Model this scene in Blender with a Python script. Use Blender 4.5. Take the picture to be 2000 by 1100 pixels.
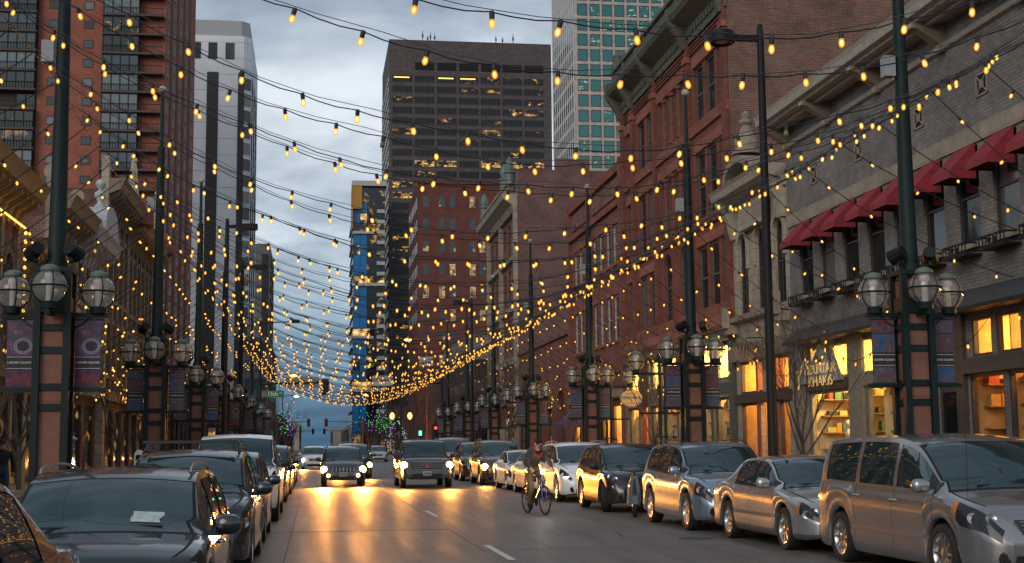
import bpy, bmesh, math, random
import numpy as np
from mathutils import Vector, Matrix
random.seed(7)
for _o in list(bpy.data.objects): bpy.data.objects.remove(_o)
sc = bpy.context.scene
COL = sc.collection
PI = math.pi
R = math.radians

# ---------------------------------------------------------------- camera
cd = bpy.data.cameras.new('camera'); cam = bpy.data.objects.new('camera', cd); COL.objects.link(cam)
cd.sensor_width = 36.0; cd.lens = 48.16; cd.clip_start = 0.1; cd.clip_end = 6000
# rows: world axes expressed in camera axes (street vanishing point and verticals of the place)
ROT = Matrix(((0.98990727, -0.00797223, -0.14149216),
              (-0.14143344, -0.11865714, -0.98281080),
              (-0.00895386, 0.99290328, -0.11858711)))
cam.matrix_world = Matrix.Translation((0, 0, 1.63)) @ ROT.to_4x4()
sc.camera = cam

# ---------------------------------------------------------------- world: overcast dusk
SUN_EL, SUN_AZ = R(24), R(214)
wd = bpy.data.worlds.new('World'); sc.world = wd; wd.use_nodes = True
nt = wd.node_tree; nt.nodes.clear()
def wn(t, **k):
    n = nt.nodes.new(t)
    for a, b in k.items(): setattr(n, a, b)
    return n
w_out = wn('ShaderNodeOutputWorld'); w_bg = wn('ShaderNodeBackground'); nt.links.new(w_bg.outputs[0], w_out.inputs[0])
w_tc = wn('ShaderNodeTexCoord'); w_sep = wn('ShaderNodeSeparateXYZ'); nt.links.new(w_tc.outputs['Generated'], w_sep.inputs[0])
sky = wn('ShaderNodeTexSky', sky_type='NISHITA', sun_disc=False, sun_elevation=SUN_EL, sun_rotation=SUN_AZ, dust_density=2.0)
# elevation ramp of the cloud deck, from the blue gap at the horizon upward
w_ramp = wn('ShaderNodeValToRGB'); cr = w_ramp.color_ramp
stops = [(0.0, (.065, .175, .300)), (0.035, (.085, .21, .345)), (0.075, (.20, .33, .46)), (0.13, (.54, .63, .71)),
         (0.20, (.84, .89, .93)), (0.26, (.66, .72, .78)), (0.36, (.46, .53, .61)), (1.0, (.34, .41, .50))]
while len(cr.elements) < len(stops): cr.elements.new(0.5)
for e, (p, c) in zip(cr.elements, stops): e.position = p; e.color = (*c, 1)
nt.links.new(w_sep.outputs['Z'], w_ramp.inputs[0])
# clouds: project the view direction on a plane overhead
w_div = wn('ShaderNodeMath', operation='ADD'); w_div.inputs[1].default_value = 0.22; nt.links.new(w_sep.outputs['Z'], w_div.inputs[0])
w_mx = wn('ShaderNodeMath', operation='MAXIMUM'); w_mx.inputs[1].default_value = 0.05; nt.links.new(w_div.outputs[0], w_mx.inputs[0])
w_px = wn('ShaderNodeMath', operation='DIVIDE'); nt.links.new(w_sep.outputs['X'], w_px.inputs[0]); nt.links.new(w_mx.outputs[0], w_px.inputs[1])
w_py = wn('ShaderNodeMath', operation='DIVIDE'); nt.links.new(w_sep.outputs['Y'], w_py.inputs[0]); nt.links.new(w_mx.outputs[0], w_py.inputs[1])
w_cmb = wn('ShaderNodeCombineXYZ'); nt.links.new(w_px.outputs[0], w_cmb.inputs[0]); nt.links.new(w_py.outputs[0], w_cmb.inputs[1])
w_cmb.inputs[2].default_value = 3.7
w_no = wn('ShaderNodeTexNoise'); w_no.inputs['Scale'].default_value = 2.6; w_no.inputs['Detail'].default_value = 8; w_no.inputs['Roughness'].default_value = .56
w_no.inputs['Distortion'].default_value = 0.35
nt.links.new(w_cmb.outputs[0], w_no.inputs['Vector'])
w_cr2 = wn('ShaderNodeValToRGB'); c2 = w_cr2.color_ramp
c2.elements[0].position = 0.36; c2.elements[0].color = (.47, .51, .56, 1)
c2.elements[1].position = 0.62; c2.elements[1].color = (1.06, 1.05, 1.04, 1)
nt.links.new(w_no.outputs['Fac'], w_cr2.inputs[0])
w_mul = wn('ShaderNodeMixRGB', blend_type='MULTIPLY'); w_mul.inputs[0].default_value = 1
nt.links.new(w_ramp.outputs[0], w_mul.inputs[1]); nt.links.new(w_cr2.outputs[0], w_mul.inputs[2])
w_sk = wn('ShaderNodeMixRGB', blend_type='MULTIPLY'); w_sk.inputs[0].default_value = 1; w_sk.inputs[2].default_value = (.10, .10, .10, 1)
nt.links.new(sky.outputs[0], w_sk.inputs[1])
w_add = wn('ShaderNodeMixRGB', blend_type='ADD'); w_add.inputs[0].default_value = 0.15
nt.links.new(w_mul.outputs[0], w_add.inputs[1]); nt.links.new(w_sk.outputs[0], w_add.inputs[2])
nt.links.new(w_add.outputs[0], w_bg.inputs['Color']); w_bg.inputs['Strength'].default_value = 1.0

# ---------------------------------------------------------------- sun behind the cloud
sd = bpy.data.lights.new('sun', 'SUN'); sd.energy = 1.0; sd.angle = R(35); sd.color = (1.0, .92, .84)
sun = bpy.data.objects.new('sun', sd); COL.objects.link(sun)
sun.rotation_euler = (R(90) - R(24), 0, R(-34))

# ---------------------------------------------------------------- exposure
sc.view_settings.view_transform = 'Standard'; sc.view_settings.look = 'None'
sc.view_settings.exposure = 0.1; sc.view_settings.gamma = 1.0
sc.render.engine = 'CYCLES'
cy = sc.cycles
cy.use_denoising = True; cy.max_bounces = 7; cy.diffuse_bounces = 3; cy.glossy_bounces = 3; cy.transmission_bounces = 3
cy.transparent_max_bounces = 14; cy.sample_clamp_indirect = 4.0; cy.sample_clamp_direct = 0; cy.caustics_reflective = False; cy.caustics_refractive = False
cy.use_light_tree = True; cy.blur_glossy = 0.3

# ---------------------------------------------------------------- helpers
class MB:
    def __init__(s, T=None): s.v = []; s.f = []; s.mi = []; s.T = T
    def add(s, pts):
        b = len(s.v)
        T = s.T
        s.v.extend([T(p) for p in pts] if T else [tuple(p) for p in pts]); return b
    def poly(s, pts, m=0):
        b = s.add(pts); s.f.append(tuple(range(b, b + len(pts)))); s.mi.append(m)
    def box(s, x0, x1, y0, y1, z0, z1, m=0):
        b = s.add([(x0,y0,z0),(x1,y0,z0),(x1,y1,z0),(x0,y1,z0),(x0,y0,z1),(x1,y0,z1),(x1,y1,z1),(x0,y1,z1)])
        for q in ((0,3,2,1),(4,5,6,7),(0,1,5,4),(1,2,6,5),(2,3,7,6),(3,0,4,7)):
            s.f.append(tuple(b + i for i in q)); s.mi.append(m)
    def loft(s, rings, m=0, closed=True, caps=True):
        n = len(rings[0]); b = s.add([p for r in rings for p in r])
        for i in range(len(rings) - 1):
            for j in range(n if closed else n - 1):
                k = (j + 1) % n
                s.f.append((b+i*n+j, b+i*n+k, b+(i+1)*n+k, b+(i+1)*n+j)); s.mi.append(m)
        if caps and closed:
            s.f.append(tuple(b + j for j in range(n))[::-1]); s.mi.append(m)
            s.f.append(tuple(b + (len(rings)-1)*n + j for j in range(n))); s.mi.append(m)
    def tube(s, pts, r, n=6, m=0, caps=True):
        pts = [Vector(p) for p in pts]; rr = r if isinstance(r, (list, tuple)) else [r] * len(pts)
        rings = []; up = None
        for i, p in enumerate(pts):
            d = (pts[min(i+1, len(pts)-1)] - pts[max(i-1, 0)]); d = d.normalized() if d.length > 1e-9 else Vector((0,0,1))
            if up is None:
                up = Vector((0,0,1)) if abs(d.z) < .9 else Vector((1,0,0))
            a = d.cross(up); a = a.normalized() if a.length > 1e-6 else d.orthogonal().normalized()
            c = a.cross(d); up = c
            rings.append([tuple(p + (a*math.cos(2*PI*k/n) + c*math.sin(2*PI*k/n)) * rr[i]) for k in range(n)])
        s.loft(rings, m, True, caps)
    def lathe(s, prof, c=(0,0,0), n=14, m=0, axis='z', caps=True):
        rings = []
        for r, h in prof:
            ring = []
            for k in range(n):
                a = 2*PI*k/n; x, y = r*math.cos(a), r*math.sin(a)
                ring.append((c[0]+x, c[1]+y, c[2]+h) if axis == 'z' else (c[0]+h, c[1]+x, c[2]+y) if axis == 'x' else (c[0]+x, c[1]+h, c[2]+y))
            rings.append(ring)
        s.loft(rings, m, True, caps)
    def prism(s, poly, a, b, axis='y', m=0):   # poly in the two other axes
        f = {'y': lambda p, h: (p[0], h, p[1]), 'x': lambda p, h: (h, p[0], p[1]), 'z': lambda p, h: (p[0], p[1], h)}[axis]
        s.loft([[f(p, a) for p in poly], [f(p, b) for p in poly]], m)
    def mesh(s, name, mats, smooth=None):
        me = bpy.data.meshes.new(name); me.from_pydata(s.v, [], s.f)
        for mt in (mats if isinstance(mats, (list, tuple)) else [mats]): me.materials.append(mt)
        if len(me.materials) > 1: me.polygons.foreach_set('material_index', s.mi)
        if smooth:
            me.polygons.foreach_set('use_smooth', [True] * len(me.polygons)); me.set_sharp_from_angle(angle=R(smooth))
        me.update(); return me
    def build(s, name, mats, parent=None, smooth=None):
        return link(name, s.mesh(name, mats, smooth), parent)
def link(name, me, parent=None, loc=None, rz=0):
    o = bpy.data.objects.new(name, me); COL.objects.link(o)
    if parent is not None: o.parent = parent
    if loc is not None: o.location = loc
    if rz: o.rotation_euler = (0, 0, rz)
    return o
def tag(o, label=None, cat=None, group=None, kind=None):
    if label: o['label'] = label
    if cat: o['category'] = cat
    if group: o['group'] = group
    if kind: o['kind'] = kind
    return o
def thing(name, label, cat, loc=(0,0,0), rz=0, group=None):
    o = link(name, None, None, loc, rz); o.empty_display_size = .2
    return tag(o, label, cat, group)
def copy_tree(o, parent=None):
    c = o.copy(); COL.objects.link(c); c.parent = parent
    for ch in KIDS.get(o.name, o.children): copy_tree(ch, c)
    return c
KIDS = {}
def struct(o): o['kind'] = 'structure'; return o

# ---------------------------------------------------------------- materials
MATS = {}
class NT:
    def __init__(s, name):
        s.m = bpy.data.materials.new(name); s.m.use_nodes = True; s.t = s.m.node_tree; s.b = s.t.nodes['Principled BSDF']; MATS[name] = s.m
    def n(s, t, **k):
        x = s.t.nodes.new(t)
        for a, b in k.items(): setattr(x, a, b)
        return x
    def l(s, a, b): s.t.links.new(a, b)
    def math(s, op, a, b=None, c=None):
        x = s.n('ShaderNodeMath', operation=op)
        for i, v in enumerate((a, b, c)):
            if v is None: continue
            if isinstance(v, (int, float)): x.inputs[i].default_value = v
            else: s.l(v, x.inputs[i])
        return x.outputs[0]
    def mix(s, fac, a, b, bt='MIX'):
        x = s.n('ShaderNodeMixRGB', blend_type=bt)
        for i, v in enumerate((fac, a, b)):
            if isinstance(v, (int, float)): x.inputs[i].default_value = v
            elif isinstance(v, tuple): x.inputs[i].default_value = (*v, 1)
            else: s.l(v, x.inputs[i])
        return x.outputs[0]
    def noise(s, vec, scale, detail=4, rough=.55):
        x = s.n('ShaderNodeTexNoise'); x.inputs['Scale'].default_value = scale; x.inputs['Detail'].default_value = detail; x.inputs['Roughness'].default_value = rough
        if vec is not None: s.l(vec, x.inputs['Vector'])
        return x.outputs['Fac']
    def ramp(s, fac, stops, interp='LINEAR'):
        x = s.n('ShaderNodeValToRGB'); e = x.color_ramp.elements; x.color_ramp.interpolation = interp
        while len(e) < len(stops): e.new(.5)
        for el, (p, c) in zip(e, stops): el.position = p; el.color = (*c, 1) if isinstance(c, tuple) else (c, c, c, 1)
        s.l(fac, x.inputs[0]); return x.outputs[0]
    def pos(s): return s.n('ShaderNodeNewGeometry').outputs['Position']
    def obj(s): return s.n('ShaderNodeTexCoord').outputs['Object']
    def wallvec(s):
        """(along the wall, height) coordinates for a vertical wall facing X or Y"""
        g = s.n('ShaderNodeNewGeometry'); sp = s.n('ShaderNodeSeparateXYZ'); s.l(g.outputs['Position'], sp.inputs[0])
        sn = s.n('ShaderNodeSeparateXYZ'); s.l(g.outputs['True Normal'], sn.inputs[0])
        fx = s.math('GREATER_THAN', s.math('ABSOLUTE', sn.outputs[0]), .6)
        u = s.math('ADD', s.math('MULTIPLY', sp.outputs[1], fx), s.math('MULTIPLY', sp.outputs[0], s.math('SUBTRACT', 1, fx)))
        c = s.n('ShaderNodeCombineXYZ'); s.l(u, c.inputs[0]); s.l(sp.outputs[2], c.inputs[1]); return c.outputs[0]
    def bump(s, h, strength=.3, dist=.02):
        x = s.n('ShaderNodeBump'); x.inputs['Strength'].default_value = strength; x.inputs['Distance'].default_value = dist
        s.l(h, x.inputs['Height']); s.l(x.outputs[0], s.b.inputs['Normal'])
    def set(s, **k):
        for a, v in k.items():
            i = s.b.inputs[a.replace('_', ' ')]
            if isinstance(v, tuple): i.default_value = (*v, 1) if len(v) == 3 else v
            elif isinstance(v, (int, float)): i.default_value = v
            else: s.l(v, i)
        return s
def plain(name, col, rough=.6, metal=0, var=.25, scale=6, spec=.5, coat=0, bump=0):
    """a paint-like surface whose colour drifts a little with grime"""
    t = NT(name); v = t.noise(t.obj(), scale, 5)
    c = t.mix(t.ramp(v, [(.3, 0.), (.75, 1.)]), tuple(x*(1-var) for x in col), tuple(min(1, x*(1+var*.6)) for x in col))
    t.set(Base_Color=c, Roughness=rough, Metallic=metal, Specular_IOR_Level=spec, Coat_Weight=coat)
    if bump: t.bump(v, bump)
    return t.m
def brick(name, c1, c2, mortar, bw=.215, bh=.07, ms=.011, rough=.85, stain=.35, bumps=.5):
    t = NT(name); w = t.wallvec(); bt = t.n('ShaderNodeTexBrick'); t.l(w, bt.inputs['Vector'])
    bt.inputs['Scale'].default_value = 1; bt.inputs['Brick Width'].default_value = bw; bt.inputs['Row Height'].default_value = bh
    bt.inputs['Mortar Size'].default_value = ms; bt.inputs['Mortar Smooth'].default_value = .2; bt.inputs['Bias'].default_value = 0
    bt.inputs['Color1'].default_value = (*c1, 1); bt.inputs['Color2'].default_value = (*c2, 1); bt.inputs['Mortar'].default_value = (*mortar, 1)
    n1 = t.noise(w, .55, 6, .6); n2 = t.noise(w, 3.3, 4)
    c = t.mix(1, bt.outputs['Color'], t.ramp(n1, [(.3, 1-stain), (.7, 1.1)]), 'MULTIPLY')
    c = t.mix(.6, c, t.ramp(n2, [(.3, .75), (.7, 1.15)]), 'MULTIPLY')
    t.set(Base_Color=c, Roughness=rough, Specular_IOR_Level=.25)
    t.bump(t.math('ADD', t.math('MULTIPLY', bt.outputs['Fac'], -1.), t.math('MULTIPLY', n2, .4)), bumps, .012)
    return t.m
def stone(name, col, bw=.9, bh=.4, rough=.8, dark=.55, ms=.012, spread=.12):
    t = NT(name); w = t.wallvec(); bt = t.n('ShaderNodeTexBrick'); t.l(w, bt.inputs['Vector'])
    bt.inputs['Scale'].default_value = 1; bt.inputs['Brick Width'].default_value = bw; bt.inputs['Row Height'].default_value = bh; bt.inputs['Mortar Size'].default_value = ms
    bt.inputs['Color1'].default_value = (*[x*(1-spread) for x in col], 1); bt.inputs['Color2'].default_value = (*[x*(1+spread) for x in col], 1)
    bt.inputs['Mortar'].default_value = (*[x*dark for x in col], 1)
    n1 = t.noise(w, .8, 7, .62); n2 = t.noise(t.pos(), 7, 5)
    c = t.mix(1, bt.outputs['Color'], t.ramp(n1, [(.28, .62), (.72, 1.1)]), 'MULTIPLY')
    c = t.mix(.5, c, t.ramp(n2, [(.3, .75), (.7, 1.12)]), 'MULTIPLY')
    t.set(Base_Color=c, Roughness=rough, Specular_IOR_Level=.3)
    t.bump(t.math('ADD', t.math('MULTIPLY', bt.outputs['Fac'], -1.), t.math('MULTIPLY', n2, .5)), .4, .012)
    return t.m
def glow(name, col, strength, sample=True):
    t = NT(name); t.set(Base_Color=(.02,.02,.02), Emission_Color=col, Emission_Strength=strength, Roughness=.5)
    if not sample: t.m.cycles.emission_sampling = 'NONE'
    return t.m
def darkglass(name, col=(.015,.02,.024), rough=.04, spec=.8, lit=None, scale=1.2, thr=.62, strength=1.5, stretch=(1,1,1)):
    """window glass of a dim room; lit= colour of lamps and lit walls seen inside"""
    t = NT(name); t.set(Base_Color=col, Roughness=rough, Specular_IOR_Level=spec, IOR=1.52)
    nn = t.noise(t.pos(), .9, 2); t.bump(nn, .12, .03)
    if lit:
        mp = t.n('ShaderNodeMapping'); mp.inputs['Scale'].default_value = stretch; t.l(t.pos(), mp.inputs[0])
        a = t.noise(mp.outputs[0], scale, 3, .6)
        vo = t.n('ShaderNodeTexVoronoi'); vo.inputs['Scale'].default_value = scale*1.7; t.l(mp.outputs[0], vo.inputs['Vector'])
        f = t.ramp(a, [(thr-.03, 0.), (thr+.05, 1.)])
        f2 = t.mix(1, f, t.ramp(vo.outputs['Distance'], [(.1, 1.), (.55, .25)]), 'MULTIPLY')
        t.set(Emission_Color=t.mix(1, f2, lit, 'MULTIPLY'), Emission_Strength=strength)
        t.m.cycles.emission_sampling = 'NONE'
    return t.m
def clearglass(name, tint=(.9,.95,.95), rough=.02, refl=1.0):
    t = NT(name); t.t.nodes.remove(t.b); out = t.t.nodes['Material Output']
    tr = t.n('ShaderNodeBsdfTransparent'); tr.inputs[0].default_value = (*tint, 1)
    gl = t.n('ShaderNodeBsdfGlossy'); gl.inputs['Roughness'].default_value = rough
    ge = t.n('ShaderNodeNewGeometry'); dp = t.n('ShaderNodeVectorMath', operation='DOT_PRODUCT'); t.l(ge.outputs['Incoming'], dp.inputs[0]); t.l(ge.outputs['Normal'], dp.inputs[1])
    fr = t.math('ADD', .045, t.math('MULTIPLY', .95, t.math('POWER', t.math('SUBTRACT', 1, t.math('ABSOLUTE', dp.outputs['Value'])), 5)))
    mx = t.n('ShaderNodeMixShader'); t.l(t.math('MULTIPLY', fr, refl), mx.inputs[0]); t.l(tr.outputs[0], mx.inputs[1]); t.l(gl.outputs[0], mx.inputs[2]); t.l(mx.outputs[0], out.inputs[0])
    return t.m

M_redbrick = brick('red_brick_facade', (.29,.090,.058), (.21,.065,.045), (.17,.08,.06))
M_sidebrick = brick('old_side_brick', (.25,.092,.06), (.14,.055,.042), (.27,.21,.17), ms=.013, stain=.45)
M_r4brick = brick('dusty_red_brick', (.29,.10,.068), (.22,.078,.056), (.19,.10,.08))
M_r5brick = brick('plum_brick', (.19,.085,.07), (.14,.062,.055), (.22,.16,.14))
M_greybrick = brick('grey_brick', (.29,.26,.235), (.22,.198,.18), (.16,.145,.13), bw=.26, bh=.085, stain=.4)
M_sandstone = stone('red_sandstone', (.31,.108,.07), bw=1.3, bh=.5, ms=.006)
M_rough = stone('rough_sandstone', (.24,.11,.085), bw=.7, bh=.32, ms=.02, spread=.25)
M_cream = stone('cream_stone', (.42,.355,.27), bw=1.0, bh=.46)
M_buff = stone('buff_stone', (.36,.30,.23), bw=1.2, bh=.5, ms=.006)
M_beigetrim = plain('beige_painted_trim', (.40,.35,.28), .6)
M_tan = plain('tan_trim', (.27,.22,.16), .65)
M_greenmetal = plain('green_tin_cornice', (.10,.105,.072), .6, var=.35)
M_brownmetal = plain('brown_painted_cornice', (.22,.165,.11), .65, var=.35)
M_goldbrown = plain('ochre_painted_cornice', (.30,.19,.085), .6, var=.35)
M_darkbrown = plain('dark_brown_timber', (.07,.048,.034), .6)
M_black = plain('black_paint', (.010,.010,.011), .55, spec=.22)
M_darkgrey = plain('dark_grey_paint', (.05,.048,.046), .55)
M_green = plain('dark_green_iron', (.007,.017,.016), .55, var=.3, spec=.25)
M_greentop = plain('weathered_green_copper', (.13,.17,.14), .6)
M_pinkstone = stone('pink_pillar_stone', (.24,.11,.078), bw=3, bh=2.4, ms=.004)
M_whitepaint = plain('old_white_paint', (.42,.42,.42), .6, var=.3)
M_awning = plain('red_awning_canvas', (.27,.022,.030), .8, var=.25, scale=3)
M_concrete = plain('pale_concrete', (.33,.31,.28), .8)
M_roof = plain('roof_membrane', (.09,.085,.08), .9)
M_glass = darkglass('dim_window_glass', (.010,.012,.014), spec=.5)
M_glass2 = darkglass('window_glass_blind', (.10,.10,.095), rough=.12)
M_glassw = darkglass('window_glass_with_lamp', lit=(1.,.55,.14), scale=1.6, thr=.60, strength=1.2)
M_clear = clearglass('shop_glass')
M_frame_w = plain('white_sash', (.45,.44,.42), .55)
M_frame_d = plain('dark_sash', (.045,.035,.03), .5)
M_frame_g = plain('grey_green_sash', (.10,.105,.09), .5)
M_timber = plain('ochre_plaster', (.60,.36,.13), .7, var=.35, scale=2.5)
# ================================================================ ground, road, pavements
XL, XR = -3.1, 9.3            # kerbs
FL, FR = -8.9, 15.0           # building lines
def road_mat(name, base, rough):
    t = NT(name); p = t.pos()
    mp = t.n('ShaderNodeMapping'); mp.inputs['Scale'].default_value = (2.2, .09, 1); t.l(p, mp.inputs[0])
    streak = t.noise(mp.outputs[0], 1.6, 5, .6)
    mp2 = t.n('ShaderNodeMapping'); mp2.inputs['Scale'].default_value = (.35, 4.0, 1); t.l(p, mp2.inputs[0])
    brush = t.noise(mp2.outputs[0], 5, 3)
    fine = t.noise(p, 60, 2); blot = t.noise(p, .5, 5)
    c = t.mix(t.ramp(streak, [(.3, 0.), (.72, 1.)]), tuple(x*.72 for x in base), tuple(x*1.18 for x in base))
    c = t.mix(.8, c, t.ramp(blot, [(.32, .78), (.7, 1.1)]), 'MULTIPLY')
    c = t.mix(.5, c, t.ramp(fine, [(.3, .8), (.7, 1.15)]), 'MULTIPLY')
    vo = t.n('ShaderNodeTexVoronoi', feature='DISTANCE_TO_EDGE'); vo.inputs['Scale'].default_value = .22; wob = t.mix(.06, p, t.n('ShaderNodeTexNoise').outputs['Color'], 'ADD'); t.l(wob, vo.inputs['Vector'])
    crack = t.math('MULTIPLY', t.math('LESS_THAN', vo.outputs['Distance'], .0045), t.math('GREATER_THAN', blot, .52))
    mp3 = t.n('ShaderNodeMapping'); mp3.inputs['Scale'].default_value = (.9, .16, 1); t.l(p, mp3.inputs[0]); oil = t.ramp(t.noise(mp3.outputs[0], 1.3, 4, .65), [(.56, 0.), (.70, .55)])
    c = t.mix(oil, c, tuple(x*.38 for x in base)); c = t.mix(crack, c, (.02,.018,.016))
    rr = t.math('ADD', t.math('MULTIPLY', t.math('SUBTRACT', streak, .5), .55), t.math('ADD', rough, t.math('MULTIPLY', t.math('SUBTRACT', brush, .5), .30)))
    t.set(Base_Color=c, Roughness=rr, Specular_IOR_Level=.5)
    t.bump(t.math('ADD', t.math('MULTIPLY', brush, .8), t.math('SUBTRACT', fine, crack)), .22, .006)
    return t.m
M_road = road_mat('worn_concrete_road', (.150, .126, .106), .49)
M_joint = plain('tar_joint', (.02,.018,.017), .7)
M_walk = stone('pavement_slabs', (.24,.20,.17), bw=1.2, bh=1.2, ms=.02)
M_kerb = plain('kerb_stone', (.27,.24,.21), .75)
M_mark = plain('worn_white_road_paint', (.62,.60,.55), .6, var=.45, scale=14)
M_ground = plain('far_ground', (.10,.095,.085), .9)

b = MB(); b.poly([(-2500,-300,-.16),(2500,-300,-.16),(2500,4000,-.16),(-2500,4000,-.16)])
g = struct(b.build('ground', M_ground))
b = MB(); b.poly([(XL,-12,-.012),(XR,-12,-.012),(XR,72,-.012),(XL,72,-.012)], 1)
b.poly([(XL,72,0),(XR,72,0),(XR,1400,0),(XL,1400,0)])
b.poly([(-300,121,-.004),(XL,121,-.004),(XL,135,-.004),(-300,135,-.004)]); b.poly([(XR,121,-.004),(300,121,-.004),(300,135,-.004),(XR,135,-.004)])
b.poly([(-300,244,-.004),(XL,244,-.004),(XL,258,-.004),(-300,258,-.004)]); b.poly([(XR,244,-.004),(300,244,-.004),(300,258,-.004),(XR,258,-.004)])
road = struct(b.build('road', [M_road, M_joint]))
slab_me = {}
xs = [XL, -.43, 2.62, 5.95, XR]
for i in range(4):
    y = -12.0; k = 0
    while y < 71.9:
        w = xs[i+1]-xs[i]-.014; ln = 5.6
        key = (i,)
        if key not in slab_me:
            q = MB(); q.box(0, w, 0, ln-.016, -.05, 0); slab_me[key] = q.mesh('road_slab', M_road)
        o = link('road_slab', slab_me[key], road, (xs[i]+.007, y+.008, random.uniform(-.0025, .0025)))
        y += ln; k += 1
for side, x0, x1 in (('left', FL-.4, XL), ('right', XR, FR+.4)):
    for (y0, y1) in ((-12, 120.5), (135.5, 243.5), (258.5, 1400)):
        b = MB(); ka, kb = (x1-.16, x1) if side == 'left' else (x0, x0+.16)
        wa, wb = (x0, x1-.16) if side == 'left' else (x0+.16, x1)
        b.poly([(wa,y0,.13),(wb,y0,.13),(wb,y1,.13),(wa,y1,.13)])
        pv = struct(b.build('pavement', M_walk))
        b = MB(); b.box(ka, kb, y0, y1, -.1, .134); b.build('kerb', M_kerb, pv)
# lane dashes on the joint line, and the far stop line
y = 7.3; dash = MB(); dash.poly([(-.055,0,.0),(.055,0,.0),(.055,3.05,.0),(-.055,3.05,.0)]); dash = dash.mesh('lane_dash', M_mark)
while y < 112:
    link('lane_dash', dash, road, (2.80, y, .006)); y += 12.35
for a, (yy, h) in enumerate(((117.6, .5), (119.6, .3))):
    q = MB(); q.poly([(XL+.4,yy,.006),(XR-.4,yy,.006),(XR-.4,yy+h,.006),(XL+.4,yy+h,.006)]); q.build('stop_line', M_mark, road)
# iron cover in the road surface
q = MB(); q.lathe([(.0,.004),(.30,.004),(.30,0.)], (6.55, 23.4, .002), 20); q.build('manhole_cover', M_darkgrey, road)
# ================================================================ building helpers
def F_right(x=FR): return lambda p: (x - p[1], p[0], p[2])      # local (along, outward, up)
def F_left(x=FL):  return lambda p: (x + p[1], p[0], p[2])
def F_front(y):    return lambda p: (p[0], y - p[1], p[2])
def arc(u0, u1, zs, rise, n=10):
    c = (u0+u1)/2; a = (u1-u0)/2
    return [(c - a*math.cos(PI*i/n), zs + rise*math.sin(PI*i/n)) for i in range(n+1)]
def wall(mb, u0, u1, z0, z1, holes, depth=.25, m=0, mr=None):
    """wall sheet at d=0 with real openings and reveals; hole = (u0,u1,z0,z1[,arch rise])"""
    mr = m if mr is None else mr
    us = sorted({u0, u1, *[h[0] for h in holes], *[h[1] for h in holes]}); zs = sorted({z0, z1, *[h[2] for h in holes], *[h[3] for h in holes]})
    us = [u for u in us if u0 <= u <= u1]; zs = [z for z in zs if z0 <= z <= z1]
    for i in range(len(us)-1):
        k0 = None
        for j in range(len(zs)):
            inside = j == len(zs)-1
            if not inside:
                cu, cz = (us[i]+us[i+1])/2, (zs[j]+zs[j+1])/2
                inside = any(h[0] < cu < h[1] and h[2] < cz < h[3] for h in holes)
            if inside:
                if k0 is not None: mb.poly([(us[i],0,zs[k0]),(us[i+1],0,zs[k0]),(us[i+1],0,zs[j]),(us[i],0,zs[j])], m); k0 = None
            elif k0 is None: k0 = j
    for h in holes:
        a, c, e, f = h[:4]; rise = h[4] if len(h) > 4 else 0
        mb.poly([(a,0,e),(c,0,e),(c,-depth,e),(a,-depth,e)], mr)
        top = f - rise
        mb.poly([(a,0,e),(a,-depth,e),(a,-depth,top),(a,0,top)], mr); mb.poly([(c,0,e),(c,0,top),(c,-depth,top),(c,-depth,e)], mr)
        if not rise: mb.poly([(a,0,f),(a,-depth,f),(c,-depth,f),(c,0,f)], mr)
        else:
            A = arc(a, c, top, rise); n = len(A)//2
            mb.poly([(a,0,f)] + [(u,0,z) for u, z in A[:n+1]][::-1], m); mb.poly([(c,0,f)] + [(u,0,z) for u, z in A[n:]], m)
            for (p, q) in zip(A, A[1:]): mb.poly([(p[0],0,p[1]),(p[0],-depth,p[1]),(q[0],-depth,q[1]),(q[0],0,q[1])], mr)
def window(T, parent, h, depth, fm, pm, style='sash', name='window', fw=.07):
    u0, u1, z0, z1 = h[:4]; rise = h[4] if len(h) > 4 else 0
    d = -depth + .01; b = MB(T); top = z1 - rise
    b.box(u0, u0+fw, d, d+.07, z0, top); b.box(u1-fw, u1, d, d+.07, z0, top); b.box(u0+fw, u1-fw, d, d+.07, z0, z0+fw)
    if rise:
        A = arc(u0, u1, top, rise); B = arc(u0+fw, u1-fw, top, max(.02, rise-fw))
        for i in range(len(A)-1):
            b.loft([[(x, d, z) for x, z in (A[i], A[i+1], B[i+1], B[i])], [(x, d+.07, z) for x, z in (A[i], A[i+1], B[i+1], B[i])]])
    else: b.box(u0+fw, u1-fw, d, d+.07, z1-fw, z1)
    zm = (z0+z1)/2
    if style in ('sash', 'cross'): b.box(u0+fw, u1-fw, d+.005, d+.055, zm-.03, zm+.03)
    if style == 'cross': b.box((u0+u1)/2-.03, (u0+u1)/2+.03, d+.002, d+.05, z0+fw, z1-fw-rise)
    if style == 'mull': b.box((u0+u1)/2-.035, (u0+u1)/2+.035, d+.002, d+.06, z0+fw, z1-fw-rise)
    w = b.build(name, fm, parent)
    p = MB(T)
    pts = [(u0+.01, d+.015, z0+.01), (u1-.01, d+.015, z0+.01)]
    pts += [(x, d+.015, z) for x, z in arc(u0+.01, u1-.01, top, rise-.01)][::-1] if rise else [(u1-.01, d+.015, z1-.01), (u0+.01, d+.015, z1-.01)]
    p.poly(pts); p.build('pane', pm, w)
    return w
def moulding(T, name, u0, u1, prof, mat, parent, smooth=None):
    """profile (outward, up) swept along the facade with closed ends"""
    b = MB(T); b.loft([[(u0, d, z) for d, z in prof], [(u1, d, z) for d, z in prof]]); return b.build(name, mat, parent, smooth)
def part(T, name, mat, parent, *boxes):
    b = MB(T)
    for x in boxes: b.box(*x)
    return b.build(name, mat, parent)
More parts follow.
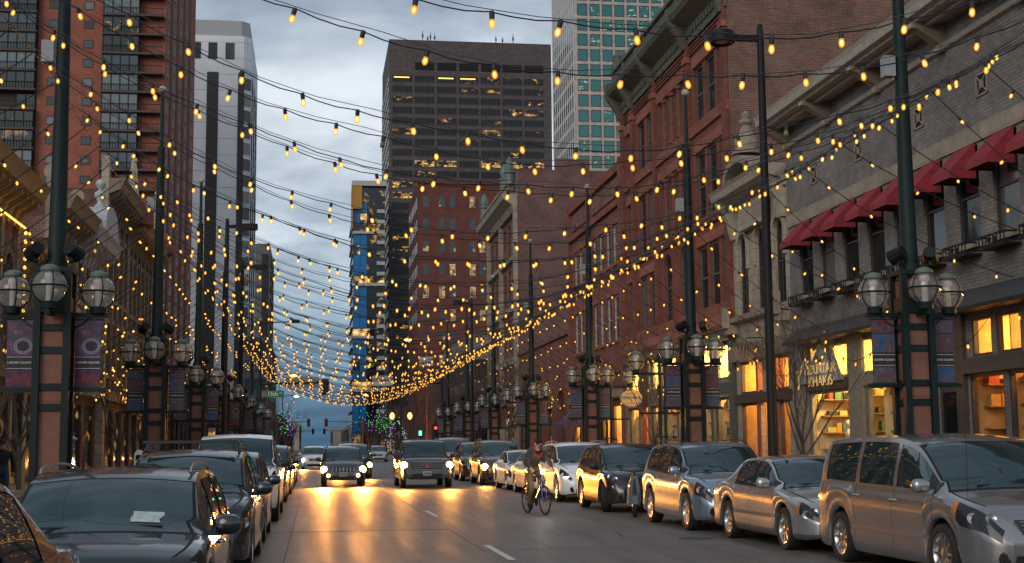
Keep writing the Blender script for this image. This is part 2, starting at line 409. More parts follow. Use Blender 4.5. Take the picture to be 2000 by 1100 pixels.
def shell(T, u0, u1, z1, dep, parent, mat, roofmat=None, z0=0, name='side_wall'):
    """sides, back and roof behind a facade"""
    b = MB(T)
    for u in (u0, u1): b.poly([(u,0,z0),(u,-dep,z0),(u,-dep,z1),(u,0,z1)])
    b.poly([(u0,-dep,z0),(u1,-dep,z0),(u1,-dep,z1),(u0,-dep,z1)]); b.build(name, mat, parent)
    b = MB(T); b.poly([(u0,0,z1),(u1,0,z1),(u1,-dep,z1),(u0,-dep,z1)]); b.build('roof', roofmat or M_roof, parent)
def text_obj(body, size, mat, parent, loc, rot, name='lettering', extrude=.004, align='CENTER', sx=1.0):
    cu = bpy.data.curves.new(name, 'FONT'); cu.body = body; cu.size = size; cu.align_x = align; cu.align_y = 'CENTER'; cu.extrude = extrude
    o = bpy.data.objects.new(name, cu); COL.objects.link(o)
    o.location = loc; o.rotation_euler = rot; o.scale = (sx, 1, 1)
    bpy.context.view_layer.update()
    me = bpy.data.meshes.new_from_object(o.evaluated_get(bpy.context.evaluated_depsgraph_get())); mw = o.matrix_world.copy()
    bpy.data.objects.remove(o); bpy.data.curves.remove(cu)
    me.transform(mw); me.materials.clear(); me.materials.append(mat); me.name = name
    return link(name, me, parent)
ROT_FRONT = (PI/2, 0, 0)                # reads facing the camera (-Y)
ROT_R = (PI/2, 0, -PI/2)                # on a right-hand facade, facing -X
ROT_L = (PI/2, 0, PI/2)                 # on a left-hand facade, facing +X
GOODS = [plain('goods_%d' % i, c, .7) for i, c in enumerate([(.5,.08,.05),(.08,.14,.3),(.65,.6,.5),(.35,.2,.08),(.1,.22,.12),(.04,.04,.045),(.6,.3,.05),(.55,.5,.2)])]
M_shopwall = plain('shop_wall', (.78,.62,.36), .75, var=.12, scale=1.2)
M_shopwood = plain('shop_timber', (.38,.22,.10), .55, var=.3, scale=3)
M_lamp = glow('shop_lamp', (1.0,.70,.32), 30)
def shop(T, parent, u0, u1, z0, z1, dep=2.6, power=120, col=(1,.60,.20), goods=True, seed=1, wallm=None, d0=0.0):
    """lit room behind a shop window: floor, walls, shelves with goods, ceiling lamps"""
    rnd = random.Random(seed); d0 = d0 - .165
    b = MB(T)
    b.poly([(u0,d0,z0),(u1,d0,z0),(u1,-dep,z0),(u0,-dep,z0)], 1)
    b.poly([(u0,-dep,z0),(u1,-dep,z0),(u1,-dep,z1),(u0,-dep,z1)]); b.poly([(u0,d0,z1),(u1,d0,z1),(u1,-dep,z1),(u0,-dep,z1)])
    for u in (u0, u1): b.poly([(u,d0,z0),(u,-dep,z0),(u,-dep,z1),(u,d0,z1)])
    b.build('interior', [wallm or M_shopwall, M_shopwood], parent)
    n = max(1, int((u1-u0)/2.2)); lb = MB(T)
    for i in range(n):
        u = u0 + (i+.5)*(u1-u0)/n; lb.box(u-.22, u+.22, -dep*.62, -dep*.62+.16, z1-.1, z1-.04)
        ld = bpy.data.lights.new('shop_light', 'POINT'); ld.energy = power*.72/n; ld.color = col; ld.shadow_soft_size = .18
        lo = bpy.data.objects.new('shop_light', ld); COL.objects.link(lo); lo.parent = parent; lo.location = T((u, -dep*.62+.08, z1-.32))
    lb.build('ceiling_lamp', M_lamp, parent)
    if goods:
        dd = -dep + .02
        for zz in np.arange(z0+.9, min(z1-.5, z0+2.3), .55):
            q = MB(T); q.box(u0+.1, u1-.1, dd, dd+.34, zz, zz+.035); sh = q.build('shelf', M_shopwood, parent)
            u = u0+.15
            while u < u1-.4:
                w = rnd.uniform(.12,.34); hh = rnd.uniform(.12,.34)
                if rnd.random() < .8:
                    q = MB(T); q.box(u, u+w, dd+.04, dd+.30, zz+.03, zz+.035+hh); q.build('goods', rnd.choice(GOODS), sh)
                u += w + rnd.uniform(.03,.14)
        for zz in np.arange(z0+.75, min(z1-.5, z0+3.0), .5):     # shelves on the end wall
            q = MB(T); q.box(u1-.32, u1-.02, -dep+.1, d0-.15, zz, zz+.035); sh = q.build('shelf', M_shopwood, parent); d = -dep+.15
            while d < d0-.35:
                w = rnd.uniform(.10,.28); hh = rnd.uniform(.12,.36)
                if rnd.random() < .85: q = MB(T); q.box(u1-.28, u1-.05, d, d+w, zz+.03, zz+.035+hh); q.build('goods', rnd.choice(GOODS), sh)
                d += w + rnd.uniform(.02,.10)
        # hanging rail of clothes nearer the window
        rail = MB(T); rz = z0+1.62; ra, rb = u0+.3, u0+.3+(u1-u0-.6)*.55
        rail.tube([(ra,-1.0,z0),(ra,-1.0,rz),(rb,-1.0,rz),(rb,-1.0,z0)], .018, 5); rl = rail.build('clothes_rail', M_darkgrey, parent)
        u = ra+.08
        while u < rb-.1:
            q = MB(T); l = rnd.uniform(.7,1.05); w = rnd.uniform(.03,.06)
            q.loft([[(u-w/2,-1.22,rz-l),(u+w/2,-1.22,rz-l),(u+w/2,-.78,rz-l),(u-w/2,-.78,rz-l)],[(u-w/2,-1.2,rz-.2),(u+w/2,-1.2,rz-.2),(u+w/2,-.8,rz-.2),(u-w/2,-.8,rz-.2)],
                    [(u-.01,-1.03,rz-.04),(u+.01,-1.03,rz-.04),(u+.01,-.97,rz-.04),(u-.01,-.97,rz-.04)]]); q.build('garment', rnd.choice(GOODS), rl)
            u += rnd.uniform(.09,.16)
def mannequin(T, parent, u, d, z, m):
    b = MB(T); s = lambda r, h, e=1: [(u+r*math.cos(a*PI/5), d+r*e*math.sin(a*PI/5), z+h) for a in range(10)]
    b.loft([s(.16,.75,.7), s(.17,.85,.7), s(.12,1.05,.7), s(.17,1.3,.7), s(.19,1.42,.55), s(.06,1.5), s(.05,1.56), s(.09,1.62), s(.1,1.7), s(.06,1.79), s(.01,1.8)])
    for e in (-1,1): b.tube([(u+e*.19,d,z+1.4),(u+e*.24,d,z+1.1),(u+e*.2,d+.06,z+.85)], [.05,.045,.035], 6); b.tube([(u+e*.08,d,z+.8),(u+e*.09,d,z+.4),(u+e*.09,d,z+.03)], [.085,.06,.045], 6)
    b.build('mannequin', m, parent, 60)
def shopfront(T, parent, bays, fm, fd=.12, mat_pane=None):
    """bays = (u0,u1,z0,z1): framed glass"""
    for (a, c, e, f) in bays:
        b = MB(T); w = .07
        b.box(a, a+w, -.14, -.14+fd, e, f); b.box(c-w, c, -.14, -.14+fd, e, f); b.box(a+w, c-w, -.14, -.14+fd, e, e+w); b.box(a+w, c-w, -.14, -.14+fd, f-w, f)
        o = b.build('shop_window', fm, parent); p = MB(T); p.poly([(a+.02,-.09,e+.02),(c-.02,-.09,e+.02),(c-.02,-.09,f-.02),(a+.02,-.09,f-.02)]); p.build('pane', mat_pane or M_clear, o)
# ================================================================ right side: grey brick building with red awnings
# (buildings are modelled in world coordinates; their empties keep the identity transform)
def bld(label, name='brick_building', cat='building', group=None): return thing(name, label, cat, (0,0,0), 0, group)
T = F_right()
B1 = bld('grey brick two storey shop building with a row of red awnings')
W1 = [(27.25+1.78*k, 28.40+1.78*k, 6.15, 8.40) for k in range(-3, 8)]
SB = [(22.2,24.4,.5,3.15),(24.6,26.6,.5,3.15),(26.75,28.15,.5,3.15),(28.35,29.95,.5,3.15),(33.75,35.95,1.0,3.15),(37.15,40.3,.55,3.15),
      (22.2,23.9,3.55,4.45),(24.1,25.9,3.55,4.45),(26.1,27.3,3.55,4.45),(27.5,28.6,3.55,4.45),(28.8,29.75,3.55,4.45),(33.75,35.1,3.5,4.5),(35.3,36.7,3.5,4.5),(37.3,38.7,3.5,4.5),(38.9,40.3,3.5,4.5)]
DOOR1 = (30.5, 31.75, .13, 3.15)
b = MB(T); wall(b, 20, 41.8, 0, 12.0, W1 + SB + [DOOR1], .16); b.build('wall', M_greybrick, B1)
shell(T, 20, 41.8, 12.0, 16, B1, M_sidebrick)
for k, h in enumerate(W1): window(T, B1, h, .16, M_frame_d, M_glass if k % 3 else M_glass2, 'sash')
moulding(T, 'string_course', 20, 41.79, [(0,8.45),(.05,8.45),(.05,8.83),(0,8.83)], M_buff, B1)
moulding(T, 'frieze_moulding', 20, 41.79, [(0,11.0),(.10,11.02),(.14,11.12),(.05,11.2),(0,11.2)], M_beigetrim, B1)
moulding(T, 'cornice', 20, 41.9, [(0,11.66),(.78,11.66),(.80,11.72),(.95,11.76),(.98,11.95),(1.02,12.06),(0,12.06)], M_beigetrim, B1)
moulding(T, 'soffit_beam', 20, 41.85, [(.40,11.56),(.52,11.56),(.52,11.655),(.40,11.655)], M_beigetrim, B1)
for y in (22.9, 26.6, 30.46, 34.29, 38.03, 41.52):
    b = MB(T); prof = [(0,10.98),(.17,10.95),(.17,11.15),(.72,11.50),(.86,11.52),(.86,11.66),(0,11.66)]
    b.loft([[(y-.16, d, z) for d, z in prof], [(y+.16, d, z) for d, z in prof]]); br = b.build('bracket', M_tan, B1)
    q = MB(T); q.box(y-.11, y+.11, .17, .185, 10.99, 11.12); q.box(y-.11, y+.11, .86, .875, 11.53, 11.65); q.build('bracket_panel', M_beigetrim, br)
for y in (28.66, 31.98, 35.87, 39.35):
    b = MB(T); a = .27; z = 9.72
    b.box(y-a, y+a, .002, .03, z-a, z-a+.05, 0); b.box(y-a, y+a, .002, .03, z+a-.05, z+a, 0); b.box(y-a, y-a+.05, .002, .03, z-a, z+a, 0); b.box(y+a-.05, y+a, .002, .03, z-a, z+a, 0)
    for s in (-1, 1): b.tube([(y-a, .02, z-s*a), (y+a, .02, z+s*a)], .018, 4, 0)
    b.lathe([(.02,0),(.11,0),(.11,.02),(.02,.02)], (y, .012, z), 8, 0, 'y')
    b.poly([(y-a,.003,z-a),(y+a,.003,z-a),(y+a,.003,z+a),(y-a,.003,z+a)], 1)
    b.build('vent_grille', [M_tan, M_black], B1)
for k, h in enumerate(W1):
    u0, u1 = h[0]+.08, h[1]-.10; b = MB(T)      # canvas awning: sloping top, closed cheeks, valance
    pr = [(0.02, 8.46), (.66, 7.80), (.68, 7.62), (.665, 7.62), (.64, 7.78), (.02, 8.40)]
    b.loft([[(u0, d, z) for d, z in pr], [(u1, d, z) for d, z in pr]])
    for u in (u0+.004, u1-.004): b.poly([(u,.02,8.45),(u,.66,7.79),(u,.67,7.62),(u,.02,7.62)])
    aw = b.build('awning', M_awning, B1)
    q = MB(T); q.tube([(u0+.02,.02,7.62),(u0+.02,.64,7.64),(u1-.02,.64,7.64),(u1-.02,.02,7.62)], .014, 5); q.build('awning_frame', M_darkgrey, aw)
    q = MB(T); z = 5.82; a, c = h[0]-.0, h[1]+.0    # iron planter box with ornament
    q.box(a, c, .02, .42, z, z+.05); q.box(a, c, .40, .42, z+.05, z+.09); q.box(a, c, .40, .42, z+.27, z+.31)
    for s in np.linspace(a, c-.02, 8): q.box(s, s+.02, .40, .42, z+.09, z+.27)
    for s in ((a+c)/2-.12, (a+c)/2+.12): q.lathe([(.03,0),(.07,0),(.07,.02),(.03,.02)], (s, .395, z+.18), 8, 0, 'y')
    for s in (a, c-.02): q.box(s, s+.02, .02, .40, z+.27, z+.31); q.box(s, s+.02, .02, .40, z+.09, z+.12)
    q.build('window_planter', M_black, B1)
    part(T, 'sill', M_buff, B1, (h[0]-.06, h[1]+.06, .002, .12, 6.03, 6.148))
moulding(T, 'shop_canopy', 30.9, 41.1, [(.003,4.62),(.55,4.62),(.6,4.70),(.02,5.15),(.003,5.15)], M_darkgrey, B1)
moulding(T, 'shop_canopy', 20, 30.2, [(.003,4.56),(.55,4.56),(.6,4.64),(.02,5.12),(.003,5.12)], M_darkgrey, B1)
part(T, 'signboard', M_darkbrown, B1, (37.0, 40.5, .005, .10, 3.17, 3.46)); part(T, 'fascia', M_tan, B1, (33.6, 36.8, .005, .09, 3.17, 3.46)); part(T, 'fascia', M_darkgrey, B1, (22, 30.0, .005, .14, 3.17, 3.52))
for (a, c) in ((40.45,41.3),(36.05,37.05),(30.05,30.45),(31.8,33.65)): part(T, 'pilaster', M_tan if a > 33 else M_darkbrown, B1, (a, c, .003, .10, .13, 4.60 if a < 31 else 4.6))
part(T, 'stall_riser', M_darkbrown, B1, (37.1,40.35,.003,.06,.13,.52), (33.7,36.0,.003,.06,.13,.97), (22.2,29.95,.003,.06,.13,.47))
shopfront(T, B1, [s for s in SB if s[0] > 33], M_tan); shopfront(T, B1, [s for s in SB if s[0] < 33], M_frame_d)
b = MB(T); b.box(30.55, 31.7, -.155, -.10, .13, 3.1); dr = b.build('door', M_darkbrown, B1); q = MB(T); q.box(30.7,31.55,-.098,-.09,.5,2.8); q.build('door_pane', M_glass, dr); q = MB(T); q.tube([(31.5,-.09,1.0),(31.5,-.04,1.0),(31.5,-.04,1.5),(31.5,-.09,1.5)], .015, 5); q.build('handle', M_goldbrown, dr)
for _i, (_a, _c, _p) in enumerate(((37.12,40.38,900),(35.22,36.95,420),(33.55,35.2,480))): shop(T, B1, _a, _c, .15, 4.55, 2.2, _p, (1,.62,.16), seed=3+_i)
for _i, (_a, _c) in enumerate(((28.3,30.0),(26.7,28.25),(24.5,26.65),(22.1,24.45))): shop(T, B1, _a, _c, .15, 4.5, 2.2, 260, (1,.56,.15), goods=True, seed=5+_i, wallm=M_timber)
mannequin(T, B1, 38.3, -.8, .5, GOODS[0]); mannequin(T, B1, 39.6, -.9, .5, GOODS[2]); mannequin(T, B1, 34.3, -.75, .8, GOODS[4]); mannequin(T, B1, 29.3, -.9, .3, GOODS[5])
# mountain shop sign: snow peaks and lettering standing on the signboard
SG = thing('shop_sign', 'mountain shaped shop sign with glowing letters beside bare tree', 'sign')
M_peak = plain('snow_peak_paint', (.35,.38,.38), .6, var=.6, scale=9); M_sgn = glow('sign_letters', (1,.60,.20), .75)
b = MB(T); ridge = [(40.9,3.40),(40.6,3.9),(40.35,4.12),(40.1,3.8),(39.9,3.95),(39.3,4.25),(39.0,4.62),(38.6,4.2),(38.1,4.3),(37.75,3.95),(37.3,3.40)]
b.loft([[(u,.12,z) for u, z in ridge], [(u,.20,z) for u, z in ridge]]); b.build('mountain_board', M_peak, SG)
b = MB(T); b.tube([(40.75,.23,3.25),(40.6,.23,3.7),(40.3,.23,3.98),(39.8,.23,4.06)], .03, 5); b.build('neon_outline', M_sgn, SG)
text_obj('MOUNTAIN', .42, M_sgn, SG, (FR-.24, 38.85, 3.78), ROT_R, sx=1.12); text_obj('KHAKIS', .42, M_sgn, SG, (FR-.24, 38.85, 3.42), ROT_R, sx=1.4)
# poster in the corner shop window
PO = thing('poster', 'winter sale poster with a figure in an orange coat in shop window', 'poster')
part(T, 'paper', plain('poster_paper', (.55,.36,.20), .6), PO, (26.85, 28.05, -.30, -.29, .7, 2.75))
text_obj('WINTER', .27, plain('poster_ink', (.85,.8,.7), .6, var=0), PO, (FR+.283, 27.45, 2.3), ROT_R); text_obj('SALE', .36, MATS['poster_ink'], PO, (FR+.283, 27.45, 1.98), ROT_R)
b = MB(T); b.lathe([(.0,0),(.13,0),(.13,.006),(0,.006)], (27.5,-.288,1.62), 14, 1, 'y'); b.prism([(27.15,.72),(27.2,1.2),(27.38,1.46),(27.6,1.46),(27.8,1.2),(27.87,.72)], -.288, -.283, 'y', 0)
b.build('figure_print', [GOODS[6], GOODS[3]], PO)

# ================================================================ narrow pale stone building
B2 = bld('narrow cream stone building with three arched windows and curved pediment', 'stone_building')
W2 = [(y-.48, y+.48, 6.15, 8.95, .46) for y in (42.65, 44.55, 46.5)]
S2 = [(42.2,43.2,.4,3.0),(43.5,45.1,.13,3.0),(45.4,47.2,.5,3.0),(42.2,44.5,3.35,4.45),(44.8,47.2,3.35,4.45)]
b = MB(T); wall(b, 41.8, 47.7, 0, 10.6, W2 + S2, .16); b.build('wall', M_cream, B2); shell(T, 41.83, 47.67, 10.6, 14, B2, M_sidebrick)
for h in W2:
    window(T, B2, h, .16, M_frame_d, M_glass, 'sash')
    b = MB(T); A = arc(h[0]-.02, h[1]+.02, 8.53, .46); C = arc(h[0]-.2, h[1]+.2, 8.53, .64)
    for i in range(len(A)-1): b.loft([[(x,.003,z) for x, z in (A[i],A[i+1],C[i+1],C[i])], [(x,.09,z) for x, z in (A[i],A[i+1],C[i+1],C[i])]])
    b.box(h[0]-.2, h[0]-.02, .003, .09, 7.7, 8.53); b.box(h[1]+.02, h[1]+.2, .003, .09, 7.7, 8.53); b.box((h[0]+h[1])/2-.09, (h[0]+h[1])/2+.09, .003, .16, 8.95, 9.5)
    b.build('window_hood', M_cream, B2)
moulding(T, 'sill_course', 41.8, 47.7, [(.003,5.85),(.3,5.9),(.34,6.05),(.1,6.13),(.003,6.13)], M_buff, B2)
for y in (42.0, 47.45): part(T, 'corbel', M_buff, B2, (y-.2, y+.22, .34, .5, 5.72, 6.45), (y-.16, y+.18, .003, .40, 5.5, 5.84))
moulding(T, 'cornice', 41.8, 47.72, [(.003,9.9),(.12,9.9),(.2,10.15),(.75,10.3),(.82,10.52),(.9,10.62),(.003,10.62)], M_beigetrim, B2)
b = MB(T)   # segmental pediment with raised hood and finial
A = arc(43.3, 46.2, 10.62, .8, 14); C = arc(43.55, 45.95, 10.62, .55, 14)
for i in range(14): b.loft([[(x,.003,z) for x, z in (A[i],A[i+1],C[i+1],C[i])], [(x,.82,z) for x, z in (A[i],A[i+1],C[i+1],C[i])]])
b.build('pediment_hood', M_tan, B2)
b = MB(T); b.poly([(x,.05,z) for x, z in C]); b.box(43.4, 46.1, .06, .3, 9.0, 9.85); b.build('pediment_panel', M_cream, B2)
b = MB(T); b.lathe([(.5,0),(.5,.12),(.38,.2),(.42,.5),(.22,.8),(.15,1.0),(.24,1.1),(.24,1.2),(.12,1.25),(.17,1.42),(.02,1.55)], (44.75,.35,11.5), 10); b.build('finial', M_tan, B2, 40)
for y in (42.15, 47.3): 
    b = MB(T); b.loft([[(y-.2,d,z) for d, z in ((.003,8.9),(.15,8.9),(.3,9.5),(.7,10.1),(.7,10.29),(.003,10.29))],[(y+.2,d,z) for d, z in ((.003,8.9),(.15,8.9),(.3,9.5),(.7,10.1),(.7,10.29),(.003,10.29))]]); b.build('console', M_beigetrim, B2)
moulding(T, 'shop_lintel', 41.8, 47.7, [(.003,4.5),(.2,4.5),(.24,4.7),(.3,5.05),(.003,5.05)], M_tan, B2)
part(T, 'door_lintel', M_darkbrown, B2, (41.9,47.6,.005,.12,3.02,3.33))
shopfront(T, B2, S2[3:], M_darkbrown); shopfront(T, B2, [S2[0], S2[2]], M_darkbrown)
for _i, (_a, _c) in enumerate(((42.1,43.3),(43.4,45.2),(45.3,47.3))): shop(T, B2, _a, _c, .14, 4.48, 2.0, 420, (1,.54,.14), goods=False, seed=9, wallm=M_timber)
part(T, 'menu_case', M_tan, B2, (45.6,46.4,-1.3,-1.2,1.2,2.3)); part(T, 'column', plain('rust_column', (.26,.09,.05), .6), B2, (43.25,43.45,-.2,.06,.13,4.5), (45.15,45.35,-.2,.06,.13,4.5))
# lattice lantern box hanging on that front
LB = thing('sign_box', 'pale lattice sign box hanging on the cream stone front', 'sign'); b = MB()
bx0, bx1, by, bz0, bz1 = 13.95, 14.55, 44.3, 4.35, 4.95
b.box(bx0,bx1,by,by+.3,bz0,bz0+.05); b.box(bx0,bx1,by,by+.3,bz1-.05,bz1)
for x in np.linspace(bx0, bx1-.04, 6): b.box(x, x+.04, by, by+.02, bz0, bz1)
for k in range(4): b.tube([(bx0+k*.15, by-.01, bz0+.05), (bx0+k*.15+.15, by-.01, bz1-.05)], .012, 4)
for y in (by+.28,): b.box(bx0, bx1, y, y+.02, bz0, bz1)
b.build('lattice', M_tan, LB); b = MB(); b.tube([(bx1-.2,by+.15,bz1-.02),(bx1-.2,by+.15,bz1+.2),(FR,by+.15,bz1+.2)], .02, 5); b.build('bracket', M_black, LB)

# ================================================================ tall red sandstone building
B3 = bld('tall red brick building with green tin cornice and paired windows')
grp = [48.45, 50.02, 51.6, 53.85, 55.02, 56.2, 57.5, 59.65, 61.35, 63.65]
def hw(y): return .46 if 53.5 < y < 58 else .60
WA = [(y-hw(y), y+hw(y), 14.27, 16.55) for y in grp]
WB = [(y-hw(y), y+hw(y), 10.35, 13.05, .4) if 53.5 < y < 58 else (y-hw(y), y+hw(y), 10.35, 13.05) for y in grp]
WC = [(y-.60, y+.60, 6.82, 9.28) for y in grp if not 53.5 < y < 58] + [(53.75, 54.95, 6.82, 9.75, .6), (56.35, 57.6, 6.82, 9.75, .6)]
S3 = [(48.3,50.2,.5,3.3),(50.6,52.4,.5,3.3),(53.4,55.2,.13,3.3),(55.6,58.0,.6,3.3),(58.6,60.2,.6,3.3),(60.6,62.0,.13,3.3),(62.4,64.6,.6,3.3),
      (48.3,50.2,4.0,5.3),(50.6,52.4,4.0,5.3),(55.6,58.0,4.0,5.3),(58.6,60.2,4.0,5.3),(62.4,64.6,4.0,5.3)]
b = MB(T); wall(b, 47.7, 65.2, 0, 18.45, WA + WB + WC + S3, .15); b.build('wall', M_redbrick, B3); shell(T, 47.72, 65.2, 20.1, 22, B3, M_sidebrick)
b = MB(T); b.poly([(47.7,-.02,18.4),(65.2,-.02,18.4),(65.2,-.02,20.1),(47.7,-.02,20.1)]); b.build('parapet_back', M_greenmetal, B3)
for k, h in enumerate(WA + WB + WC): window(T, B3, h, .15, M_frame_g, M_glass2 if k % 7 == 3 else M_glass, 'sash')
for z0, z1, d in ((13.1, 13.5, .06), (16.6, 17.05, .07), (9.32, 9.72, .06)):
    for (a, c) in ((47.95,52.3),(59.0,62.0),(63.0,64.6)) if z0 < 10 else ((47.95,52.3),(53.3,58.2),(59.0,62.0),(63.0,64.6)):
        moulding(T, 'lintel', a, c, [(.003,z0),(d,z0),(d,z1),(.003,z1)], M_sandstone, B3)
for z0, z1 in ((13.85, 14.25), (10.0, 10.33), (6.35, 6.8)): moulding(T, 'sill_course', 47.7, 65.2, [(.003,z0),(.1,z0),(.14,z1),(.003,z1)], M_sandstone, B3)
moulding(T, 'first_floor_band', 47.7, 65.2, [(.003,5.75),(.24,5.75),(.3,5.95),(.22,6.1),(.14,6.34),(.003,6.34)], M_sandstone, B3)
for zz in (17.25, 17.4, 17.55):
    for (a, c) in ((48.2,52.7),(53.3,58.3),(58.9,62.5),(63.1,64.7)): moulding(T, 'brick_course', a, c, [(.003,zz),(.07,zz),(.07,zz+.08),(.003,zz+.08)], M_redbrick, B3)
for y in (47.95, 53.0, 58.6, 62.8, 64.95):
    part(T, 'pilaster', M_redbrick, B3, (y-.22, y+.22, .003, .16, 6.4, 18.4)); part(T, 'pilaster_cap', M_sandstone, B3, (y-.28, y+.28, .003, .22, 17.0, 17.25)); part(T, 'pilaster_block', M_sandstone, B3, (y-.26, y+.26, .003, .2, 9.85, 10.3))
b = MB(T)
for y in [54.43, 55.6, 56.85]:
    for z0, z1 in ((14.3,16.5),(10.4,13.0)): b.lathe([(.17,0),(.13,.15),(.09,.2),(.09,z1-z0-.2),(.17,z1-z0-.12),(.17,z1-z0)], (y,.04,z0), 8)
    if not 53.5 < y < 58: b.lathe([(.17,0),(.17,.15),(.12,.2),(.12,2.2),(.17,2.28),(.17,2.42)], (y,.04,6.84), 8)
tag(b.build('colonnettes', M_redbrick, B3, 40), kind='stuff')
moulding(T, 'cornice', 47.65, 65.5, [(.003,17.75),(.1,17.75),(.14,18.4),(.3,18.5),(.75,18.75),(.85,18.95),(.85,19.05),(.003,19.05)], M_greenmetal, B3)
moulding(T, 'parapet', 47.65, 65.4, [(.3,19.06),(.42,19.06),(.42,19.85),(.55,19.9),(.55,20.05),(.3,20.05)], M_greenmetal, B3)
b = MB(T)
for y in np.arange(48.0, 65.2, .27): b.box(y, y+.14, .423, .45, 19.2, 19.7)
tag(b.build('parapet_balusters', M_greenmetal, B3), kind='stuff')
b = MB(T)
for y in np.arange(47.9, 65.2, .42): b.box(y, y+.2, .14, .2, 18.02, 18.3)
tag(b.build('dentil_course', M_greenmetal, B3), kind='stuff')
for y in (47.95, 53.0, 58.6, 62.8, 65.1):
    b = MB(T); pr = [(.1,17.6),(.25,17.6),(.4,18.0),(.8,18.6),(.9,18.9),(.9,19.3),(.5,19.5),(.5,20.25),(.3,20.25),(.1,19.1)]
    b.loft([[(y-.16,d,z) for d, z in pr], [(y+.16,d,z) for d, z in pr]]); b.build('cornice_bracket', M_greenmetal, B3)
b = MB(T); b.lathe([(.35,0),(.35,.3),(.25,.4),(.3,.7),(.05,.95)], (65.1,.2,20.1), 8); b.build('urn', M_greenmetal, B3, 40)
for k, (a, c) in enumerate(((47.75,48.25),(50.22,50.58),(52.42,53.35),(55.22,55.58),(58.02,58.58),(60.22,60.58),(62.02,62.38),(64.62,65.15))): part(T, 'shop_pier', M_frame_g, B3, (a, c, .003, .14, .13, 5.7))
moulding(T, 'shop_cornice', 47.75, 65.15, [(.15,5.35),(.28,5.4),(.32,5.7),(.15,5.7)], M_frame_g, B3)
for (a, c) in ((48.25,50.22),(50.58,52.42),(55.58,58.02),(58.58,60.22),(62.38,64.62)): part(T, 'fascia_panel', M_tan, B3, (a, c, .003, .1, 3.32, 3.98)); part(T, 'panel_trim', M_frame_g, B3, (a+.1, c-.1, .1, .13, 3.45, 3.85))
shopfront(T, B3, [s for s in S3 if s[2] > .2], M_frame_g)
for a, c in ((53.4,55.2),(60.6,62.0)):
    b = MB(T); b.box(a+.1, c-.1, -1.0, -.94, .13, 2.6); dr = b.build('door', M_darkbrown, B3); q = MB(T); q.box(a+.35, c-.35, -.938, -.93, .9, 2.3); q.build('door_pane', M_glassw, dr)
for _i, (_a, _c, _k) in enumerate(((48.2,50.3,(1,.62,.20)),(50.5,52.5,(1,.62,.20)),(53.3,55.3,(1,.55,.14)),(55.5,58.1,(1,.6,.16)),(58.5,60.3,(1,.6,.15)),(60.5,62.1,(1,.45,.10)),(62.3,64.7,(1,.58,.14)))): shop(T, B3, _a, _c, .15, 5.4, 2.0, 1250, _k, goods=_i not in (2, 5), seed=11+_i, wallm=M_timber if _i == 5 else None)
mannequin(T, B3, 51.3, -.8, .5, GOODS[2]); mannequin(T, B3, 49.2, -.8, .5, GOODS[2])
# oval bistro sign
VS = thing('oval_sign', 'oval tan bistro sign hanging off the red brick front', 'sign')
M_oval = plain('tan_sign_board', (.50,.37,.22), .55, var=.08); M_ink = plain('sign_ink', (.05,.035,.025), .6, var=0)
b = MB(); sx, sy, sz = 13.98, 60.0, 3.66
for rr, hh in (((.52,.39),.035),): b.loft([[(sx+rr[0]*math.cos(a*PI/16), sy-hh, sz+rr[1]*math.sin(a*PI/16)) for a in range(32)], [(sx+rr[0]*math.cos(a*PI/16), sy+hh, sz+rr[1]*math.sin(a*PI/16)) for a in range(32)]])
b.build('board', M_oval, VS)
b = MB()
for a in range(32):
    p = [(sx+f*.52*math.cos(t*PI/16), sy-.037, sz+f*.39*math.sin(t*PI/16)) for f, t in ((1.0,a),(1.0,a+1),(.95,a+1),(.95,a))]; b.poly(p)
b.build('border', M_ink, VS)
text_obj('VENDÔME', .175, M_ink, VS, (sx, sy-.04, sz+.02), ROT_FRONT, extrude=.003, sx=1.12); text_obj('BISTRO', .085, M_ink, VS, (sx, sy-.04, sz+.2), ROT_FRONT, extrude=.003, sx=1.3)
b = MB(); b.prism([(sx-.04,sz-.13),(sx,sz-.18),(sx+.04,sz-.13),(sx,sz-.08)], sy-.042, sy-.036, 'y'); b.box(sx-.3, sx+.3, sy-.041, sy-.036, sz-.235, sz-.222); b.build('motif', M_ink, VS)
b = MB(); b.tube([(sx-.5,sy,sz+.55),(FR,sy,sz+.55)], .022, 6); b.tube([(sx-.25,sy,sz+.34),(sx-.25,sy,sz+.55)], .012, 5); b.tube([(sx+.25,sy,sz+.34),(sx+.25,sy,sz+.55)], .012, 5); b.build('bracket', M_black, VS)

# ================================================================ lower red building beyond it
B4 = bld('three storey red brick building with name panel parapet past tall one')
ys = (65.9, 67.35, 68.95, 70.75, 72.4, 74.9, 76.4, 77.85)
W4 = [(y-.50, y+.50, 10.75, 12.7) for y in ys] + [(y-.50, y+.50, 6.84, 9.1) for y in ys]
S4 = [(66.0,68.4,.5,3.6),(69.0,71.2,.5,3.6),(71.8,73.4,.13,3.6),(74.2,76.4,.5,3.6),(77.0,79.0,.5,3.6)]
b = MB(T); wall(b, 65.2, 79.8, 0, 15.4, W4 + S4, .13); b.build('wall', M_r4brick, B4); shell(T, 65.25, 79.8, 15.3, 18, B4, M_sidebrick)
for k, h in enumerate(W4): window(T, B4, h, .13, M_frame_w, M_glass2 if k % 5 == 1 else M_glass, 'sash'); part(T, 'lintel', M_sandstone, B4, (h[0]-.12, h[1]+.12, .003, .06, h[3]+.02, h[3]+.32)); part(T, 'sill', M_sandstone, B4, (h[0]-.1, h[1]+.1, .003, .1, h[2]-.16, h[2]-.01))
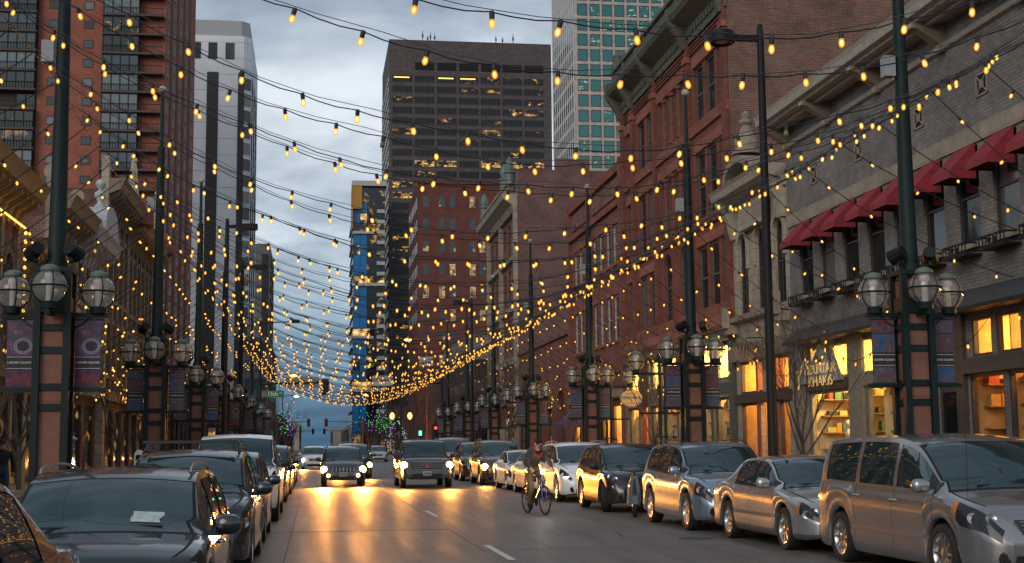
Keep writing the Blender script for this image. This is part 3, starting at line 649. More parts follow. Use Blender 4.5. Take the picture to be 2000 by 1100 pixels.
for z0, z1 in ((13.5,13.8),(5.2,5.6),(15.2,15.6)): moulding(T, 'band', 65.3, 79.8, [(.003,z0),(.18,z0),(.24,z1),(.003,z1)], M_sandstone, B4)
for y in (65.5, 73.6, 79.5): part(T, 'pilaster', M_r4brick, B4, (y-.25, y+.25, .003, .2, 0, 15.8))
for (a, c) in ((66.3,72.8),(74.4,78.8)): part(T, 'name_panel', M_rough, B4, (a, c, .003, .07, 14.05, 14.95))
moulding(T, 'shop_cornice', 65.3, 79.7, [(.003,3.9),(.35,3.95),(.4,4.3),(.003,4.3)], M_tan, B4)
shopfront(T, B4, [s for s in S4 if s[2] > .2], M_frame_d)
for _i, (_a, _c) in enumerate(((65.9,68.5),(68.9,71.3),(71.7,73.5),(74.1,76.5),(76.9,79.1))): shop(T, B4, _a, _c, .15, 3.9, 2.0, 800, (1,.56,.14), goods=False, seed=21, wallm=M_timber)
part(T, 'shop_pier', M_darkbrown, B4, (68.5,68.9,.003,.1,.13,3.9), (71.3,71.7,.003,.1,.13,3.9), (73.45,74.1,.003,.1,.13,3.9), (76.45,76.95,.003,.1,.13,3.9))
M_purple = plain('purple_awning_canvas', (.09,.05,.12), .8)
for a in (69.2, 74.6):
    b = MB(T); pr = [(.02,4.0),(1.5,2.75),(1.52,2.5),(1.49,2.5),(1.46,2.74),(.02,3.92)]
    b.loft([[(a, d, z) for d, z in pr], [(a+2.6, d, z) for d, z in pr]])
    for u in (a+.01, a+2.59): b.poly([(u,.02,3.98),(u,1.5,2.74),(u,1.5,2.5),(u,.02,2.9)])
    b.build('shop_awning', M_purple, B4)

# ================================================================ courtyard front and corner building at the cross street
B45 = bld('low red brick courtyard front with arched doorway', 'brick_building')
b = MB(T); wall(b, 79.85, 100.9, 0, 8.2, [(82,85,.13,5.0,1.3),(87,89.5,.6,4),(91,93.5,.6,4),(95,97.5,.6,4)], .4); b.build('wall', M_r4brick, B45); shell(T, 79.85, 100.9, 8.2, 10, B45, M_sidebrick)
for h in ((87,89.5,.6,4),(91,93.5,.6,4),(95,97.5,.6,4)): window(T, B45, h, .4, M_frame_d, M_glassw, 'mull')
part(T, 'door', M_darkbrown, B45, (82.1,84.9,-.4,-.3,.13,4.9)); moulding(T, 'coping', 79.85, 100.9, [(-.3,8.2),(.15,8.2),(.15,8.45),(-.3,8.45)], M_rough, B45)
B5 = bld('ornate stone fronted corner building with balustrade and plum brick flank', 'stone_building')
ys5 = (102.9, 105.4, 108.0, 110.6, 113.2, 115.8)
W5 = [(y-.55, y+.55, z, z+2.5, .5 if z > 17 else 0) for y in ys5 for z in (8.7, 12.6, 16.2)]
b = MB(T); wall(b, 101, 117.5, 0, 19.6, W5, .16); b.build('wall', M_rough, B5)
b = MB(); wall_x = 34.0; b.poly([(15,101,0),(wall_x,101,0),(wall_x,101,22.4),(15,101,22.4)]); b.build('flank_wall', M_r5brick, B5); b = MB(); b.poly([(15,117.5,0),(wall_x,117.5,0),(wall_x,117.5,22.4),(15,117.5,22.4)]); b.build('flank_wall', M_r5brick, B5); b = MB(); b.box(18.0, 20.6, 101.0, 101.4, 22.4, 23.3); b.build('chimney', M_r5brick, B5)
b = MB(); b.poly([(15,101,22.3),(wall_x,101,22.3),(wall_x,117.5,22.3),(15,117.5,22.3)]); b.build('roof', M_roof, B5)
for k, h in enumerate(W5): window(T, B5, h, .16, M_frame_d, M_glass if k % 4 else M_glassw, 'sash')
for y in (101.25, 109.3, 117.3): part(T, 'pilaster', M_buff, B5, (y-.3, y+.3, .003, .3, 0, 19.6))
for z0, z1 in ((7.6,8.2),(11.6,12.1),(15.5,15.9)): moulding(T, 'band', 101, 117.5, [(.003,z0),(.3,z0+.1),(.35,z1),(.003,z1)], M_buff, B5)
moulding(T, 'cornice', 100.9, 118, [(.003,19.2),(.3,19.2),(.45,19.7),(1.1,20.1),(1.2,20.5),(.003,20.5)], M_buff, B5)
b = MB(T)
for y in np.arange(101.4, 117.4, .5): b.lathe([(.1,0),(.13,.2),(.06,.5),(.1,.8)], (y,.6,20.5), 6)
b.box(101, 117.6, .45, .75, 21.3, 21.5); tag(b.build('balustrade', M_buff, B5), kind='stuff')
part(T, 'attic_wall', M_buff, B5, (101.04,117.46,-.2,.02,19.6,22.25))
for y in (101.6, 104.5, 117.2):
    b = MB(T); b.lathe([(.35,0),(.35,.9),(.45,1.0),(.45,1.1),(.25,1.2),(.36,1.6),(.2,2.0),(.12,2.15),(.02,2.3)], (y,.5,21.2), 8); b.build('urn', M_greentop, B5, 40)
moulding(T, 'shop_cornice', 101, 117.6, [(.003,4.4),(.6,4.5),(.7,5.0),(.003,5.0)], M_buff, B5)
for a in (101.8, 105.8, 109.8, 113.6): part(T, 'shop_window', M_glassw, B5, (a, a+2.6, .003, .05, .6, 4.0))
# ================================================================ left side of the street
T = F_left()
M_creambrick = brick('cream_brick', (.42,.36,.27), (.36,.30,.22), (.30,.26,.20), stain=.35)
M_stucco = plain('tan_stucco', (.30,.245,.185), .8, var=.3, scale=1.5)
M_dkredbrick = brick('dark_red_brick', (.17,.06,.05), (.12,.045,.04), (.17,.12,.11), stain=.4)
M_fairy = glow('fairy_light', (1,.50,.08), 3, False)
M_shopdim = darkglass('dim_shop_glass', (.03,.022,.014), rough=.06, spec=.5, lit=(1.,.50,.12), scale=1.1, thr=.60, strength=.55, stretch=(1,.5,1))
def lshop(parent, bays, fm):
    for (a, c, e, f) in bays:
        b = MB(T); w = .08; b.box(a, a+w, -.15, -.03, e, f); b.box(c-w, c, -.15, -.03, e, f); b.box(a+w, c-w, -.15, -.03, e, e+w); b.box(a+w, c-w, -.15, -.03, f-w, f)
        o = b.build('shop_window', fm, parent); p = MB(T); p.poly([(a+.02,-.1,e+.02),(c-.02,-.1,e+.02),(c-.02,-.1,f-.02),(a+.02,-.1,f-.02)]); p.build('pane', M_shopdim, o)
def arched_facade(label, y0, y1, z1, wm, tm, rows, nwin, cz, cm, name='brick_building', dep=9, sidem=None, arch=.4, win_w=.5, shopz=3.4, frame=None):
    B = bld(label, name); n = nwin; st = (y1-y0)/n; ws = []
    for (za, zb) in rows:
        for k in range(n): c = y0 + (k+.5)*st; ws.append((c-win_w, c+win_w, za, zb, arch) if arch else (c-win_w, c+win_w, za, zb))
    ns = max(2, int((y1-y0)/2.6)); ss = (y1-y0)/ns; sh = [(y0+k*ss+.25, y0+(k+1)*ss-.25, .55, shopz) for k in range(ns)]
    b = MB(T); wall(b, y0, y1, 0, z1, ws + sh, .16); b.build('wall', wm, B); shell(T, y0+.02, y1-.02, z1, dep, B, sidem or M_dkredbrick)
    for k, h in enumerate(ws): window(T, B, h, .16, frame or M_frame_d, M_glassw if (k*7+int(y0)) % 9 == 0 else M_glass, 'sash')
    for h in ws:
        A = arc(h[0]-.03, h[1]+.03, h[3]-(h[4] if len(h) > 4 else 0), arch+.03, 8); C = arc(h[0]-.2, h[1]+.2, h[3]-(h[4] if len(h) > 4 else 0), arch+.2, 8); q = MB(T)
        for i in range(8): q.loft([[(x,.003,z) for x, z in (A[i],A[i+1],C[i+1],C[i])], [(x,.1,z) for x, z in (A[i],A[i+1],C[i+1],C[i])]])
        q.box(h[0]-.12, h[1]+.12, .003, .12, h[2]-.18, h[2]-.01); q.build('window_surround', tm, B)
    lshop(B, sh, M_frame_d)
    for k in range(n+1): yy = min(max(y0 + k*st, y0+.17), y1-.17); part(T, 'pilaster', tm, B, (yy-.16, yy+.16, .003, .14, shopz+.9, cz))
    moulding(T, 'shop_cornice', y0, y1, [(.003,shopz+.2),(.3,shopz+.25),(.4,shopz+.65),(.003,shopz+.65)], tm, B)
    moulding(T, 'cornice', y0, y1, [(.003,cz),(.18,cz),(.25,cz+.25),(.8,cz+.5),(.88,cz+.75),(1.0,cz+.95),(.003,cz+.95)], cm, B)
    nb = int((y1-y0)/.75)
    for k in range(nb):
        yy = y0 + (k+.5)*(y1-y0)/nb; q = MB(T); pr = [(.1,cz-.35),(.2,cz-.35),(.28,cz+.05),(.7,cz+.3),(.7,cz+.49),(.1,cz+.49)]
        q.loft([[(yy-.1,d,z) for d, z in pr], [(yy+.1,d,z) for d, z in pr]]); q.build('cornice_bracket', cm, B)
    return B
L1 = arched_facade('dark red brick building with ochre bracketed cornice and glowing light strip', 26, 42.2, 8.6, M_dkredbrick, M_brownmetal, ((4.9,7.3),), 7, 8.45, M_goldbrown)
q = MB(T); q.tube([(30,.28,8.2),(42.1,.28,8.2)], .03, 5); q.build('light_strip', M_fairy, L1)
for k in range(11): q = MB(T); q.lathe([(.01,-.06),(.045,-.03),(.045,.03),(.01,.06)], (42.1,.3,8.05-.26*k), 6); q.build('fairy_bulb', M_fairy, L1)
L2 = arched_facade('cream brick building with dark cornice next to the light strip', 42.25, 46.45, 7.4, M_creambrick, M_brownmetal, ((4.7,6.5),), 2, 7.0, M_brownmetal, arch=0)
L3 = arched_facade('tan stucco building with heavy brown cornice and scrolled parapet', 46.5, 52.0, 9.3, M_stucco, M_stucco, ((4.9,6.6),(7.1,8.5)), 3, 9.1, M_brownmetal, arch=0, sidem=M_sidebrick)
q = MB(T); q.loft([[(46.6,d,z) for d, z in ((.0,10.05),(.3,10.05),(.3,10.6),(0,10.6))],[(51.9,d,z) for d, z in ((.0,10.05),(.3,10.05),(.3,10.6),(0,10.6))]]); q.build('parapet', M_stucco, L3)
for y in (46.9, 51.6): q = MB(T); q.lathe([(.02,-.2),(.28,-.2),(.28,.2),(.02,.2)], (y,.15,10.85), 10, 0, 'x'); q.build('scroll', M_stucco, L3, 40)
L4 = arched_facade('red brick front with white painted pediment and ball finial', 52.05, 57.9, 9.6, M_dkredbrick, M_buff, ((4.8,6.7),(7.2,8.9)), 3, 8.9, M_whitepaint)
q = MB(T)
A = arc(53.4, 56.6, 10.3, .75, 12); q.loft([[(x,.0,z) for x, z in [(53.4,9.85)] + A + [(56.6,9.85)]], [(x,.95,z) for x, z in [(53.4,9.85)] + A + [(56.6,9.85)]]]); q.build('pediment', M_whitepaint, L4)
for s, (a, c) in enumerate(((52.2,53.38),(56.62,57.8))): q = MB(T); A = arc(a, c, 9.85, .4, 8); q.loft([[(x,.1,z) for x, z in A], [(x,.85,z) for x, z in A]]); q.build('scroll', M_whitepaint, L4)
q = MB(T); q.lathe([(.22,0),(.22,.12),(.12,.2),(.12,.3),(.24,.5),(.22,.62),(.08,.72),(.1,.8),(.2,.92),(.2,1.02),(.12,1.14),(.01,1.18)], (55,.45,11.03), 10); q.build('ball_finial', M_whitepaint, L4, 50)
L5 = arched_facade('tall brown building with dark bracketed cornice and cream corner pier', 58.0, 66.0, 12.4, M_dkredbrick, M_brownmetal, ((4.8,7.0),(8.1,10.9)), 5, 11.9, M_brownmetal, dep=12)
part(T, 'corner_pier', M_cream, L5, (57.98, 58.5, .01, .32, 0, 13.8)); 
L6 = arched_facade('old building with gilded ochre cornice and small red corner turret', 66.05, 77.0, 11.9, M_dkredbrick, M_brownmetal, ((4.8,7.0),(8.0,10.6)), 7, 11.4, M_goldbrown, dep=12)
M_terra = plain('terracotta', (.26,.075,.06), .7)
for y in (66.6, 76.4):
    q = MB(T); q.lathe([(.3,0),(.95,.25),(1.0,.3),(1.0,1.1),(.9,1.2),(.55,1.5),(.5,1.6)], (y,.2,11.9), 10); q.build('turret', M_terra, L6, 40)
    for e in (-.45, .45):
        q = MB(T); q.loft([[(y+e-.22,-.02,13.4),(y+e+.22,-.02,13.4),(y+e+.22,.42,13.4),(y+e-.22,.42,13.4)],[(y+e-.07,.13,15.2),(y+e+.07,.13,15.2),(y+e+.07,.27,15.2),(y+e-.07,.27,15.2)],[(y+e,.2,15.4)]*4]); q.lathe([(.02,0),(.14,.14),(.02,.34)], (y+e,.2,15.3), 6); q.build('obelisk', M_cream, L6)
L7 = arched_facade('low one storey brick shop row ending at the cross street', 77.1, 118.5, 5.6, M_dkredbrick, M_brownmetal, (), 14, 5.2, M_brownmetal, dep=10)

# ================================================================ towers and blocks further away
def tower(label, x0, x1, y0, y1, z1, mat, name='office_tower', z0=0):
    B = bld(label, name); b = MB()
    for q in ([(x0,y0,z0),(x1,y0,z0),(x1,y0,z1),(x0,y0,z1)], [(x0,y1,z0),(x1,y1,z0),(x1,y1,z1),(x0,y1,z1)], [(x0,y0,z0),(x0,y1,z0),(x0,y1,z1),(x0,y0,z1)], [(x1,y0,z0),(x1,y1,z0),(x1,y1,z1),(x1,y0,z1)], [(x0,y0,z1),(x1,y0,z1),(x1,y1,z1),(x0,y1,z1)]): b.poly(q)
    b.build('wall', mat, B); return B
def recess_win(T, B, u0, u1, z0, z1, fm, pm, fw=.12, n=1, name='window', out=.12):
    """far window: projecting frame with mullions round a set-back pane"""
    b = MB(T); b.box(u0-fw, u0, 0, out, z0-fw, z1+fw); b.box(u1, u1+fw, 0, out, z0-fw, z1+fw); b.box(u0, u1, 0, out, z0-fw, z0); b.box(u0, u1, 0, out, z1, z1+fw)
    for k in range(1, n): u = u0+(u1-u0)*k/n; b.box(u-.06, u+.06, 0, out, z0, z1)
    dp = max(.03, out-.12); b.poly([(u0,dp,z0),(u1,dp,z0),(u1,dp,z1),(u0,dp,z1)], 1)
    return b.build(name, [fm, pm], B)
M_aptbrick = brick('apartment_brick', (.42,.135,.085), (.34,.108,.07), (.25,.11,.085), bw=.4, bh=.16, ms=.02, stain=.25)
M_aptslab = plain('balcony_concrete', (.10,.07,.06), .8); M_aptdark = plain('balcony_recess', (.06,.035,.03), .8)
M_aptglass = [darkglass('flat_glass_%d' % i, c, .08, .45, lit=l, scale=.5, thr=.62, strength=.8) for i, (c, l) in enumerate([((.03,.045,.05), None), ((.15,.175,.18), None), ((.06,.085,.095), None), ((.03,.04,.04), (1,.6,.2))])]
AP = tower('red brick apartment tower with stacked glazed balconies', -60, -22.4, 203, 251, 100, M_aptbrick, 'apartment_tower')
T = F_front(203); fh = 2.906; rnd = random.Random(4)
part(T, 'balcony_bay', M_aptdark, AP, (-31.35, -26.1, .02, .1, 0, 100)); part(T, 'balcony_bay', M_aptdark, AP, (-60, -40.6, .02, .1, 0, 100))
rail_mat = M_black
for k in range(9, 25):
    z = 1.2 + fh*k
    for x in (-38.5, -33.5): recess_win(T, AP, x-.62, x+.62, z+1.0, z+2.1, M_frame_d, rnd.choice(M_aptglass), .06)
    for (a, c, n) in ((-31.2, -26.2, 4), (-45.9, -40.8, 4), (-51.5, -46.3, 4)):
        s = part(T, 'balcony_slab', M_aptslab, AP, (a-.2, c+(3.6 if a > -32 else .2), .1, 1.5, z-.18, z+.12))
        if rnd.random() < .78: recess_win(T, AP, a, c, z+.2, z+2.55, M_black, rnd.choice(M_aptglass), .1, n, 'glazed_balcony', 1.35)
        else: recess_win(T, AP, (a+c)/2, c, z+.2, z+2.4, M_black, rnd.choice(M_aptglass), .08, 2, 'balcony_door', .3)
        q = MB(T); q.box(a, c, 1.40, 1.45, z+1.05, z+1.13)
        for u in np.arange(a, c, .42): q.box(u, u+.06, 1.40, 1.45, z+.12, z+1.05)
        q.build('railing', rail_mat, s)
    q = MB(T); q.box(-26.1, -22.6, 1.40, 1.46, z+1.0, z+1.12)
    for u in np.arange(-26, -22.6, .35): q.box(u, u+.06, 1.40, 1.45, z+.12, z+1.0)
    q.build('railing', rail_mat, AP)
T = F_left(-22.4)
for (a, c) in ((209.5,211.5),(219,221),(229,231),(239,241)): part(T, 'dark_stripe', M_aptdark, AP, (a, c, .02, .06, 0, 100))  # dark vertical stripes laid on the flat brick side
for k in range(4, 25):
    z = 1.2 + fh*k
    for a in (205.5, 214.5, 224, 234, 245): recess_win(T, AP, a, a+1.3, z+.6, z+2.3, M_frame_w, M_aptglass[1], .06)  # pale panes: sky reflection put into the glass base colour

t = NT('white_ribbed_panel'); w = t.wallvec(); sx_ = t.n('ShaderNodeSeparateXYZ'); t.l(w, sx_.inputs[0])
rib = t.math('FRACT', t.math('MULTIPLY', sx_.outputs[0], 1.6)); fl = t.math('FRACT', t.math('DIVIDE', sx_.outputs[1], 3.5))
cc = t.mix(t.math('LESS_THAN', rib, .1), (.84,.85,.87), (.68,.69,.71)); cc = t.mix(t.math('LESS_THAN', fl, .05), cc, (.52,.53,.55)); cc = t.mix(.6, cc, t.ramp(t.noise(w, .15, 4), [(.3,.8),(.7,1.05)]), 'MULTIPLY'); t.set(Base_Color=cc, Roughness=.6); M_rib = t.m
WT = bld('tall white ribbed tower with dark vertical window strips', 'office_tower'); b = MB()
pl = [(-45,290),(-15.6,290),(-14.1,291.5),(-14.1,321),(-45,321)]
b.loft([[(x,y,0) for x, y in pl], [(x,y,89.0) for x, y in pl]]); b.build('wall', M_rib, WT)
b = MB(); pl2 = [(-44.5,290.5),(-16.2,290.5),(-14.6,292.1),(-14.6,320.5),(-44.5,320.5)]; b.loft([[(x,y,89) for x, y in pl2], [(x,y,92.5) for x, y in pl2]]); b.lathe([(3.2,0),(3.2,4.5)], (-30.2,296,92.5), 16); b.build('roof_crown', plain('pale_crown', (.42,.42,.42), .7), WT)
M_strip = darkglass('tower_strip_glass', (.03,.03,.032), .1, .5, lit=(1.,.42,.08), scale=.12, thr=.64, strength=.9); M_spand = plain('tower_spandrel', (.055,.05,.048), .7)
T = F_front(290)
for (a, c) in ((-23.1,-21.1),(-16.6,-15.7)): part(T, 'spandrel_strip', M_spand, WT, (a-.2, c+.2, .02, .08, 2, 81))
for k in range(6, 23):
    for (a, c) in ((-23.1,-21.1),): recess_win(T, WT, a, c, 3.5*k+.6, 3.5*k+2.8, M_spand, M_strip, .12, 2)
    q = MB(lambda p, x=-15.6, y=290: (x+p[0]*.7071+p[1]*.7071, y+p[0]*.7071-p[1]*.7071, p[2])); q.box(.1, 2.0, .02, .1, 3.5*k+.4, 3.5*k+2.9); q.build('window', M_strip if k % 3 else M_glass2, WT)
for a in (-26.4, -23.0, -19.4): recess_win(T, WT, a, a+1.6, 84, 87.3, M_spand, M_aptglass[2], .12, 2)
T = F_left(-14.1)
for a in (294, 303, 312):
    part(T, 'spandrel_strip', M_spand, WT, (a-.2, a+3.2, .02, .08, 2, 81))
    for k in range(6, 23): recess_win(T, WT, a, a+3, 3.5*k+.6, 3.5*k+2.8, M_spand, M_glass2 if k % 4 == 1 else M_strip, .1, 2)

GT = tower('grey concrete mid rise with one window column beside white tower', -32, -12.1, 360, 398, 54.5, plain('warm_grey_concrete', (.24,.225,.20), .85, var=.2, scale=.2))
T = F_front(360); part(T, 'dark_strip', M_spand, GT, (-14.0, -12.3, .02, .1, 2, 51))
for k in range(4, 15): recess_win(T, GT, -13.9, -12.5, 3.5*k+.5, 3.5*k+2.7, M_spand, M_aptglass[k % 3], .1, 1)
T = F_left(-12.1)
for k in range(4, 15): recess_win(T, GT, 366, 374, 3.5*k+.5, 3.5*k+2.7, M_spand, M_aptglass[k % 2], .1, 2); recess_win(T, GT, 380, 390, 3.5*k+.5, 3.5*k+2.7, M_spand, M_aptglass[2], .1, 2)
M_tealp = plain('teal_panel', (.22,.28,.27), .6)
TG = tower('small teal panelled office block with bands of dark glass', -13.3, -8.9, 262, 320, 22.3, M_tealp, 'office_block')
T = F_front(262)
for k in range(6): recess_win(T, TG, -13.0, -9.3, 2.0+3.5*k, 3.9+3.5*k, M_darkgrey, M_glassw if k == 4 else M_glass, .1, 3)
T = F_left(-8.9)
for k in range(6):
    for a in (264, 276, 288, 302): recess_win(T, TG, a, a+10, 2.0+3.5*k, 3.9+3.5*k, M_darkgrey, M_glassw if k == 5 else M_glass, .1, 4)

M_blue = darkglass('blue_curtain_glass', (.012,.15,.36), .10, .3); M_bluelit = darkglass('blue_tower_lit', (.01,.02,.04), .1, .5, lit=(1.,.62,.18), scale=.18, thr=.52, strength=1.6)
M_bdark = darkglass('blue_tower_recess', (.006,.008,.01), .1, .5, lit=(1.,.6,.2), scale=.22, thr=.64, strength=1.2)
BT = tower('slim blue glass tower with orange crown and white balcony slabs', 12.45, 23.4, 470, 505, 91, M_bdark)
T = F_front(470)
M_orange = plain('orange_crown', (.42,.20,.025), .6); M_slab = plain('white_slab', (.45,.43,.40), .7)
part(T, 'roof_visor', M_slab, BT, (12.0, 23.9, -6, 2.0, 91.05, 92.8)); part(T, 'orange_fin', M_orange, BT, (12.2, 15.4, .1, 1.8, 83, 91)); part(F_right(12.45), 'orange_fin', M_orange, BT, (468, 480, .1, .5, 76, 91))
for k in range(0, 23):
    z = 2 + 3.62*k
    if z > 82: break
    deck = k % 5 == 0
    if not deck:
        for a in (12.6, 14.95): 
            q = MB(T); q.box(a, a+2.2, .05, .3, z, z+3.5); q.build('window', M_bluelit if (k*3+int(a)) % 11 == 0 else M_blue, BT)
    else: part(T, 'terrace_slab', M_slab, BT, (12.3, 19.5+4*(k % 2), .1, 1.2, z, z+.9)); q = MB(T); q.box(12.5, 20, .05, .2, z+1.0, z+3.4); q.build('window', M_bluelit, BT)
    q = MB(T); q.box(17.4, 20.4, .05, .2, z+.6, z+3.3); q.build('window', M_bdark, BT)
    part(T, 'balcony_slab', M_slab, BT, (20.6, 23.3, .1, 1.6, z, z+1.2)); q = MB(T); q.box(20.7, 23.2, .05, .2, z+1.35, z+3.4); q.build('window', M_bluelit if k % 2 else M_bdark, BT)
T = F_right(12.45)
for k in range(2, 22): part(T, 'fin', M_slab if k % 3 else M_black, BT, (470.5, 504, .05, .3+.3*(k % 2), 2+3.62*k, 2.6+3.62*k))

M_dkstone = stone('brown_granite', (.115,.092,.086), bw=4.0, bh=1.97, ms=.03, spread=.08)
M_dk = [darkglass('granite_tower_glass_%d' % i, (.016,.016,.021), .15, .22, lit=l, scale=s, thr=th, strength=st, stretch=(1,1,2.2)) for i, (l, s, th, st) in enumerate([(None,1,1,1), (None,1,1,1), ((1.,.50,.10), .35, .62, 1.6), ((1.,.58,.14), .45, .50, 1.5), ((1.,.45,.08), .22, .56, 1.0)])]
DT = tower('wide dark brown granite office tower with rows of lit windows', 25.8, 86, 490, 541, 150, M_dkstone)
T = F_front(490)
for j in range(1, 7): part(T, 'plant_opening', M_black, DT, (26.6+8.12*j+.6, 26.6+8.12*j+7.5, .05, .3, 138.9, 141.6))
for r in range(32):
    z = 134.2 - 3.94*r
    for j in range(7):
        if r > 15 and j > 1: continue
        rr = rnd.random(); m = M_dk[3] if (r in (8,10,11) and rr < .5) else M_dk[2] if rr < .26 else M_dk[4] if rr < .36 else M_dk[0]
        recess_win(T, DT, 26.6+8.12*j+.5, 26.6+8.12*j+7.6, z, z+2.3, M_darkgrey, m, .15, 6, 'window_band', .1)
q = MB(T)
for (a, h) in ((.0,1),): 
    for j in range(1, 4): pass
for r, js in ((0,(0,2,3)),):
    for j in js: q.box(26.6+8.12*j+1, 26.6+8.12*j+6.6, .12, .2, 135.6, 136.0)
q.build('office_light_strip', glow('office_strip', (1,.55,.10), 2.2, False), DT)
T = F_right(25.8); M_side = darkglass('sky_tinted_glass', (.10,.14,.17), .15, .9)  # bluish base colour carries a painted sky reflection
for k in range(36): recess_win(T, DT, 491, 540, 134.2-3.94*k+.2 if k < 34 else 1, 134.2-3.94*k+2.9 if k < 34 else 2, M_concrete, M_side, .2, 8, 'window_band', .2)
q = MB()
for x in (38.5, 40.4, 41.4, 43.0, 66, 68.5, 72.5): h = random.uniform(2.5,5.5); q.tube([(x,495,150),(x,495,150+h)], .12, 4); q.box(x-.3, x+.3, 494.9, 495.2, 150+h*.5, 150+h*.75)
q.build('antenna', M_darkgrey, DT)
LTm = stone('beige_granite', (.58,.49,.43), bw=1.58, bh=1.95, ms=.04, spread=.04)
LT = tower('beige granite tower with square teal windows', 63, 100, 326, 357, 125, LTm)
T = F_front(326); M_teal = [darkglass('teal_glass_%d' % i, (.018,.16,.155), .12, .55, lit=l, scale=.8, thr=.60, strength=1.3, stretch=(1,1,2)) for i, l in enumerate([None, (.75,.75,.35)])]
M_wsill = plain('brown_window_frame', (.10,.06,.05), .6)
for r in range(13):
    z = 112.2 - 3.87*r
    for c in range(9): u = 64.2+3.17*c; recess_win(T, LT, u-.12, u+2.16, z-.1, z+2.6, M_wsill, M_teal[1 if rnd.random() < .38 else 0], .14, 1, 'window', .12)
T = F_right(63); M_lsg = darkglass('flank_glass', (.03,.035,.035), .1, .5); M_white2 = plain('white_pier', (.62,.60,.58), .7)
for r in range(14):
    z = 112.2 - 3.87*r
    for c in range(10): q = MB(T); u = 327+2.9*c; q.box(u, u+1.7, .02, .08, z, z+2.6); q.build('window', M_lsg if (r > 2) else M_side, LT)
for c in range(11): part(T, 'pier', M_white2, LT, (325.9+2.9*c, 327+2.9*c-.05, .02, .12, 50, 125))
RM = tower('red brown brick mid rise block with small punched windows', 17.2, 40, 232, 256, 46.8, brick('rust_brick', (.19,.062,.043), (.15,.05,.036), (.13,.06,.05), bw=.5, bh=.2, ms=.02, stain=.25), 'office_block')
T = F_front(232); M_rg = [darkglass('office_glass_%d' % i, (.045,.05,.06), .15, .6, lit=l, scale=.9, thr=th, strength=s) for i, (l, th, s) in enumerate([(None,1,1), (None,1,1), ((1.,.60,.20), .40, .85), ((1.,.55,.15), .60, .9)])]
for z in (42.4, 38.5, 34.55, 30.6, 26.7, 22.8, 18.9, 15.0):
    for u in (18.55, 21.3, 23.15, 26.6, 28.3, 31, 33): recess_win(T, RM, u-.5, u+.5, z, z+1.95, M_frame_d, rnd.choice(M_rg), .05, 1, 'window', .03)
T = F_right(17.2)
for z in (42.4, 38.5, 34.55, 30.6, 26.7, 22.8):
    for u in (234.5, 238, 241.5, 245, 249, 253): recess_win(T, RM, u-.5, u+.5, z, z+1.95, M_frame_d, M_rg[0], .05, 1, 'window', .03)
moulding(F_front(232), 'coping', 17, 40.2, [(-.3,46.5),(.3,46.5),(.3,47.1),(-.3,47.1)], MATS['rust_brick'], RM)
PK = tower('concrete parking block with dark open deck behind bare trees', 18.6, 40, 168, 200, 15.2, plain('stained_concrete', (.21,.18,.155), .85, var=.3, scale=.4), 'parking_block')
for z in (1.5, 5.6, 9.6): part(F_front(168), 'deck_opening', M_black, PK, (19.4, 38, .01, .1, z, z+2.6))
for z in (1.5, 5.6, 9.6): part(F_right(18.6), 'deck_opening', M_black, PK, (169, 199, .01, .1, z, z+2.6))
CB = bld('small red brick corner shop across the side street', 'brick_building'); b = MB(); b.box(-24, -9.2, 138, 160, 0, 7.0); b.build('wall', M_dkredbrick, CB); M_wglow = darkglass('warm_shop_glass', (.05,.03,.015), .1, .5, lit=(1.,.5,.12), scale=.7, thr=.40, strength=1.6)
for a in (-13.5, -11.4): recess_win(F_front(138), CB, a, a+1.7, .8, 3.2, M_frame_d, M_wglow, .1, 2, 'shop_window')
for a in (140, 145, 150, 155): recess_win(F_left(-9.2), CB, a, a+3.4, .8, 3.2, M_frame_d, M_wglow, .1, 2, 'shop_window'); recess_win(F_left(-9.2), CB, a+.5, a+2.2, 4.3, 6.0, M_frame_d, M_glass, .1, 2)
for k, (x0, x1, y0, y1, z, c) in enumerate(((15, 32, 262, 330, 9, (.20,.12,.09)), (14.5, 32, 345, 440, 7, (.17,.13,.11)), (-28, -9.5, 405, 470, 11, (.16,.09,.075)), (-28, -9.5, 165, 240, 6.0, (.22,.15,.11)), (-30, -10, 490, 620, 9, (.19,.16,.14)), (13, 34, 560, 700, 10, (.18,.14,.12)), (-34, -8, 720, 820, 15, (.30,.28,.26)), (10, 30, 780, 900, 12, (.26,.22,.2)))):
    lab = ['low brown shop row beyond the parking block', 'low brown stretch of shops below blue tower', 'dark brick warehouse beyond the teal block', 'low tan shop row behind the corner shop', 'distant grey brown shops on the left kerb', 'distant brown block right of the street end', 'pale distant block closing the left of the street', 'pale distant block closing the right of the street'][k]
    B = tower(lab, x0, x1, y0, y1, z, plain('far_wall_%d' % k, c, .85), 'shop_row'); n = int((y1-y0)/9)
    TT = F_right(x0) if x0 > 0 else F_left(x1)
    for i in range(n): recess_win(TT, B, y0+9*i+1.5, y0+9*i+7, .7, 3.1, M_frame_d, M_wglow, .15, 2, 'shop_window'); recess_win(TT, B, y0+9*i+2, y0+9*i+6, 4.0, z-1.5 if z > 7 else 5.2, M_frame_d, M_glass, .15, 2)
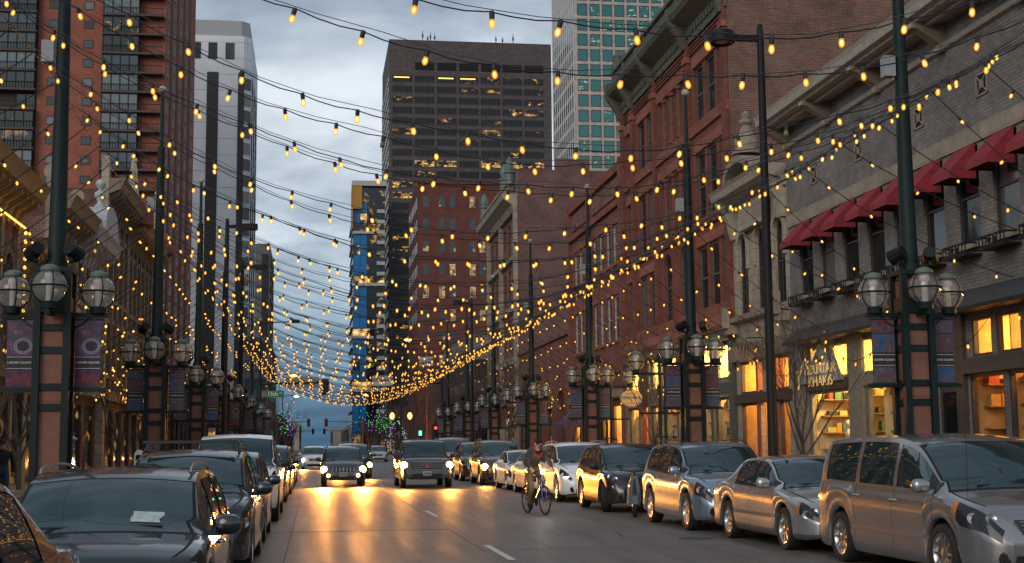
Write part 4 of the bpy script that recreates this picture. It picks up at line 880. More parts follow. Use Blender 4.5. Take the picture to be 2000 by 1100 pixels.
# ================================================================ lamp pillars with tall string-light poles
M_globe = clearglass('lamp_globe_glass', (.95,.94,.92), .03, 1.5)
_t = M_globe.node_tree; _o = _t.nodes['Material Output']; _s = _o.inputs[0].links[0].from_socket; _d = _t.nodes.new('ShaderNodeBsdfTranslucent'); _d.inputs[0].default_value = (.85,.80,.74,1); _e = _t.nodes.new('ShaderNodeBsdfDiffuse'); _e.inputs[0].default_value = (.85,.80,.74,1)
_a = _t.nodes.new('ShaderNodeMixShader'); _t.links.new(_d.outputs[0], _a.inputs[1]); _t.links.new(_e.outputs[0], _a.inputs[2]); _m = _t.nodes.new('ShaderNodeMixShader'); _m.inputs[0].default_value = .17; _t.links.new(_s, _m.inputs[1]); _t.links.new(_a.outputs[0], _m.inputs[2]); _t.links.new(_m.outputs[0], _o.inputs[0])
M_globein = plain('frosted_lamp_tube', (.62,.58,.52), .5, var=.1)
M_box = plain('grey_metal_box', (.30,.31,.31), .5)
def globe_mesh():
    r = .275; prof = [(r*math.sin(a), -r*math.cos(a)) for a in np.linspace(.32, PI-.42, 12)]
    g = MB(); g.lathe(prof, (0,0,0), 18, 0, caps=False); glass = g.mesh('globe', M_globe, 60)
    c = MB(); zt = r*math.cos(.42)
    c.lathe([(.13,zt-.015),(.15,zt),(.15,zt+.05),(.12,zt+.07),(.06,zt+.10),(.01,zt+.11)], n=14, m=1)
    c.lathe([(.05,-r-.10),(.13,-r-.09),(.14,-r+.0),(.11,-r+.03)], n=12)
    for a in range(4):
        t = a*PI/2+.4; c.tube([((r+.008)*math.sin(u)*math.cos(t), (r+.008)*math.sin(u)*math.sin(t), -(r+.008)*math.cos(u)) for u in np.linspace(.3, PI-.4, 10)], .012, 4)
    c.tube([((r+.01)*math.cos(u), (r+.01)*math.sin(u), 0) for u in np.linspace(0, 2*PI, 25)], .016, 4)
    cage = c.mesh('lamp_cage', [M_green, M_greentop], 40)
    i = MB(); i.lathe([(.055,-.26),(.055,.1),(.085,.14),(.085,.2),(.05,.25)], n=12); inner = i.mesh('lamp_tube', M_globein, 50)
    return glass, cage, inner
G_GLASS, G_CAGE, G_IN = globe_mesh()
def add_globe(parent, loc):
    o = link('globe_lamp', G_CAGE, parent, loc); link('globe', G_GLASS, o); link('lamp_tube', G_IN, o); return o
def pillar_meshes():
    m = {}
    b = MB(); b.box(-.24,.24,-.24,.24,.0,.55); b.box(-.20,.20,-.20,.20,.55,4.3); b.box(-.31,.31,-.31,.31,0,.32); m['stone_pier'] = b.mesh('stone_pier', M_pinkstone)
    b = MB(); b.box(-.055,.055,-.055,.055,.0,4.42); m['corner_post'] = b.mesh('corner_post', M_green)
    b = MB()
    for z in (3.42, 3.05, 2.45, 2.12, .7): 
        b.box(-.20,.20,-.235,-.205,z,z+.11); b.box(-.20,.20,.205,.235,z,z+.11); b.box(-.235,-.205,-.20,.20,z,z+.11); b.box(.205,.235,-.20,.20,z,z+.11)
    m['strap'] = b.mesh('strap', M_green)
    b = MB(); b.box(-.3,.3,-.3,.3,4.38,4.46); b.box(-.27,.27,-.27,.27,3.72,3.98); m['cap_plate'] = b.mesh('cap_plate', M_green)
    b = MB(); b.box(-.84,-.25,-.035,.035,3.65,3.73); b.box(.25,.84,-.035,.035,3.65,3.73); b.box(-.035,.035,-.72,-.25,3.65,3.73); b.box(-.035,.035,.25,.72,3.65,3.73); b.box(-.86,-.25,-.03,.03,2.43,2.50); b.box(.25,.86,-.03,.03,2.43,2.50)
    for s in (-1, 1): b.tube([(s*.27,0,3.45),(s*.45,0,3.55),(s*.6,0,3.70)], .02, 5)
    m['bracket_arm'] = b.mesh('bracket_arm', M_green)
    b = MB(); b.lathe([(.19,4.46),(.19,4.55),(.15,4.62),(.13,6.5),(.098,9.65),(.105,9.7),(.06,9.78),(.048,11.25)], n=14); b.lathe([(.02,11.25),(.1,11.3),(.115,11.36),(.08,11.44),(.01,11.47)], n=10, m=1); m['pole'] = b.mesh('pole', [M_green, M_beigetrim], 30)
    b = MB(); b.box(-.34,-.14,-.1,.1,7.95,8.32); m['junction_box'] = b.mesh('junction_box', M_box)
    b = MB(); b.lathe([(.0,-.14),(.11,-.14),(.14,.12),(.0,.12)], (0,0,0), 10, 0, 'y'); b.box(-.03,.03,-.03,.03,-.2,0); m['floodlight'] = b.mesh('floodlight', M_black)
    return m
PM = pillar_meshes()
def art(name, cols, seed, scale):
    t = NT(name); o = t.obj(); mp = t.n('ShaderNodeMapping'); mp.inputs['Location'].default_value = (seed*3.1, 0, seed*1.7); t.l(o, mp.inputs[0])
    a = t.noise(mp.outputs[0], scale*.8, 6, .7); b_ = t.noise(mp.outputs[0], scale*3.5, 3, .6); f = t.math('ADD', t.math('MULTIPLY', a, .75), t.math('MULTIPLY', b_, .3))
    t.set(Base_Color=t.ramp(f, [(i/(len(cols)-1)*.30+.38, tuple(.62*v for v in c)) for i, c in enumerate(cols)]), Roughness=.6); return t.m
ARTS = [art('banner_art_forest', [(.02,.03,.10),(.02,.09,.07),(.20,.02,.09),(.05,.10,.22),(.42,.06,.10),(.45,.26,.05)], 1, 7), art('banner_art_night', [(.015,.01,.05),(.03,.02,.12),(.22,.015,.02),(.35,.10,.05)], 2, 9),
        art('banner_art_crowd', [(.03,.025,.03),(.22,.05,.05),(.08,.09,.16),(.30,.22,.18)], 3, 14), art('banner_art_square', [(.05,.03,.03),(.20,.09,.06),(.09,.13,.22),(.30,.28,.28)], 4, 10), art('banner_art_sky', [(.01,.06,.20),(.04,.14,.32),(.20,.08,.04),(.25,.24,.26)], 5, 7)]
M_ban = plain('banner_dark', (.03,.022,.024), .7); M_banink = plain('banner_ink', (.7,.68,.66), .6, var=0)
M_embl = plain('banner_emblem', (.32,.30,.31), .6, var=.2)
def banner_proto(kind):
    e = link('street_banner', None); b = MB()
    b.box(-.21,.21,-.006,.006,-1.12,0); b.tube([(-.24,0,.0),(.24,0,0)], .014, 5); b.tube([(-.24,0,-1.12),(.24,0,-1.12)], .014, 5); b.build('cloth', M_ban, e)
    secs = {0: [(ARTS[0],-.60,-.02),(ARTS[1],-1.10,-.82)], 1: [(ARTS[2],-.24,-.02),(ARTS[4],-.58,-.26),(ARTS[3],-1.10,-.83)], 2: [(ARTS[3],-.24,-.02),(ARTS[2],-.58,-.26),(ARTS[4],-1.10,-.83)]}[kind]
    for m, z0, z1 in secs: b = MB(); b.box(-.205,.205,-.009,.009,z0,z1); b.build('print', m, e)
    if kind == 0:
        for r0, r1, m in ((.128,.14,M_embl),(.10,.112,M_embl),(0,.09,M_ban)):
            b = MB(); cx, cz = .05, -.44
            for k in range(16):
                A, B_ = 2*PI*k/16, 2*PI*(k+1)/16; w = lambda r, a: (cx+r*1.05*math.cos(a), -.0105 if r0 else -.011, cz+r*.92*math.sin(a))
                b.poly([w(r1,A), w(r1,B_), w(max(r0,.001),B_), w(max(r0,.001),A)])
            b.build('emblem', m, e)
    text_obj('LARIMER SQUARE', .05, M_banink, e, (0,-.0105,-.71), ROT_FRONT, extrude=.001, sx=.95)
    b = MB(); b.box(-.20,.20,-.0102,-.0098,-.622,-.616); b.box(-.20,.20,-.0102,-.0098,-.808,-.802); b.build('rule', M_banink, e)
    KIDS[e.name] = list(e.children); return e
bpy.context.view_layer.update()
BANNERS = [banner_proto(k) for k in range(3)]
PY = [22.6 + 14.2*k for k in range(7)]; PYL = [23.3, 38.0, 51.2, 65.4, 79.4, 93.6, 107.8]
lab_l = ['near cream brick building', 'near white pediment', 'near dark cornice', 'near gilded cornice', 'near low shop row start', 'near low shop row middle', 'near low shop row end']
lab_r = ['behind silver minivan', 'behind blue grey crossover', 'near white sedan', 'near purple awnings', 'near courtyard doorway', 'near courtyard windows', 'near ornate corner building']
for side, x, labs in (('l', -4.25, lab_l), ('r', 10.3, lab_r)):
    for k, y in enumerate(PYL if side == 'l' else PY):
        e = thing('lamp_pillar', 'pink stone lamp pillar with globe lamps and tall green pole ' + labs[k], 'lamp pillar', (x, y, .13), 0, 'lamp pillars along both pavements')
        for n in ('stone_pier', 'strap', 'cap_plate', 'bracket_arm', 'pole'): link(n, PM[n], e)
        if k < 5: link('junction_box', PM['junction_box'], e)
        for sx in (-1, 1):
            for sy in (-1, 1): link('corner_post', PM['corner_post'], e, (sx*.235, sy*.235, 0))
        for gx, gy in ((-.68,0),(.68,0),(0,-.56),(0,.56)): add_globe(e, (gx, gy, 4.08 if gx else 4.11))
        for fx, rz in ((-.32, .6), (.30, -.5)):
            o = link('floodlight', PM['floodlight'], e, (fx, -.2, 4.72)); o.rotation_euler = (-.35, 0, rz)
        for j, sx in enumerate((-1, 1)):
            kind = (0 if k in (0, 3, 5) else 1+(k+j) % 2) if side == 'l' else 1 + j
            o = copy_tree(BANNERS[kind]); o.location = (x + sx*.54, y, 3.75)
            where = 'street side' if (sx == 1) == (side == 'l') else 'shop side'
            tag(o, ['colourful banner with round emblem', 'blue topped photo banner', 'pinkish photo banner'][kind] + ' on %s of lamp pillar ' % where + labs[k], 'banner', 'pillar banners')
for e in BANNERS:
    for c in list(e.children): bpy.data.objects.remove(c)
    bpy.data.objects.remove(e)
# twin-post globe lamps between the pillars
def twin(x, y, label):
    e = thing('twin_post_lamp', label, 'street lamp', (x, y, .13), 0, 'twin post lamps')
    for s in (-.09, .09): b = MB(); b.lathe([(.09,0),(.09,.4),(.05,.5),(.05,4.2)], (s,0,0), 10); b.build('post', M_green, e, 40)
    b = MB()
    for z in (.9, 1.7, 2.5, 3.3, 4.0): b.box(-.16,.16,-.05,.05,z,z+.05)
    b.build('tie_bar', M_green, e); b = MB(); b.box(-1.0,1.0,-.035,.035,3.72,3.8); b.build('cross_arm', M_green, e); b = MB(); b.box(-.8,.8,-.025,.025,2.45,2.51); b.build('cross_arm', M_green, e)
    b = MB(); b.lathe([(.16,4.1),(.18,4.2),(.14,4.3),(.17,4.38),(.12,4.5),(.05,4.55)], n=12); b.build('post_cap', M_green, e, 40)
    for s in (-.85, .85): add_globe(e, (s, 0, 4.15))
twin(11.15, 43.4, 'twin green post lamp by the tall red brick front'); twin(11.5, 53.3, 'twin green post lamp beside the oval bistro sign'); twin(-5.1, 51.8, 'twin green post lamp by the tan stucco building'); twin(11.0, 72.5, 'twin green post lamp near the purple awnings')
# tall street lights
def streetlight(x, y, h, s, label, drum=True):
    e = thing('street_light', label, 'street light', (x, y, .13), 0, 'tall street lights'); b = MB()
    b.lathe([(.16,0),(.16,.5),(.115,.6),(.085,h-.3),(.07,h),(.04,h+.06)], n=12); b.build('pole', M_black, e, 40)
    b = MB(); b.box(*sorted((0, s*.62)), -.05, .05, h-.36, h-.22); b.build('arm', M_black, e)
    b = MB(); c = (s*.92, 0, h-.44)
    if drum: b.lathe([(.02,.30),(.25,.30),(.29,.27),(.30,.02),(.27,.0),(.24,.03),(.02,.10)], c, 18)
    else: b.box(c[0]-.35, c[0]+.35, -.2, .2, h-.40, h-.18); b.box(c[0]-.3, c[0]+.3, -.15, .15, h-.44, h-.40)
    hd = b.build('lamp_head', M_black, e, 40); b = MB(); b.lathe([(.01,0),(.15,0),(.15,.05),(.01,.06)], (c[0],0,h-.40), 12); b.build('lens', plain('lamp_lens_amber', (.30,.14,.04), .3) if 'lamp_lens_amber' not in MATS else MATS['lamp_lens_amber'], hd)
streetlight(10.1, 29.6, 11.05, -1, 'black street light with round drum head beside the silver sedan')
streetlight(-3.75, 58.5, 11.1, 1, 'black street light with flat box head before the white tower', False)
streetlight(-3.75, 71.0, 11.0, 1, 'black street light with flat box head by the gilded cornice', False)
streetlight(10.0, 88.0, 11.0, -1, 'black street light with drum head by the courtyard front')

# ================================================================ string lights
t = NT('amber_bulb_glass'); t.t.nodes.remove(t.b); em = t.n('ShaderNodeEmission'); em.inputs[0].default_value = (1., .38, .035, 1); em.inputs[1].default_value = 1.15
tr = t.n('ShaderNodeBsdfTransparent'); mx = t.n('ShaderNodeMixShader'); mx.inputs[0].default_value = .68; t.l(tr.outputs[0], mx.inputs[1]); t.l(em.outputs[0], mx.inputs[2]); t.l(mx.outputs[0], t.t.nodes['Material Output'].inputs[0]); t.m.cycles.emission_sampling = 'NONE'; M_bulb = t.m
M_fil = glow('bulb_filament', (1., .60, .12), 6, False); M_wire = plain('black_wire', (.012,.012,.013), .6); M_cable = plain('steel_cable', (.06,.06,.062), .5)
BP = [(.012,-.050),(.019,-.063),(.026,-.084),(.0285,-.102),(.025,-.121),(.015,-.135),(.004,-.14)]
def bulb_into(b, c, d=(0,0,-1), hi=True, ms=0, sc_=1.0):
    """socket + bulb hanging from c along d"""
    d = Vector(d).normalized(); q = d.to_track_quat('Z', 'Y'); c = Vector(c); old = b.T
    b.T = lambda p: tuple(c + q @ Vector((p[0]*sc_, p[1]*sc_, p[2]*sc_)))
    n = 8 if hi else 5
    b.lathe([(.018,-.012),(.024,.01),(.022,.06)], n=n, m=ms)
    if hi:
        b.lathe([(r, -h) for r, h in BP], n=n, m=ms+1); b.lathe([(.004,.072),(.014,.086),(.014,.108),(.004,.124)], n=6, m=ms+2)
    else:
        b.lathe([(.016,.055),(.034,.09),(.034,.13),(.010,.165)], n=n, m=ms+1); b.lathe([(.004,.08),(.017,.11),(.004,.145)], n=4, m=ms+2)
    b.T = old
M_fil2 = glow('bulb_filament_bright', (1., .62, .16), 9, False); M_off = plain('dead_bulb_glass', (.20,.13,.06), .15); BULBS = []
for _m in ([M_bulb, M_fil], [M_bulb, M_fil2], [M_off, M_off]): q = MB(); bulb_into(q, (0,0,0)); BULBS.append(q.mesh('bulb', [M_wire] + _m, 50))
def bulb_mesh(rnd): u = rnd.random(); return BULBS[2] if u < .02 else BULBS[1] if u < .4 else BULBS[0]
YS = [11.0, 12.45, 14.7, 16.4, 17.7, 18.7]
while YS[-1] < 111: YS += [YS[-1] + (2.3 if YS[-1] < 70 else 1.9), YS[-1] + (3.3 if YS[-1] < 70 else 2.9)]
rnd = random.Random(12); XM = 3.03
for i, y in enumerate(YS):
    zm = 5.0 + rnd.uniform(-.14,.14) + (.0 if i > 1 else .1); kf = (7.62-zm)/7.27**2; tilt = rnd.uniform(-.03,.03); wob = rnd.uniform(0,6)
    f = lambda x: zm + kf*(x-XM)**2 + tilt*(x-XM)*.5 + .03*math.sin(x*1.7+wob)
    g = lambda x: y + .05*math.sin(x*.9+wob)
    e = thing('string_light', 'long string of amber bulbs hung across the street between green poles', 'string light', (0,0,0), 0, 'bulb strings across the street')
    x0, x1 = -4.25, 10.3; near = i < 13; nseg = 72 if near else 36
    wr = .0065 if near else .0085
    ph = rnd.uniform(0, .61); bx = np.arange(x0+.15+ph*.5, x1-.1, .61)
    b = MB(); pts = []
    for k in range(nseg+1):
        x = x0 + (x1-x0)*k/nseg; dd = ((x-bx[0]) % .61)/.61; pts.append((x, g(x), f(x) - .028*math.sin(PI*dd)))
    b.tube(pts, wr, 4); b.build('wire', M_wire, e)
    b = MB(); b.tube([(x, g(x)+.004, f(x)+.055-.045*abs(math.sin((x-x0)*1.3))) for x in np.linspace(x0, x1, 25)], .0045 if near else .006, 3); b.build('cable', M_cable, e)
    if near:
        for x in bx:
            o = link('bulb', bulb_mesh(rnd), e, (x + rnd.uniform(-.03,.03), g(x), f(x)-.005)); o.rotation_euler = (rnd.uniform(-.3,.3), rnd.uniform(-.3,.3), 0)
    else:
        b = MB()
        for x in bx: bulb_into(b, (x, g(x), f(x)-.005), (rnd.uniform(-.2,.2), rnd.uniform(-.2,.2), -1), False)
        tag(b.build('bulbs', [M_wire, M_bulb, M_fil], e), kind='stuff')
for x, lab in ((-4.25, 'steel cable running pole to pole along the left pavement'), (10.3, 'steel cable running pole to pole along the right pavement')):
    b = MB(); pts = []
    for y in np.linspace(14.0, 112, 150):
        ph = ((y-8.4) % 14.2)/14.2; pts.append((x, y, 7.66 - .22*math.sin(PI*ph)))
    b.tube(pts, .009, 4); tag(b.build('support_cable', M_wire), lab, 'cable')
for side, xa, xb in (('r', 10.3, 14.9), ('l', -4.25, -8.8)):
    k = 0; y = 13.0
    while y < 104:
        zb = rnd.uniform(4.5, 5.3); yb = y + rnd.uniform(-1.6, 1.6); e = thing('string_light', 'sloping string of amber bulbs from %s pole cable down to the shopfronts' % ('right hand' if side == 'r' else 'left hand'), 'string light', (0,0,0), 0, 'sloping strings on the %s' % ('right' if side == 'r' else 'left'))
        A = Vector((xa, y, 7.55)); Z = Vector((xb, yb, zb)); n = 24; pts = []
        for i in range(n+1): u = i/n; p = A.lerp(Z, u); p.z -= .28*4*u*(1-u); pts.append(p)
        b = MB(); b.tube(pts, .010, 4); b.build('wire', M_wire, e)
        L = (Z-A).length; nb = int(L/(.95 if side == 'r' else .78)); hi = y < 34; b = MB()
        for i in range(nb):
            u = (i+.6)/nb; p = A.lerp(Z, u); p.z -= .28*4*u*(1-u)
            d = (rnd.uniform(-.9,.9), rnd.uniform(-.5,.5), -.6)
            if hi: o = link('bulb', bulb_mesh(rnd), e, p); o.rotation_euler = (rnd.uniform(-.7,.7), rnd.uniform(-.9,.9), 0)
            else: bulb_into(b, p, d, False)
        if not hi: tag(b.build('bulbs', [M_wire, M_bulb, M_fil], e), kind='stuff')
        y += rnd.uniform(1.7, 2.4) if side == 'r' else rnd.uniform(1.3, 1.9)
# swags along the shopfronts
for side, xx, y0, y1, lab in (('r', 14.35, 22, 48, 'swagged bulb string along the grey brick shopfronts'), ('r', 14.5, 48, 80, 'swagged bulb string along the red brick shopfronts'), ('r', 14.2, 80, 117, 'swagged bulb string along the courtyard and corner building'), ('l', -8.0, 26, 60, 'swagged bulb string along the left hand shopfronts'), ('l', -8.0, 60, 117, 'swagged bulb string along far left hand shopfronts')):
    e = thing('string_light', lab, 'string light'); b = MB(); bb = MB(); y = y0
    while y < y1:
        w = rnd.uniform(2.6, 3.6); za, sg = rnd.uniform(4.3, 4.9), rnd.uniform(.5,.9)
        pts = [(xx + .25*math.sin(y+u*3), y+w*u, za - sg*4*u*(1-u)) for u in np.linspace(0, 1, 13)]; b.tube(pts, .010, 4)
        for u in np.arange(.08, 1, .6/w): 
            if rnd.random() < .85: bulb_into(bb, (xx + .25*math.sin(y+u*3), y+w*u, za - sg*4*u*(1-u)), (rnd.uniform(-.3,.3), rnd.uniform(-.3,.3), -1), False)
        y += w
    b.build('wire', M_wire, e); tag(bb.build('bulbs', [M_wire, M_bulb, M_fil], e), kind='stuff')

# ================================================================ signals, signs and lamps at the cross streets
M_sigback = plain('signal_black', (.012,.012,.012), .5); M_signgreen = plain('street_sign_green', (.01,.16,.07), .5, var=.1); M_signwhite = plain('sign_white', (.75,.75,.75), .5, var=.05)
M_redlamp = glow('red_signal', (1,.03,.015), 6); M_amberlamp = glow('amber_lamp', (1,.45,.10), 12, False); M_greenlamp = glow('green_signal', (.1,1,.5), 4)
M_rustarm = plain('rust_orange_arm', (.30,.07,.03), .6)
def signal_head(parent, x, y, z, lit=None, mat=None, s=1.0):
    b = MB(); b.box(x-.19*s, x+.19*s, y-.12, y+.12, z-.55*s, z+.55*s); b.box(x-.3*s, x+.3*s, y+.1, y+.13, z-.7*s, z+.7*s); h = b.build('signal_head', mat or M_sigback, parent)
    for i, dz in enumerate((.36, 0, -.36)):
        b = MB(); b.lathe([(.14*s,-.16),(.15*s,-.16),(.15*s,.02),(.14*s,.02)], (x, y-.12, z+dz*s), 10, 0, 'y', False); b.build('visor', M_sigback, h)
        b = MB(); b.lathe([(.005,-.02),(.125*s,-.02),(.125*s,.0),(.005,.0)], (x, y-.13, z+dz*s), 10, 0, 'y'); b.build('lens', lit if (lit and i == 0) else M_sigback, h)
def mast(label, xp, xt, y, z, heads, mat=M_green, name='traffic_signal', lit=None, hz=0):
    e = thing(name, label, 'traffic signal'); b = MB(); b.lathe([(.2,0),(.2,.4),(.13,.5),(.10,z+.4)], (xp, y, .13), 10); b.build('pole', mat, e, 40)
    b = MB(); b.tube([(xp,y,z),(xp+(xt-xp)*.3,y,z+.12),(xt,y,z+.18)], [.1,.08,.055], 8); b.build('mast_arm', mat, e, 40)
    for x in heads: signal_head(e, x, y, z+hz, lit, mat if mat is not M_green else None)
    return e
M15 = mast('green mast arm with black signal and street sign over the road', -4.9, 1.0, 119, 6.95, (.85,), hz=-.2)
b = MB(); b.box(-4.6,-2.65,118.80,118.84,5.85,6.42); bl = b.build('street_sign', M_signgreen, M15); text_obj('15th', .5, M_signwhite, bl, (-3.6,118.79,6.13), ROT_FRONT, extrude=.004); text_obj('ST', .2, M_signwhite, bl, (-2.92,118.79,6.2), ROT_FRONT, extrude=.004)
b = MB(); b.lathe([(.0,-.004),(.17,-.004),(.17,.0)], (-4.33,118.79,6.13), 12, 0, 'y'); b.build('roundel', plain('sign_red', (.5,.05,.06), .5, var=.1), bl)
b = MB(); b.box(-2.6,.3,119.1,119.16,6.7,7.6); b.build('sign_back', M_box, M15)
b = MB(); b.tube([(-3.0,118.83,6.42),(-3.0,118.9,7.05)], .03, 5); b.tube([(-4.2,118.83,6.42),(-4.2,118.9,7.0)], .03, 5); b.build('sign_hanger', M_green, M15)
M15b = mast('dark mast arm with white sign panels before the rust brick block', 11.0, 5.6, 120.2, 7.05, (), M_black)
b = MB(); b.box(4.9,6.7,120.0,120.06,6.85,7.75); b.build('sign_panel', M_whitepaint, M15b); b = MB(); b.box(9.0,10.2,120.0,120.06,8.6,9.4); b.build('sign_panel', M_whitepaint, M15b)
b = MB(); b.tube([(5.65,120.03,7.75),(5.65,120.03,7.2)], .03, 5); b.tube([(9.6,120.03,8.6),(10.9,120.1,7.3)], .03, 5); b.build('sign_hanger', M_black, M15b)
mast('rust coloured mast arm reaching in from the left at far crossing', -6.4, -1.1, 240, 5.8, (-1.1,), M_rustarm); mast('rust coloured mast arm reaching in from the right at far crossing', 8.2, 1.9, 240, 5.8, (1.9,), M_rustarm)
mast('distant black signal arm from the left beyond the second crossing', -6.0, -.4, 362, 5.6, (-.5,), M_black); mast('distant black signal arm from the right beyond the second crossing', 8.5, 2.4, 362, 5.6, (2.4,), M_black)
RS = thing('traffic_signal', 'post with glowing red signal beside the brown van', 'traffic signal'); b = MB(); b.lathe([(.1,0),(.08,3.6)], (10.35,119.4,.13), 8); b.build('pole', M_black, RS, 40); signal_head(RS, 10.35, 119.2, 2.8, M_redlamp)
PS = thing('pedestrian_signal', 'black pedestrian signal box with a pale green walk light', 'pedestrian signal'); b = MB(); b.lathe([(.08,0),(.07,3.2)], (9.65,127,.0), 8); b.build('pole', M_black, PS, 40); b = MB(); b.box(9.4,9.95,126.7,126.95,2.4,3.1); b.build('housing', M_sigback, PS); b = MB(); b.box(9.47,9.72,126.68,126.70,2.6,3.0); b.build('lens', M_greenlamp, PS)
TL = thing('twin_lamp', 'tall black lamp post with two hanging warm lanterns', 'street lamp'); b = MB(); b.lathe([(.14,0),(.1,.8),(.07,9.0)], (8.5,138,0), 8); b.tube([(7.63,138,5.0),(7.63,138,5.35),(8.5,138,5.5),(9.4,138,5.35),(9.4,138,5.0)], .04, 5); b.build('post', M_black, TL, 40)
for x in (7.63, 9.4): b = MB(); b.lathe([(.02,.5),(.12,.45),(.26,.2),(.22,-.05),(.05,-.25)], (x,138,4.5), 10); b.build('lantern', glow('lantern_glow', (1,.60,.22), 2.0, False) if 'lantern_glow' not in MATS else MATS['lantern_glow'], TL, 50)
for k, (x, y, z, s, lab) in enumerate(((12.1, 150, 13.2, -1, 'tall street light with glowing orange head before the rust block'), (-4.6, 160, 9.8, 1, 'far street light with small lit head left of road'), (9.9, 215, 9.6, -1, 'far street light with small lit head right of road'), (-5.0, 215, 9.4, 1, 'far street light reaching over road near second crossing'))):
    e = thing('street_light', lab, 'street light'); b = MB(); b.lathe([(.13,0),(.07,z)], (x,y,0), 8); b.tube([(x,y,z),(x+s*.8,y,z+.15),(x+s*2,y,z+.1)], .05, 5); b.build('pole', M_rustarm if k == 0 else M_black, e, 40); b = MB(); b.lathe([(.03,.16),(.25,.1),(.42,-.02),(.2,-.12),(.03,-.14)], (x+s*2.1,y,z), 10); b.build('lamp_head', M_amberlamp, e, 40)
SL = thing('street_light', 'street light arm with dark box head over the road by grey mid rise', 'street light'); b = MB(); b.lathe([(.14,0),(.08,11.2)], (-5.6,104,.13), 8); b.tube([(-5.6,104,10.6),(-3.6,104,10.9),(-1.9,104,11.0)], .045, 5); b.build('pole', M_black, SL, 40); b = MB(); b.box(-1.9,-1.2,103.85,104.15,10.9,11.15); b.build('lamp_head', M_black, SL)
# ================================================================ vehicles
def pchip(keys, x):
    X = np.array([k[0] for k in keys], float); Y = np.array([k[1] for k in keys], float); h = np.diff(X); d = np.diff(Y)/h
    m = np.zeros(len(X)); m[0] = d[0]; m[-1] = d[-1]
    for i in range(1, len(X)-1):
        if d[i-1]*d[i] > 0: w1 = 2*h[i]+h[i-1]; w2 = h[i]+2*h[i-1]; m[i] = (w1+w2)/(w1/d[i-1]+w2/d[i])
    x = np.clip(np.asarray(x, float), X[0], X[-1]); i = np.clip(np.searchsorted(X, x, 'right')-1, 0, len(X)-2)
    s = (x-X[i])/h[i]; return (1+2*s)*(1-s)**2*Y[i] + s*(1-s)**2*h[i]*m[i] + s*s*(3-2*s)*Y[i+1] + s*s*(s-1)*h[i]*m[i+1]
def paint(name, col, metal=.35, rough=.32, coat=1.0):
    t = NT(name); n = t.noise(t.obj(), 2.2, 5, .6); g = t.noise(t.obj(), 40, 2)
    c = t.mix(t.ramp(n, [(.35, 0.), (.7, 1.)]), tuple(x*.9 for x in col), tuple(min(1,x*1.05) for x in col))
    sp = t.n('ShaderNodeSeparateXYZ'); t.l(t.obj(), sp.inputs[0])
    dust = t.math('MULTIPLY', t.ramp(sp.outputs[2], [(.15, .22), (.6, 0.)]), t.ramp(n, [(.3, .4), (.7, 1.)]))
    c = t.mix(dust, c, (.16,.135,.11))
    t.set(Base_Color=c, Metallic=metal, Roughness=rough, Coat_Weight=coat, Coat_Roughness=t.ramp(n, [(.3,.03),(.75,.09)])); return t.m
t = NT('car_glass'); t.set(Base_Color=(.016,.03,.034), Roughness=.02, Specular_IOR_Level=.85, IOR=1.52, Specular_Tint=(.75,.95,1.)); M_cglass = t.m
M_tyre = plain('tyre_rubber', (.014,.014,.014), .8); M_rim = plain('alloy_rim', (.45,.44,.43), .28, .9, var=.2); M_rimd = plain('dark_alloy', (.10,.10,.105), .35, .8)
M_trim = plain('black_plastic', (.018,.018,.019), .55); M_chrome = plain('chrome', (.7,.7,.7), .12, 1.0, var=.05)
M_well = plain('wheel_well', (.006,.006,.006), .9)
t = NT('headlamp_lens'); t.set(Base_Color=(.025,.026,.028), Roughness=.12, Specular_IOR_Level=.35); M_lens = t.m
M_turn = plain('amber_turn_lens', (.55,.16,.02), .15, spec=.8); M_tail = plain('red_tail_lens', (.35,.01,.01), .15, spec=.8)
M_hl = glow('lit_headlamp', (1.,.60,.18), 45); M_drl = glow('cool_running_lamp', (1.,.93,.82), 3.0, False); M_plate = plain('licence_plate', (.55,.55,.56), .5)
M_refl = plain('reflector_bowl', (.32,.33,.34), .22, .85, var=.4, scale=30)
M_seat = plain('seat_fabric', (.06,.055,.05), .9)
